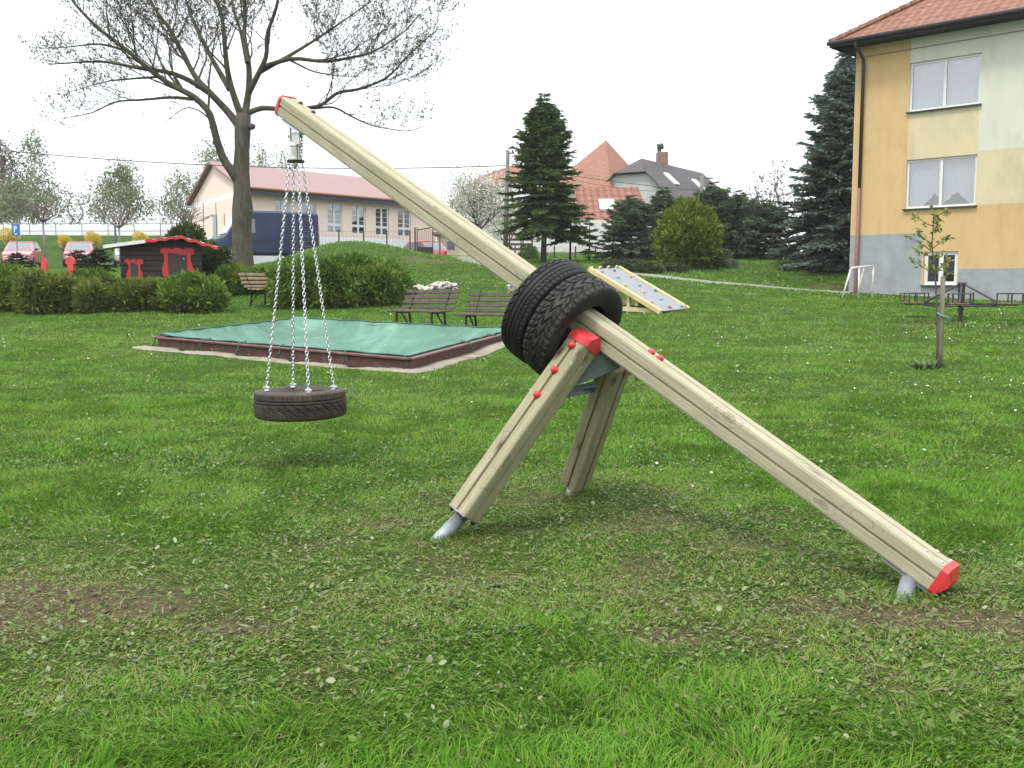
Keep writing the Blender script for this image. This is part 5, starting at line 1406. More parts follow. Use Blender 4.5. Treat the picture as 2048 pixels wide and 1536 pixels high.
# ---- leafy bushes
M_stem = pm("bush_stem", (.06, .045, .032), .9, .2, 8)
def bush(name, label, loc, blobs, n, mat, L=.13, Wd=.035, group=None, cat="bush", stems=3, up=.5, tufts=0):
    """blobs: (x,y,z,rx,ry,rz) ellipsoids relative to loc"""
    t = thing(name, label, cat, loc, 0, group); o = np.array(loc, float); blobs = list(blobs)
    for b_ in list(blobs):                                   # uneven outline: tufts sticking out of the mass
        for k in range(tufts):
            a = random.uniform(0, 6.28); e = random.uniform(.05, 1.15); q = random.uniform(.22, .40)
            blobs.append((b_[0] + b_[3] * .84 * math.cos(a) * math.cos(e), b_[1] + b_[4] * .84 * math.sin(a) * math.cos(e), b_[2] + b_[5] * .88 * math.sin(e), b_[3] * q, b_[4] * q, b_[5] * q * random.uniform(.8, 1.3)))
    vol = np.array([b[3] * b[4] + b[4] * b[5] + b[3] * b[5] for b in blobs]); ns = (n * vol / vol.sum()).astype(int)
    C, D = [], []
    for (x, y, z, rx, ry, rz), k in zip(blobs, ns):
        v = RNG.normal(size=(k, 3)); v /= np.linalg.norm(v, axis=1)[:, None]
        rr = RNG.uniform(.50, 1.0, k) ** .55 * (1 + .16 * (fbm(v[:, 0] * 2.2 + x * 3 + 5, v[:, 1] * 2.2 + v[:, 2] * 2.1, 3, 2) - .5) * 2)
        p = v * rr[:, None] * np.array([rx, ry, rz]) + np.array([x, y, z])
        C.append(p); D.append(v * .7 + RNG.normal(size=(k, 3)) * .55 + np.array([0, 0, up]))
    C, D = np.concatenate(C), np.concatenate(D); ok = C[:, 2] > -.02; C, D = C[ok], D[ok]
    hz = C[:, 2] / C[:, 2].max()
    # fresh growth is lighter shoot by shoot, clumped
    a = np.clip(.15 + .45 * fbm(C[:, 0] * 2.5 + loc[0], C[:, 2] * 3 + C[:, 1] * 2.5, 8, 3) + .35 * RNG.random(len(C)), 0, 1)
    mb = MB(); leafquads(mb, C + o, D, RNG.uniform(.6, 1.3, len(C)) * L, RNG.uniform(.7, 1.3, len(C)) * Wd, a); mb.build("foliage", mat, t, attr=True)
    for k in range(stems):
        b = blobs[k % len(blobs)]
        e = o + np.array([b[0] + RNG.uniform(-.5, .5) * b[3], b[1] + RNG.uniform(-.5, .5) * b[4], b[2] + b[5] * .3]); s = o + np.array([b[0] * .8 + RNG.uniform(-.15, .15), b[1] * .8, -.1])
        MB().tube([s, (s + e) / 2 + RNG.normal(size=3) * .05, e], [.03, .022, .01], 5).build("stem", M_stem, t)
    return t
M_yew = leafmat("yew_shoots", [(0, (.024, .042, .008)), (.35, (.058, .108, .015)), (.65, (.125, .200, .026)), (.90, (.21, .27, .05)), (1, (.28, .19, .08))], .2, .6, .2)
M_yew2 = leafmat("browned_yew_shoots", [(0, (.026, .040, .008)), (.35, (.062, .098, .018)), (.60, (.125, .170, .03)), (.80, (.20, .195, .052)), (1, (.36, .23, .13))], .2, .6, .2)
M_grn = leafmat("dark_juniper_shoots", [(0, (.012, .022, .007)), (.5, (.030, .052, .012)), (1, (.075, .110, .020))], .15, .6, .2)
M_thu = leafmat("bright_thuja_shoots", [(0, (.030, .050, .006)), (.4, (.080, .115, .013)), (.75, (.155, .195, .020)), (1, (.23, .26, .036))], .2, .6, .2)
def wpx(u, d): return (u - 1024) / FPX * d
def bpx(u0, u1, vt, vb, d, depth=None):
    """one blob seen between columns u0..u1 and rows vt..vb at distance d -> relative to its own foot"""
    x = wpx((u0 + u1) / 2, d); r = (u1 - u0) / 2 / FPX * d; gz = G(x, d); top = (P(1024, vt, d)[2] - gz) * .88
    return x, gz, r, top
def bushpx(name, label, parts, d, n, mat, **kw):
    xs = [bpx(*p, d) for p in parts]; x0 = np.mean([a[0] for a in xs]); g0_ = G(x0, d)
    bl = []
    for k, (x, gz, r, top) in enumerate(xs):
        h = top + (gz - g0_); dy = random.uniform(-.25, .25); bl.append((x - x0, dy, h * .46, r * 1.04, min(r * 1.0, .9), h * .56))
    kw.setdefault('L', .16); kw.setdefault('Wd', .048)
    return bush(name, label, (x0, d, g0_), bl, int(n * 1.05), mat, tufts=10, **kw)
H = "clipped bushes edging the lawn"
bushpx("yew_bush", "big green bush at the far left edge of the lawn", [(-70, 60, 528, 622, ), (-10, 110, 540, 622)], 26.0, 9000, M_yew, group=H)
bushpx("yew_bush", "bush with brownish shoots in front of the plain red post", [(40, 130, 536, 620), (90, 160, 545, 625)], 25.2, 8500, M_yew2, group=H)
bushpx("yew_bush", "small ragged bush standing alone between two bigger hedge bushes", [(160, 222, 560, 626)], 25.0, 3600, M_yew2, group=H)
bushpx("yew_bush", "reddish brown tipped bush in front of the playhouse window", [(232, 300, 558, 618), (275, 350, 560, 618)], 25.2, 7000, M_yew2, group=H)
bushpx("yew_bush", "green bush in front of the playhouse's right corner, before its door", [(330, 420, 545, 618), (380, 456, 555, 616)], 25.0, 7500, M_yew, group=H)
bushpx("yew_bush", "low green bush at the foot of the big bare tree", [(445, 520, 528, 578), (495, 556, 535, 574)], 29.5, 5200, M_yew, group=H)
bushpx("yew_bush", "broad round bush behind the chains of the hanging tyre", [(540, 640, 512, 606), (590, 690, 505, 604)], 26.0, 9000, M_yew, group=H)
bushpx("yew_bush", "broad bush at the right end of the hedge by the birch log", [(660, 750, 505, 600), (715, 822, 512, 590)], 26.5, 9000, M_yew, group=H)
bushpx("yew_bush", "bush behind the gap between the two red posts and the playhouse", [(150, 235, 540, 600)], 27.6, 3500, M_yew, group=H)
# tall juniper behind the playhouse
bushpx("juniper_bush", "tall dark juniper behind the right end of the playhouse", [(328, 408, 440, 540), (375, 462, 480, 560), (395, 455, 520, 565)], 31.0, 11000, M_grn, L=.17, Wd=.05, cat="bush")
for u, v0, d_, lb in ((165, 508, 40, "small dark conifer on the bank in front of the second red car"), (205, 515, 36, "tiny conifer on the bank left of the playhouse roof"), (40, 512, 42, "small dark conifer below the blue parking sign")):
    x = wpx(u, d_); g_ = G(x, d_); h_ = P(u, v0, d_)[2] - g_
    place_tree("young_conifer", lb, x, d_, spruce_mesh(max(.8, h_), .75, .05, 40, int(u), .8, .1, .3, 8, .5, .3, .3), M_grn, "young conifers on the bank")
# round thuja
g = ground_at(1370, 520); d = 39.0; x = wpx(1370, d); gz = G(x, d); ht = P(1370, 402, d)[2] - gz; R_ = 68 / FPX * d
bush("thuja_bush", "bright green egg shaped thuja standing before the dark spruce row", (x, d, gz), [(0, 0, ht * .34, R_, R_, ht * .40), (0, 0, ht * .55, R_ * .74, R_ * .74, ht * .36), (.02, 0, ht * .78, R_ * .40, R_ * .40, ht * .235)], 7500, M_thu, L=.25, Wd=.075, up=.75, tufts=12)
# rockery plants
M_low = leafmat("low_juniper", [(0, (.014, .024, .008)), (.5, (.036, .056, .018)), (1, (.075, .10, .036))], .15)
M_sil = leafmat("silvery_herbs", [(0, (.07, .10, .055)), (.5, (.13, .17, .105)), (1, (.24, .28, .20))], .2)
M_fresh = leafmat("fresh_green_herbs", [(0, (.030, .062, .010)), (.5, (.065, .125, .018)), (1, (.12, .19, .035))], .25)
def low(u0, u1, vt, vb, d, lb, mat, n, nm="low_shrub", cat="shrub", **kw):
    x = wpx((u0 + u1) / 2, d); r = (u1 - u0) / 2 / FPX * d; gz = ground_at((u0 + u1) / 2, vb)[2]; y = ground_at((u0 + u1) / 2, vb)[1]
    x = wpx((u0 + u1) / 2, y); r = (u1 - u0) / 2 / FPX * y; h = (vb - vt) / FPX * y
    bl = [(-r * .5, .1, h * .3, r * .55, .8, h * .62), (r * .1, .2, h * .35, r * .55, .9, h * .65), (r * .6, 0, h * .25, r * .45, .7, h * .55)]
    return bush(nm, lb, (x, y, gz), bl, n, mat, cat=cat, stems=3, **kw)
low(1200, 1320, 522, 544, 36, "spreading dark low juniper on the rockery by the path", M_low, 6000, up=.2)
low(1300, 1370, 528, 542, 36, "grey green low cushion next to the spreading juniper", M_low, 3500, up=.2)
low(1340, 1440, 510, 532, 38, "fresh green leafy mound on top of the rockery below the thuja", M_fresh, 4500, L=.16, Wd=.09)
low(1380, 1470, 517, 532, 37.5, "silvery carpet of herbs at the right of the rockery", M_sil, 4500, L=.09, Wd=.04)
gq = ground_at(1452, 520)
t = thing("yucca", "spiky yellow green yucca at the right end of the rockery", "plant", gq); m = MB(); k = 46
dd = RNG.normal(size=(k, 3)); dd[:, 2] = np.abs(dd[:, 2]) + .45; leafquads(m, np.tile(gq, (k, 1)), dd, RNG.uniform(.4, .65, k), .05); m.build("leaves", leafmat("yucca_leaf", [(0, (.06, .09, .03)), (1, (.22, .24, .10))], .2), t, attr=True)

# ---- forsythia
M_fors = leafmat("yellow_blossom", [(0, (.36, .27, .025)), (.6, (.60, .46, .05)), (1, (.66, .56, .16))], .25)
for u, vt, vb, d_, w_, lb in ((28, 440, 470, 70, 40, "yellow flowering forsythia above the blue parking sign"), (138, 444, 470, 69, 26, "narrow yellow forsythia left of the two other forsythias by the white wall"), (194, 440, 473, 69, 30, "full yellow forsythia in the middle of the white wall"), (288, 442, 475, 69, 30, "yellow forsythia above the playhouse roof's left end"), (415, 445, 480, 60, 34, "yellow forsythia between the juniper and the dark blue van")):
    x = wpx(u, d_); gz = P(u, vb + 6, d_)[2]; h = P(u, vt, d_)[2] - gz; r = w_ / 2 / FPX * d_
    bush("forsythia_bush", lb, (x, d_, min(gz, G(x, d_))), [(-.2 * r, 0, h * .66, r * .8, r * .8, h * .38), (.45 * r, 0, h * .58, r * .6, r * .6, h * .34), (0, 0, h * .3, r * .45, r * .5, h * .34)], 1300, M_fors, L=.13, Wd=.06, group="forsythias along the white wall", stems=9, up=.9)

# ---- hazy background trees
M_bbark = pm("pale_birch_trunk", (.40, .39, .36), .9, .2, 2, dirt=(.08, .07, .06), dscale=1.5)
M_btw = pm("grey_brown_twigs", (.19, .17, .15), .9)  # twig tone lightened, distance haze is put into the colour
M_bleaf = leafmat("young_birch_leaf", [(0, (.10, .13, .055)), (.5, (.16, .20, .085)), (1, (.25, .28, .15))], .45)  # leaf greens paled, far-off haze is mixed into these tones
M_brown = leafmat("brown_catkins", [(0, (.10, .075, .055)), (.5, (.15, .12, .09)), (1, (.20, .17, .12))], .3)
def far_tree(name, label, u, vt, d, spread, nl, leafm, barkm, group, droop=.0, nleaf=1500, seed=0, vb=None, crown0=.25, lsize=.28):
    x = wpx(u, d); gz = G(x, d); h = P(u, vt, d)[2] - gz; s = spread / FPX * d
    t = thing(name, label, "tree", (x, d, gz), 0, group)
    tr, tw, tips = MB(), MB(), []
    pts = [np.array([x + .25 * math.sin(k * 2.2 + u), d + .2 * math.cos(k * 1.7 + u), gz - .2 + (h + .2) * k / 8]) for k in range(9)]
    tr.tube(pts, np.linspace(.018 * h + .05, .03, 9), 8, cap=False)
    for k in range(nl):
        f = crown0 + (1 - crown0) * (k + random.random()) / nl; i_ = f * 8; p = np.array([np.interp(i_, range(9), np.array(pts)[:, a]) for a in range(3)])
        az = k * 2.4 + random.random(); ln = s * (1.15 - .85 * (f - crown0) / (1 - crown0)) * random.uniform(.6, 1.1); cur = unit((math.cos(az), math.sin(az), random.uniform(.5, 1.3))); q = [p]
        for b in range(6):
            cur = unit(cur + np.array([0, 0, .05 - droop * b * .12]) + RNG.normal(size=3) * .1); q.append(q[-1] + cur * ln / 5)
        grow(q, .035 + .01 * ln, .012, 1, tr, tw, tips, [1, ln / 6 + .15, .5], .05 - droop, 3, .5, .014)
    tr.build("trunk", barkm, t, smooth=True); tw.build("twigs", M_btw, t)
    if nleaf:
        T_ = np.array(tips); nleaf = int(nleaf * 1.7); idx = RNG.integers(0, len(T_), nleaf); C = T_[idx] + RNG.normal(size=(nleaf, 3)) * np.array([.35, .35, .45]); C[:, 2] -= droop * RNG.random(nleaf) * 1.5
        lm = MB(); leafquads(lm, C, RNG.normal(size=(nleaf, 3)) + np.array([0, 0, -droop * 2]), RNG.uniform(.6, 1.3, nleaf) * lsize, RNG.uniform(.35, .6, nleaf) * lsize, None); lm.build("foliage", leafm, t, attr=True)
    return t
BG = "tall trees beyond the white wall"
far_tree("birch_tree", "tall browned birch at the left edge of the picture", 14, 283, 95, 46, 22, M_brown, M_bbark, BG, .5, 1900, lsize=.32)
far_tree("birch_tree", "slender pale green birch second from the left edge", 82, 272, 96, 40, 22, M_bleaf, M_bbark, BG, .5, 1500, lsize=.30)
far_tree("birch_tree", "dense greener birch at the far left, lower than its neighbours", 48, 372, 92, 50, 18, M_bleaf, M_bbark, BG, .4, 1900)
far_tree("bare_tree", "thin leafless tree between the birches and the round green tree", 150, 380, 100, 22, 12, M_brown, M_btw, BG, 0, 120)
far_tree("bare_tree", "thin leafless twin stemmed tree left of the round green tree", 172, 392, 102, 20, 11, M_brown, M_btw, BG, 0, 120)
far_tree("bare_tree", "leafless spreading tree just left of the round green tree", 214, 366, 96, 34, 16, M_brown, M_btw, BG, 0, 250)
far_tree("birch_tree", "broad fresh green tree rising above the forsythias", 256, 340, 92, 46, 24, M_bleaf, M_bbark, BG, .25, 2300)
far_tree("birch_tree", "light green birch beside the hall's gable wall", 372, 345, 80, 34, 18, M_bleaf, M_bbark, BG, .6, 1100, lsize=.25)
far_tree("birch_tree", "birch top showing over the gable of the pink hall", 436, 298, 92, 34, 18, M_bleaf, M_bbark, BG, .3, 1000, crown0=.4)
far_tree("birch_tree", "pale birch top showing over the hall roof, right of the bare tree's trunk", 532, 302, 100, 24, 16, M_bleaf, M_bbark, BG, .3, 500, crown0=.5)
far_tree("birch_tree", "pale birch top showing over the hall roof behind the swivel", 578, 304, 100, 22, 14, M_bleaf, M_bbark, BG, .3, 450, crown0=.5)
far_tree("bare_tree", "leafless tree with upright branches seen over the spruce row", 1548, 350, 70, 40, 20, M_brown, M_btw, None, -.2, 150, crown0=.2)
far_tree("bare_tree", "leafless bush-like tree left of the blue spruce, over the row of spruces", 1508, 372, 72, 26, 14, M_brown, M_btw, None, -.2, 100, crown0=.2)
# small trees with ball shaped crowns in the car park
for u, vb, vt, d_, lb in ((96, 520, 400, 55, "small street tree with a twiggy round crown left in the car park"), (246, 480, 412, 60, "small street tree with a twiggy round crown above the playhouse roof"), (378, 470, 404, 52, "small street tree with a reddish twiggy crown before the hall's gable")):
    x = wpx(u, d_); gz = G(x, d_); zt = P(u, vt, d_)[2]; zc_ = P(u, vt + 38, d_)[2]
    t = thing("street_tree", lb, "tree", (x, d_, gz), 0, "small ball crowned street trees")
    MB().tube([(x, d_, gz - .1), (x + .02, d_, (gz + zc_) / 2), (x, d_, zc_)], [.06, .05, .045], 7).build("trunk", M_btw, t, smooth=True)
    tr, tw, tips = MB(), MB(), []
    for k in range(16):
        az = k * 2.4; cur = unit((math.cos(az), math.sin(az), random.uniform(.3, 1.6))); q = [np.array([x, d_, zc_ - .2])]
        for b in range(4): cur = unit(cur + RNG.normal(size=3) * .15); q.append(q[-1] + cur * (zt - zc_) / 4 * 1.1)
        grow(q, .03, .012, 1, tw, tw, tips, [1, .22, .3], .1, 3, .3, .012)
    tw.build("crown", pm("reddish_twigs", (.13, .095, .08), .9), t)
# blossom tree by the pole
M_blos = leafmat("white_blossom", [(0, (.12, .15, .05)), (.3, (.30, .31, .22)), (.6, (.60, .58, .53)), (1, (.72, .70, .66))], .3)
bt = far_tree("blossom_tree", "white blossoming fruit tree left of the utility pole", 955, 380, 50, 72, 26, M_blos, M_barkt, None, .15, 4200, crown0=.30, lsize=.13)
bt2 = far_tree("blossom_tree", "smaller white blossoming tree right behind the utility pole", 1015, 420, 55, 40, 16, M_blos, M_barkt, None, .1, 1800, crown0=.3, lsize=.13)
low(1040, 1075, 490, 518, 40, "yellow green shrub at the foot of the tall spruce", M_fresh, 1500)
# ------------------------------------------------------------------ white wall with railing, parking, vehicles
wz0, wz1 = P(150, 474, 76)[2], P(150, 449, 76)[2]
x0, x1 = wpx(-160, 76), wpx(470, 76)
wl_t = thing("white_wall", "long white wall with a thin grey railing across the back of the car park", "wall", (x0, 76, wz0))
m = MB(); m.box(((x0 + x1) / 2, 76.2, (wz0 + wz1) / 2 - .6), (x1 - x0, .25, wz1 - wz0 + 1.2)); m.build("wall_panel", pm("white_wall_paint", (.78, .79, .80), .9, .03, .7, dirt=(.70, .71, .72)), wl_t)
M_rail = pm("grey_rail", (.16, .17, .19), .6)
m = MB()
for dz in (.02, .42, .95): m.tube([(x0, 75.7, wz0 + dz * (wz1 - wz0 + .1)), (x1, 75.7, wz0 + dz * (wz1 - wz0 + .1))], .028, 5)
m.build("rail", M_rail, wl_t)
for k in range(14):
    x = x0 + 1 + k * 1.95
    if x > x1: break
    MB().tube([(x, 75.7, wz0 - .5), (x, 75.7, wz1 + .08)], .032, 5).build("rail_post", M_rail, wl_t)
M_bluep = pm("blue_pole_paint", (.05, .07, .16), .5)
q = P(230, 450, 62); t = thing("blue_pole", "dark blue metal pole standing before the white wall above the playhouse", "pole", (q[0], 62, G(q[0], 62)))
MB().tube([(q[0], 62, G(q[0], 62) - .2), (q[0], 62, q[2])], .06, 8).build("pole", M_bluep, t)
# parking sign
dS = 52.0; q = P(32, 460, dS); gz = G(q[0], dS)
t = thing("parking_sign", "blue square parking sign with a white P on a grey pole", "sign", (q[0], dS, gz))
MB().tube([(q[0], dS + .03, gz - .2), (q[0], dS + .03, q[2] + .3)], .03, 8).build("pole", M_rail, t)
pl_ = MB().box((q[0], dS - .02, q[2]), (.42, .025, .58), bev=.01).build("sign_panel", pm("sign_blue", (.025, .12, .42), .35, .03), t)
M_sw = pm("sign_white", (.75, .76, .78), .4, .02)
m = MB(); yy = dS - .036
m.box((q[0] - .07, yy, q[2] + .04), (.045, .006, .32))
an = np.linspace(math.pi / 2, -math.pi / 2, 10); cc = (q[0] - .05, q[2] + .12)
for a, b_ in zip(an[:-1], an[1:]):
    po = [(cc[0] + .075 + .075 * math.cos(k) * 1.0 - .03, cc[1] + .08 * math.sin(k)) for k in (a, b_)]; pi_ = [(cc[0] + .045 + .035 * math.cos(k), cc[1] + .04 * math.sin(k)) for k in (a, b_)]
    m.add([(po[0][0], yy - .003, po[0][1]), (po[1][0], yy - .003, po[1][1]), (pi_[1][0], yy - .003, pi_[1][1]), (pi_[0][0], yy - .003, pi_[0][1])], [(0, 1, 2, 3)])
for dz in (.06, -.06): m.box((q[0] - .025, yy - .001, q[2] + .12 + dz), (.06, .006, .04))
m.build("letter", M_sw, pl_)
MB().box((q[0], yy, q[2] - .2), (.13, .006, .045)).build("mark", M_sw, pl_)

# ---- cars
M_tyr = pm("car_tyre_rubber", (.02, .02, .02), .8); M_rim = pm("grey_wheel_rim", (.35, .35, .36), .35, .1, metallic=.6)
M_cglass = pm("car_window", (.10, .12, .13), .06, .05, 2, spec=.9); M_lamp = pm("headlamp_glass", (.5, .52, .53), .12, .1, 30); M_trim = pm("black_trim", (.02, .02, .022), .5); M_plate = pm("number_plate", (.65, .65, .62), .5); M_tail = pm("red_tail_lamp", (.45, .03, .05), .2)
def paint(name, c): 
    m, nt, b = _mat(name); b.inputs["Base Color"].default_value = _c(c); b.inputs["Roughness"].default_value = .28; b.inputs["Coat Weight"].default_value = .6; b.inputs["Coat Roughness"].default_value = .05
    nt.links.new(_mixc(nt, _ramp(nt, _noise(nt, _coords(nt), 1.5, 5), [(.45, (0, 0, 0)), (.8, (.5, .5, .5))]), c, tuple(k * .7 + .05 for k in c)), b.inputs["Base Color"]); return m
def loft(secs):
    """secs: list of rings (m,3)"""
    mb = MB(); m_ = len(secs[0]); V = np.concatenate(secs); n = len(secs)
    i, j = np.meshgrid(np.arange(n - 1), np.arange(m_), indexing='ij'); j2 = (j + 1) % m_
    mb.add(V, np.stack([i * m_ + j, (i + 1) * m_ + j, (i + 1) * m_ + j2, i * m_ + j2], -1).reshape(-1, 4))
    mb.F.append(np.array([np.arange(m_), (np.arange(m_) + (n - 1) * m_)[::-1]])); mb.mi.append(np.zeros(2, np.int32)); return mb
def car(name, label, cat, loc, heading, stations, cabin, width, mat, L, wr, wx, group=None):
    """stations: (x, z_low, z_top, half width) along the length, front at +x; cabin: (x_foot, z_foot, x_roof, z_roof) rear and front glass lines"""
    t = thing(name, label, cat, loc, heading, group); F = W[t.name]; FN = np.array(F)
    def w(p): p = np.asarray(p, float); return p @ FN[:3, :3].T + FN[:3, 3]
    secs = []
    for x, zl, zt_, hw in stations:
        c = min(.10, (zt_ - zl) * .3)
        secs.append(w([(x, -hw + c, zl), (x, -hw, zl + c), (x, -hw, zl + (zt_ - zl) * .6), (x, -hw * .95, zt_ - c * .4), (x, -hw * .85, zt_), (x, hw * .85, zt_), (x, hw * .95, zt_ - c * .4), (x, hw, zl + (zt_ - zl) * .6), (x, hw, zl + c), (x, hw - c, zl)]))
    loft(secs).build("body", mat, t, smooth='auto')
    (xr0, xr1, xf1, xf0, zb_, zt_) = cabin; hb, ht = width / 2 * .93, width / 2 * .74
    lo = [(xr0, -hb, zb_), (xf0, -hb, zb_), (xf0, hb, zb_), (xr0, hb, zb_)]; hi = [(xr1, -ht, zt_), (xf1, -ht, zt_), (xf1, ht, zt_), (xr1, ht, zt_)]
    lo, hi = w(lo), w(hi); mb = MB(); mb.add(np.concatenate([lo, hi]), [(0, 1, 5, 4), (1, 2, 6, 5), (2, 3, 7, 6), (3, 0, 4, 7), (4, 5, 6, 7)]); mb.build("cabin", mat, t)
    def gl(a, b_, c, d, nm):
        q = np.array([a, b_, c, d]); ce = q.mean(0); q = ce + (q - ce) * .86; nrm = unit(np.cross(q[1] - q[0], q[3] - q[0])); ctr = w([(xr0 + xf0) / 2, 0, (zb_ + zt_) / 2])
        if np.dot(nrm, ce - ctr) < 0: nrm = -nrm
        MB().add(np.concatenate([q + nrm * .012, q - nrm * .01]), [(0, 1, 2, 3), (0, 4, 5, 1), (1, 5, 6, 2), (2, 6, 7, 3), (3, 7, 4, 0)]).build(nm, M_cglass, t)
    gl(lo[1], lo[2], hi[2], hi[1], "windscreen"); gl(lo[0], lo[1], hi[1], hi[0], "side_window"); gl(lo[3], lo[2], hi[2], hi[3], "side_window"); gl(lo[0], lo[3], hi[3], hi[0], "rear_window")
    m = MB(); m.box(w([(xr1 + xf1) / 2, 0, zt_ + .012]), (abs(xf1 - xr1) + .05, ht * 2.02, .05), FN[:3, :3], bev=.02); m.build("roof", mat, t)
    for x in wx:
        for sy in (-1, 1):
            c = w([x, sy * (width / 2 - .10), wr]); M = mframe(c, FN[:3, 0], FN[:3, 2], FN[:3, 1] * sy)
            wh = MB().lathe([(wr * .6, -.09), (wr * .94, -.09), (wr, -.05), (wr, .07), (wr * .94, .11), (wr * .62, .11)], 22, M).build("wheel", M_tyr, t, smooth=True)
            MB().lathe([(wr * .62, .09), (wr * .5, .10), (wr * .2, .085), (.001, .1)], 14, M).build("rim", M_rim, wh)
    xf = stations[-1][0]; zf0, zf1, hf = stations[-1][1], stations[-1][2], stations[-1][3]
    for sy in (-1, 1): MB().box(w([xf - .06, sy * hf * .72, zf0 + (zf1 - zf0) * .62]), (.16, hf * .42, .16), FN[:3, :3], bev=.04).build("headlight", M_lamp, t)
    MB().box(w([xf + .03, 0, zf0 + .12]), (.10, hf * 1.9, .16), FN[:3, :3], bev=.03).build("bumper", mat, t)
    MB().box(w([xf + .085, 0, zf0 + .14]), (.012, .5, .1), FN[:3, :3]).build("number_plate", M_plate, t)
    MB().box(w([xf + .02, 0, zf0 + (zf1 - zf0) * .62]), (.03, hf * .8, .10), FN[:3, :3]).build("grille", M_trim, t)
    xb = stations[0][0]
    for sy in (-1, 1): MB().box(w([xb - .01, sy * stations[0][3] * .82, stations[0][1] + .42]), (.06, .18, .3), FN[:3, :3]).build("tail_lamp", M_tail, t)
    for sy in (-1, 1): MB().box(w([xf0 - .25, sy * (width / 2 + .05), zb_ + .1]), (.12, .16, .12), FN[:3, :3], bev=.03).build("mirror", M_trim, t)
    return t
HATCH = [(-1.9, .32, .82, .72), (-1.82, .24, .95, .79), (-1.2, .2, .98, .82), (0, .2, .96, .83), (.9, .2, .93, .82), (1.5, .22, .84, .79), (1.85, .28, .70, .70)]
HC = (-1.85, -1.35, .25, 1.0, .92, 1.44)
P_red = paint("faded_red_paint", (.50, .11, .14)); P_silver = paint("silver_paint", (.34, .36, .39)); P_red2 = paint("bright_red_paint", (.45, .06, .06))
def carat(u, vb, d, hd, lb, mt, group="small hatchbacks parked in the car park"):
    x = wpx(u, d); gz = P(u, vb, d)[2]; gz = G(x, d); return car("parked_car", lb, "car", (x, d, gz), hd, HATCH, HC, 1.66, mt, 3.8, .29, (-1.2, 1.22), group)
d1 = 58.0
carat(52, 515, d1, rad(-74), "red hatchback below the blue parking sign, facing the lawn", P_red)
carat(168, 512, d1 + 1, rad(-72), "red hatchback second along the row, between a street tree and the playhouse", P_red)
carat(262, 505, d1 + 4, rad(-68), "silver hatchback whose roof shows over the playhouse roof", P_silver)
x = wpx(834, 56); 
carat(840, 514, 60, rad(128), "bright red car half hidden by the grassy mound beside the metal gate", P_red2, None)
# van
VAN = [(-2.85, .45, 2.50, .93), (-2.8, .32, 2.56, .97), (-1, .3, 2.60, .98), (.9, .3, 2.58, .98), (1.35, .3, 2.35, .97), (1.75, .3, 1.75, .97), (2.05, .3, 1.32, .96), (2.75, .32, 1.08, .88), (2.88, .4, .85, .80)]
P_van = pm("dark_blue_paint", (.014, .024, .065), .32, .15, 1.2, spec=.35)
dv = 54.0; xv = wpx(528, dv); gv = P(528, 522, dv)[2]
gv = max(gv, G(xv, dv))
vt = thing("delivery_van", "dark blue high roofed delivery van parked by the pink hall, nose to the left", "van", (xv, dv, gv), rad(207))
FN = np.array(W[vt.name])
def vw(p): p = np.asarray(p, float); return p @ FN[:3, :3].T + FN[:3, 3]
secs = []
for x, zl, zt_, hw in VAN:
    c = .10
    secs.append(vw([(x, -hw + c, zl), (x, -hw, zl + c), (x, -hw * 1.0, zl + (zt_ - zl) * .55), (x, -hw * .93, zt_ - c), (x, -hw * .82, zt_), (x, hw * .82, zt_), (x, hw * .93, zt_ - c), (x, hw, zl + (zt_ - zl) * .55), (x, hw, zl + c), (x, hw - c, zl)]))
loft(secs).build("body", P_van, vt, smooth='auto')
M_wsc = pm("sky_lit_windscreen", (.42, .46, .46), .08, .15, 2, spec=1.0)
q = [vw(p) for p in ((1.36, -.80, 2.335), (2.02, -.84, 1.37), (2.02, .84, 1.37), (1.36, .80, 2.335))]; nrm = unit(FN[:3, :3] @ np.array([.8, 0, .6]))
MB().add([p + nrm * .045 for p in q] + [p - nrm * .05 for p in q], [(0, 1, 2, 3), (0, 4, 5, 1), (1, 5, 6, 2), (2, 6, 7, 3), (3, 7, 4, 0)]).build("windscreen", M_wsc, vt)
for sy in (-1, 1):
    q = [vw((x, sy * y, z)) for x, y, z in ((.55, .985, 1.42), (1.75, .985, 1.42), (1.62, .985, 1.62), (1.22, .955, 2.1), (.55, .955, 2.15))]
    n_ = unit(FN[:3, :3] @ np.array([0, sy, .06])); MB().add([p + n_ * .01 for p in q] + [p - n_ * .06 for p in q], [(0, 1, 2, 3, 4)] + [(i_, i_ + 5, (i_ + 1) % 5 + 5, (i_ + 1) % 5) for i_ in range(5)]).build("side_window", M_cglass, vt)
    MB().box(vw((2.3, sy * .62, .86)), (.5, .4, .2), FN[:3, :3], bev=.06).build("headlight", M_lamp, vt)
    MB().box(vw((-2.84, sy * .86, 1.15)), (.08, .16, .62), FN[:3, :3], bev=.02).build("tail_lamp", M_tail, vt)
    m = MB()
    MB().box(vw((-.8, sy * .985, 1.02)), (3.9, .03, .05), FN[:3, :3]).build("side_moulding", M_trim, vt)
    MB().box(vw((-.8, sy * .965, 1.62)), (3.6, .02, .025), FN[:3, :3]).build("side_crease", M_trim, vt)
    MB().box(vw((1.6, sy * 1.1, 1.5)), (.12, .2, .34), FN[:3, :3], bev=.03).build("mirror", M_trim, vt)
    for x in (-1.75, 1.8):
        M = mframe(vw((x, sy * .86, .34)), FN[:3, 0], FN[:3, 2], FN[:3, 1] * sy)
        wh = MB().lathe([(.2, -.1), (.32, -.1), (.34, -.05), (.34, .08), (.31, .13), (.2, .12)], 22, M).build("wheel", M_tyr, vt, smooth=True)
        MB().lathe([(.21, .11), (.16, .12), (.001, .1)], 14, M).build("rim", M_rim, wh)
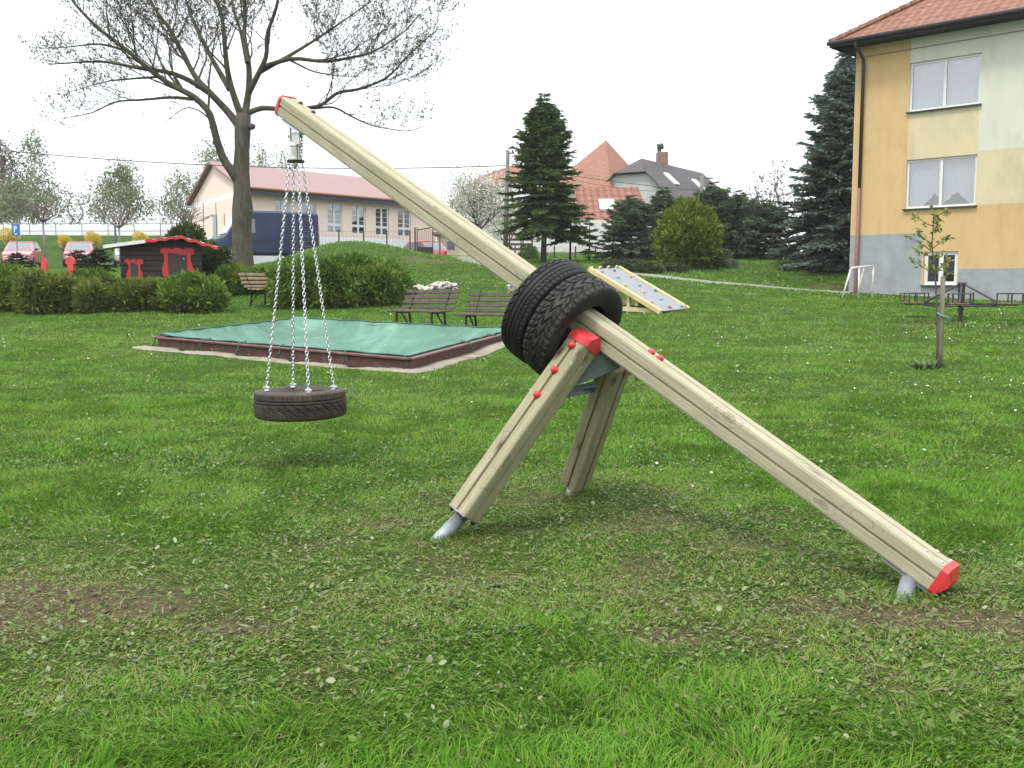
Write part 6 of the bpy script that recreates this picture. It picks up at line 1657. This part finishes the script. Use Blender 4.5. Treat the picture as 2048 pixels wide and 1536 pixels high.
MB().box(vw((2.86, 0, .5)), (.16, 1.7, .24), FN[:3, :3], bev=.05).build("bumper", M_trim, vt)

# ---- poles, wires
M_conc = pm("weathered_pole", (.13, .12, .11), .9, .2, 3)
dp_ = 47.0; pb, pt_ = P(1010, 492, dp_), P(1016, 302, dp_)
up1 = thing("utility_pole", "grey wooden utility pole left of the tall spruce", "pole", (pb[0], dp_, G(pb[0], dp_)))
MB().tube([(pb[0], dp_, G(pb[0], dp_) - .3), pt_], [.13, .085], 10).build("pole", M_conc, up1, smooth=True)
MB().beam(pt_ + np.array([-.08, 0, -.12]), pt_ + np.array([.28, 0, -.08]), .06, .06).build("crossarm", M_conc, up1)
for dx in (-.05, .22): MB().lathe([(.03, 0), (.045, .05), (.03, .1), (.001, .12)], 8, Matrix.Translation(Vector(pt_ + np.array([dx, 0, -.06])))).build("insulator", M_trim, up1)
q2, q2b = P(1404, 350, 80), P(1404, 420, 80)
up2 = thing("utility_pole", "pale concrete pole standing before the dark grey roof", "pole", (q2[0], 80, 3))
MB().tube([(q2[0], 80, 2.5), q2], .16, 8).build("pole", pm("pale_concrete_pole", (.26, .25, .24), .9), up2); MB().beam(q2 + np.array([-.7, 0, -.2]), q2 + np.array([.9, 0, -.25]), .1, .1).build("crossarm", M_conc, up2)
M_wire = pm("black_wire", (.035, .035, .04), .6); M_wire2 = pm("thin_grey_wire", (.16, .16, .17), .6)
def wire(label, pts, r, mat, n=40):
    """pts = 3 (u,v,d): ends and lowest part"""
    a, b_, c = [P(*p) for p in pts]; tt = np.linspace(0, 1, n)
    def lag(k): return a[k] * 2 * (tt - .5) * (tt - 1) + b_[k] * 4 * tt * (1 - tt) + c[k] * 2 * tt * (tt - .5)
    V = np.stack([a[0] + (c[0] - a[0]) * tt, a[1] + (c[1] - a[1]) * tt, lag(2)], 1)
    o = MB().tube(V, r, 5).build("overhead_wire", mat); return tag(o, label, "wire", "overhead wires")
wire("thick black overhead wire running left from the utility pole past the bare tree", [(-140, 285, 47), (436, 331, 47), (1016, 331, 47)], .022, M_wire)
wire("upper faint overhead wire at the left, highest of all", [(-140, 226, 52), (436, 272, 52), (1016, 304, 52)], .010, M_wire2)
wire("lower faint overhead wire at the left, just below the highest", [(-140, 238, 52), (436, 283, 52), (1016, 310, 52)], .010, M_wire2)
wire("overhead wire from the utility pole across the orange roof, the upper of three", [(1022, 306, 47), (1210, 350, 60), (1404, 352, 79.8)], .012, M_wire2)
wire("overhead wire crossing the gable of the grey roofed house, middle of three", [(1022, 326, 47), (1210, 368, 60), (1404, 376, 79.8)], .014, M_wire)
wire("lowest overhead wire running right over the spruce row to the blue spruce", [(1022, 332, 47), (1330, 384, 56), (1640, 390, 62)], .016, M_wire)

# ---- fences, gate, small things along the back of the lawn
M_fp = pm("dark_fence_iron", (.03, .028, .028), .6)
gd0 = 50.0
gx0, gx1 = wpx(836, gd0), wpx(867, gd0); gzb, gzt = P(850, 511, gd0)[2], P(850, 455, gd0)[2]
gt = thing("metal_gate", "dark metal yard gate with upright bars and a solid lower panel", "gate", (gx0, gd0, gzb))
m = MB()
for x in (gx0, gx1): m.box((x, gd0, (gzb + gzt) / 2), (.045, .045, gzt - gzb))
m.beam((gx0, gd0, gzt - .12), (gx1, gd0, gzt), .045, .045); m.beam((gx0, gd0, gzb + .35), (gx1, gd0, gzb + .4), .04, .04); m.build("gate_frame", M_fp, gt)
m = MB()
for k in range(1, 8): x = gx0 + (gx1 - gx0) * k / 8; m.tube([(x, gd0, gzb + .36), (x, gd0, gzt - .06)], .010, 5)
m.build("bars", pm("rusty_bar", (.10, .06, .05), .7), gt)
MB().add([(gx0, gd0 - .01, gzb + .42), (gx1, gd0 - .01, gzb + .42), (gx1, gd0 - .01, gzb - .1), (gx0, gd0 - .01, gzb - .1)] + [(gx0, gd0 + .01, gzb + .42), (gx1, gd0 + .01, gzb + .42), (gx1, gd0 + .01, gzb - .1), (gx0, gd0 + .01, gzb - .1)], [(0, 1, 2, 3), (4, 5, 6, 7), (0, 4, 5, 1)]).build("panel", M_fp, gt)
x = wpx(832, gd0); MB().box((x, gd0, (gzb + gzt) / 2), (.07, .07, gzt - gzb)).build("gate_post", M_fp, gt)
def fence(label, us, vt, d, vb=530, mesh=True, rails=(.25, .95), lab="wire_fence"):
    p0, p1 = wpx(us[0], d), wpx(us[-1], d)
    t = thing(lab, label, "fence", (p0, d, G(p0, d)))
    zt = P(us[0], vt, d)[2]
    for u in us:
        x = wpx(u, d); z = G(x, d); MB().tube([(x, d, z - .2), (x, d, zt)], .035, 6).build("fence_post", M_fp, t)
    m = MB(); lo = min(G(p0, d), G(p1, d)) + .15
    k = int((p1 - p0) / .17) if mesh else 0
    for a in range(k): x = p0 + (p1 - p0) * a / k; m.tube([(x, d, lo), (x, d, zt - .05)], .0035, 3, cap=False)
    for f in np.linspace(0, 1, 8 if mesh else 3): z = lo + (zt - .05 - lo) * f; m.tube([(p0, d, z), (p1, d, z)], .0045, 3, cap=False)
    m.build("wire_mesh", M_rail, t); return t
fence("thin wire fence with dark posts running behind the grassy mound", [585, 632, 681, 730, 776, 822], 461, 49.5)
fence("low wire fence under the branches of the tall spruce", [1030, 1070, 1108, 1150, 1190, 1235], 492, 47.5)
# tall ball net poles beside the hall gable
nt_ = thing("ball_net", "tall thin net fence on slim poles before the hall's gable wall", "net", (wpx(330, 57), 57, G(wpx(330, 57), 57)))
nz = P(330, 405, 57)[2]
for u in (328, 414, 439, 455):
    x = wpx(u, 57); MB().tube([(x, 57, G(x, 57) - .2), (x, 57, nz if u < 440 else nz - .6)], .025, 6).build("net_pole", M_rail, nt_)
m = MB(); xa_, xb_ = wpx(328, 57), wpx(455, 57)
for f in np.linspace(0, 1, 34): x = xa_ + (xb_ - xa_) * f; m.tube([(x, 57, 3.4), (x, 57, nz - .3)], .0035, 3, cap=False)
for f in np.linspace(0, 1, 14): z = 3.5 + (nz - 3.8) * f; m.tube([(xa_, 57, z), (xb_, 57, z)], .0035, 3, cap=False)
m.build("netting", pm("pale_net", (.35, .38, .36), .9), nt_)
# gate pillars with a beam at the house drive
tp = thing("gate_post", "slim post with a short wooden crosspiece right of the metal gate", "post", (wpx(880, 50.5), 50.5, G(wpx(880, 50.5), 50.5)))
x = wpx(881, 50.5); zt = P(881, 458, 50.5)[2]; MB().box((x, 50.5, (zt + G(x, 50.5)) / 2), (.07, .07, zt - G(x, 50.5) + .1)).build("post", pm("red_brown_post", (.12, .07, .06), .8), tp); MB().box((x - .05, 50.5, zt), (.5, .08, .06)).build("crosspiece", M_pine, tp)
tr_ = thing("garden_trellis", "brown wooden garden trellis standing between the utility pole and the spruce", "trellis", (wpx(1040, 45.5), 45.5, G(wpx(1040, 45.5), 45.5)))
zb_, zt = P(1040, 500, 45.5)[2], P(1040, 468, 45.5)[2]; M_tr = pm("brown_trellis_wood", (.10, .06, .04), .8)
for u in (1019, 1042, 1046, 1064): x = wpx(u, 45.5); MB().box((x, 45.5, (zb_ + zt) / 2 - .2), (.06, .06, zt - zb_ + .5)).build("upright", M_tr, tr_)
for f in (.05, .35, .65, 1): z = zb_ + (zt - zb_) * f; MB().box((wpx(1041, 45.5), 45.46, z), (wpx(1066, 45.5) - wpx(1017, 45.5), .04, .10)).build("slat", M_tr, tr_)
# ------------------------------------------------------------------ grass, weeds, clippings, daisies
_sbn = [(a[:2], b_[:2]) for a, b_ in zip(SB, SB[1:] + SB[:1])]
def in_sand(x, y, m=.0):
    ok = np.ones(len(x), bool)
    for a, b_ in _sbn:
        d = (b_ - a) / np.linalg.norm(b_ - a); nrm = np.array([-d[1], d[0]])
        if np.dot(nrm, cen[:2] - a) < 0: nrm = -nrm
        ok &= ((x - a[0]) * nrm[0] + (y - a[1]) * nrm[1]) > -m
    return ok
def blocked(x, y):
    b = in_sand(x, y, .02)
    for l, w in (([outw(sbL, .55)[:2], outw(sbF, .28)[:2], outw(sbR, .22)[:2]], .20),):
        b |= seg_dist(x, y, l) + .09 * (fbm(x * 3, y * 3, 4, 2) - .5) < w
    pth = [ground_at(u, v)[:2] for u, v in ((1235, 545), (1360, 558), (1500, 571), (1650, 583), (1700, 586))]
    b |= seg_dist(x, y, pth) < .2
    return b
def gz_(x, y): return G0(x, y) + .03 * (fbm(x * 1.7, y * 1.7, 9, 2) - .5)
def scatter(d0, d1, n):
    d = np.sqrt(RNG.uniform(d0 * d0, d1 * d1, n)); a = RNG.uniform(-1, 1, n); return a * (.58 * d + 1.7), d
def blades(mb, x, y, h, w, lean, att, segs):
    n = len(x); z = gz_(x, y); az = 14 * fbm(x * 1.6, y * 1.6, 91, 3) + RNG.normal(size=n) * 1.05      # blades lie combed in swirls
    dr = np.stack([np.cos(az), np.sin(az), 0 * az], 1); sd = np.stack([-np.sin(az + RNG.normal(size=n) * .5), np.cos(az), 0 * az], 1)
    base = np.stack([x, y, z - .006], 1); rows = []
    for k in range(segs + 1):
        f = k / segs; zz = h * f * (1 - .42 * lean * f); off = h * lean * f ** 1.7
        c = base + dr * off[:, None]; c[:, 2] += zz
        if k < segs:
            ww = w * (1 - f * .62) / 2; rows += [c - sd * ww[:, None], c + sd * ww[:, None]]
        else: rows += [c]
    m = len(rows); V = np.stack(rows, 1).reshape(-1, 3); o = (np.arange(n) * m)[:, None]
    for k in range(segs - 1): mb.add(np.zeros((0, 3)), o + np.array([2 * k, 2 * k + 1, 2 * k + 3, 2 * k + 2]))   # indices of the block added next
    mb.add(V, o + np.array([2 * segs - 2, 2 * segs - 1, 2 * segs]), 0, np.repeat(att, m))
M_grass = leafmat("lawn_grass", [(0, (.27, .235, .115)), (.16, (.21, .235, .075)), (.34, (.158, .248, .040)), (.58, (.100, .232, .022)), (.80, (.048, .138, .010)), (1, (.155, .30, .040))], .35, .7, .05)
gr = MB()
def field(d0, d1, n, hmin, hmax, wmin, wmax, segs):
    x, y = scatter(d0, d1, n); b = bare(x, y); tr_ = trampled(x, y)
    keep = (RNG.random(n) > b * .62) & ~blocked(x, y) & (RNG.random(n) > tr_ * .25)
    x, y, b, tr_ = x[keep], y[keep], b[keep], tr_[keep]; n = len(x)
    patch = fbm(x * .9, y * .9, 51, 3); fine = fbm(x * 4.2, y * 4.2, 52, 2)
    tall = sstep(.40, .72, fbm(x * 1.25 + 3, y * 1.25, 53, 3)) * (1 - tr_ * .9) * sstep(5.5, 2.8, y) * .42
    h = RNG.uniform(hmin, hmax, n) * (.62 + .75 * fine) * (1 - .45 * tr_) * (1 + 1.1 * tall) * (1 - .4 * b)
    lean = np.clip(RNG.uniform(.25, 1.25, n) + .45 * tr_ + .15 * tall, 0, 1.6)
    att = .58 + .60 * (patch - .5) + .20 * RNG.normal(size=n) + .5 * tall - .30 * tr_ * RNG.random(n) - .25 * b
    dry = RNG.random(n) < (.05 + .22 * tr_ + .35 * b); att = np.where(dry, RNG.uniform(0, .22, n), att)
    # light, fresh blades here and there
    att = np.where(RNG.random(n) < .10 * (1 - .7 * tall), RNG.uniform(.9, 1, n), att)
    blades(gr, x, y, h, RNG.uniform(wmin, wmax, n), lean, np.clip(att, 0, 1), segs)
field(1.5, 4.4, 190000, .028, .08, .0028, .006, 3)
field(4.4, 7.0, 195000, .03, .075, .003, .006, 3)
field(7.0, 11.0, 130000, .03, .065, .006, .011, 2)
field(11.0, 18.0, 120000, .03, .065, .010, .018, 1)
field(18.0, 30.0, 110000, .035, .075, .018, .034, 1)
field(30.0, 52.0, 90000, .05, .10, .035, .07, 1)
for f in FEET:                                            # longer tufts left standing round the steel feet
    n = 420; a = RNG.uniform(0, 6.28, n); r = RNG.uniform(.035, .20, n)
    blades(gr, f[0] + r * np.cos(a), f[1] + r * np.sin(a), RNG.uniform(.03, .085, n), RNG.uniform(.003, .006, n), RNG.uniform(.2, 1.2, n), np.clip(RNG.normal(.5, .25, n), 0, 1), 3)
tag(gr.build("grass", M_grass, attr=True), "short uneven green grass of the lawn", kind="stuff")

# broad low leaves of clover and plantain
M_weed = leafmat("broad_weed_leaf", [(0, (.16, .17, .09)), (.3, (.12, .16, .055)), (.6, (.085, .155, .024)), (.85, (.11, .19, .035)), (1, (.24, .28, .15))], .25, .55, .15)
wm = MB()
def weeds(d0, d1, n, lmin, lmax, asp=(.45, .85)):
    x, y = scatter(d0, d1, n); b = bare(x, y); c = fbm(x * 2.1, y * 2.1, 61, 3); tr_ = trampled(x, y)
    k = (RNG.random(n) < np.clip(sstep(.30, .62, c) + .5 * tr_ + .3 * (y < 5), .1, 1)) & (RNG.random(n) > b * .55) & ~blocked(x, y); x, y, tr_ = x[k], y[k], tr_[k]; n = len(x)
    L = RNG.uniform(lmin, lmax, n) * RNG.choice([.7, 1, 1.5], n, p=[.4, .45, .15]); z = gz_(x, y) + RNG.uniform(.004, .032, n)
    az = RNG.uniform(0, 2 * np.pi, n); el = RNG.normal(size=n) * .48 + .12
    D = np.stack([np.cos(az) * np.cos(el), np.sin(az) * np.cos(el), np.sin(el)], 1); N = np.stack([RNG.normal(size=n) * .35, RNG.normal(size=n) * .35, np.ones(n)], 1)
    Wd = L * RNG.uniform(*asp, n); A = np.cross(D, N); A /= np.linalg.norm(A, axis=1)[:, None]; U = np.cross(A, D)
    C = np.stack([x, y, z], 1); Lc, Wc = L[:, None], Wd[:, None]
    cup = RNG.uniform(-.05, .12, n)[:, None]
    ring = [C, C + D * Lc * .28 + A * Wc * .42 + U * cup * Lc, C + D * Lc * .66 + A * Wc * .44 + U * cup * Lc, C + D * Lc - U * Lc * .08, C + D * Lc * .66 - A * Wc * .44 + U * cup * Lc, C + D * Lc * .28 - A * Wc * .42 + U * cup * Lc]
    V = np.stack(ring, 1).reshape(-1, 3); F = np.arange(6 * n).reshape(n, 6)
    a = np.clip(.55 + .25 * RNG.normal(size=n) - .35 * tr_ * RNG.random(n), 0, 1); a = np.where(RNG.random(n) < .03, 1.0, a)
    wm.add(V, np.concatenate([F[:, [0, 1, 2, 3]], F[:, [0, 3, 4, 5]]]), 0, np.repeat(a, 6))
weeds(1.5, 4.5, 44000, .008, .026); weeds(4.5, 7.5, 42000, .010, .026); weeds(7.5, 12, 22000, .014, .034); weeds(12, 22, 16000, .022, .05)
weeds(2.4, 5.5, 420, .04, .09, (.18, .34))
tag(wm.build("lawn_weeds", M_weed, attr=True), "small broad clover and plantain leaves scattered in the lawn", kind="stuff")
# cut and trampled bits of dry grass
M_clip = leafmat("dry_clippings", [(0, (.09, .07, .04)), (.4, (.17, .15, .075)), (.7, (.22, .22, .11)), (1, (.17, .21, .08))], .15, .7)
x, y = scatter(1.6, 8.5, 40000); w_ = trampled(x, y) + .10 + .5 * bare(x, y); k = (RNG.random(len(x)) < w_ * .6) & ~blocked(x, y); x, y = x[k], y[k]; n = len(x)
az = RNG.uniform(0, 2 * np.pi, n); el = RNG.normal(size=n) * .22
cm = MB(); leafquads(cm, np.stack([x, y, gz_(x, y) + RNG.uniform(.006, .03, n)], 1), np.stack([np.cos(az), np.sin(az), np.sin(el)], 1), RNG.uniform(.02, .075, n), RNG.uniform(.003, .007, n), None, np.stack([0 * x, 0 * x, 1 + 0 * x], 1) + RNG.normal(size=(n, 3)) * .3)
tag(cm.build("grass_clippings", M_clip, attr=True), "dry grass clippings lying around the swing frame", kind="stuff")
# daisies
x, y = scatter(6.5, 26, 1100); k = (RNG.random(len(x)) < .12 + 1.0 * sstep(.45, .65, fbm(x * .45, y * .45, 71, 2)) * (x > 0)) & ~blocked(x, y); x, y = x[k], y[k]; n = len(x)
dm = MB(); C = np.stack([x, y, gz_(x, y) + RNG.uniform(.03, .06, n)], 1); r_ = RNG.uniform(.006, .010, n) * (1 + y / 30)
nn = np.stack([RNG.normal(size=n) * .3, RNG.normal(size=n) * .3 - .25, np.ones(n)], 1); D = np.cross(nn, np.array([1.0, .3, 0])); D /= np.linalg.norm(D, axis=1)[:, None]
leafquads(dm, C - D * r_[:, None], D, 2 * r_, 2 * r_, .5, nn)
tag(dm.build("daisies", pm("white_petals", (.66, .66, .62), .7), attr=True), "tiny white daisies dotted over the lawn", kind="stuff")
# a few stones and clods of soil in the worn patches
M_clod = pm("soil_clod", (.09, .06, .04), .95, .3, 20, bump=.6)
x, y = scatter(2.6, 7.5, 16000); k = RNG.random(len(x)) < bare(x, y) * .45; x, y = x[k], y[k]; cl = MB()
ico = np.array([(1, 0, 0), (-1, 0, 0), (0, 1, 0), (0, -1, 0), (0, 0, 1), (0, 0, -1)], float); fi = np.array([(0, 2, 4), (2, 1, 4), (1, 3, 4), (3, 0, 4), (2, 0, 5), (1, 2, 5), (3, 1, 5), (0, 3, 5)])
for a, b_ in zip(x, y):
    s = RNG.uniform(.003, .013); cl.add(ico * s * RNG.uniform(.6, 1.3, (6, 3)) + np.array([a, b_, G(a, b_) + s * .3]), fi)
tag(cl.build("soil_clods", M_clod, smooth=True), "crumbs of brown soil in the worn patches", kind="stuff")
# weeds round the foot of the stake
gq = ground_at(1852, 738); t = thing("dock_plant", "leafy weed with broad grey green leaves at the foot of the young tree", "plant", gq); m = MB(); k = 60
a = RNG.uniform(0, 6.28, k); C = np.stack([gq[0] + RNG.normal(size=k) * .10, gq[1] + RNG.normal(size=k) * .06, np.full(k, gq[2])], 1)
leafquads(m, C, np.stack([np.cos(a), np.sin(a), RNG.uniform(.5, 1.4, k)], 1), RNG.uniform(.10, .2, k), RNG.uniform(.04, .07, k)); m.build("leaves", leafmat("dock_leaf", [(0, (.07, .11, .05)), (1, (.14, .20, .09))], .25), t, attr=True)
# ------------------------------------------------------------------ thin spring haze
hm = MB().box((0, 62, 15), (190, 150, 36))
m_hz = bpy.data.materials.new("haze_air"); m_hz.use_nodes = True; _nt = m_hz.node_tree; _nt.nodes.remove(_nt.nodes["Principled BSDF"])
_pv = _nt.nodes.new("ShaderNodeVolumePrincipled"); _pv.inputs["Color"].default_value = (.92, .96, 1, 1); _pv.inputs["Density"].default_value = .00035
_nt.links.new(_pv.outputs[0], _nt.nodes["Material Output"].inputs["Volume"])
tag(hm.build("haze", m_hz), "pale spring haze in the air over the lawn", kind="stuff")
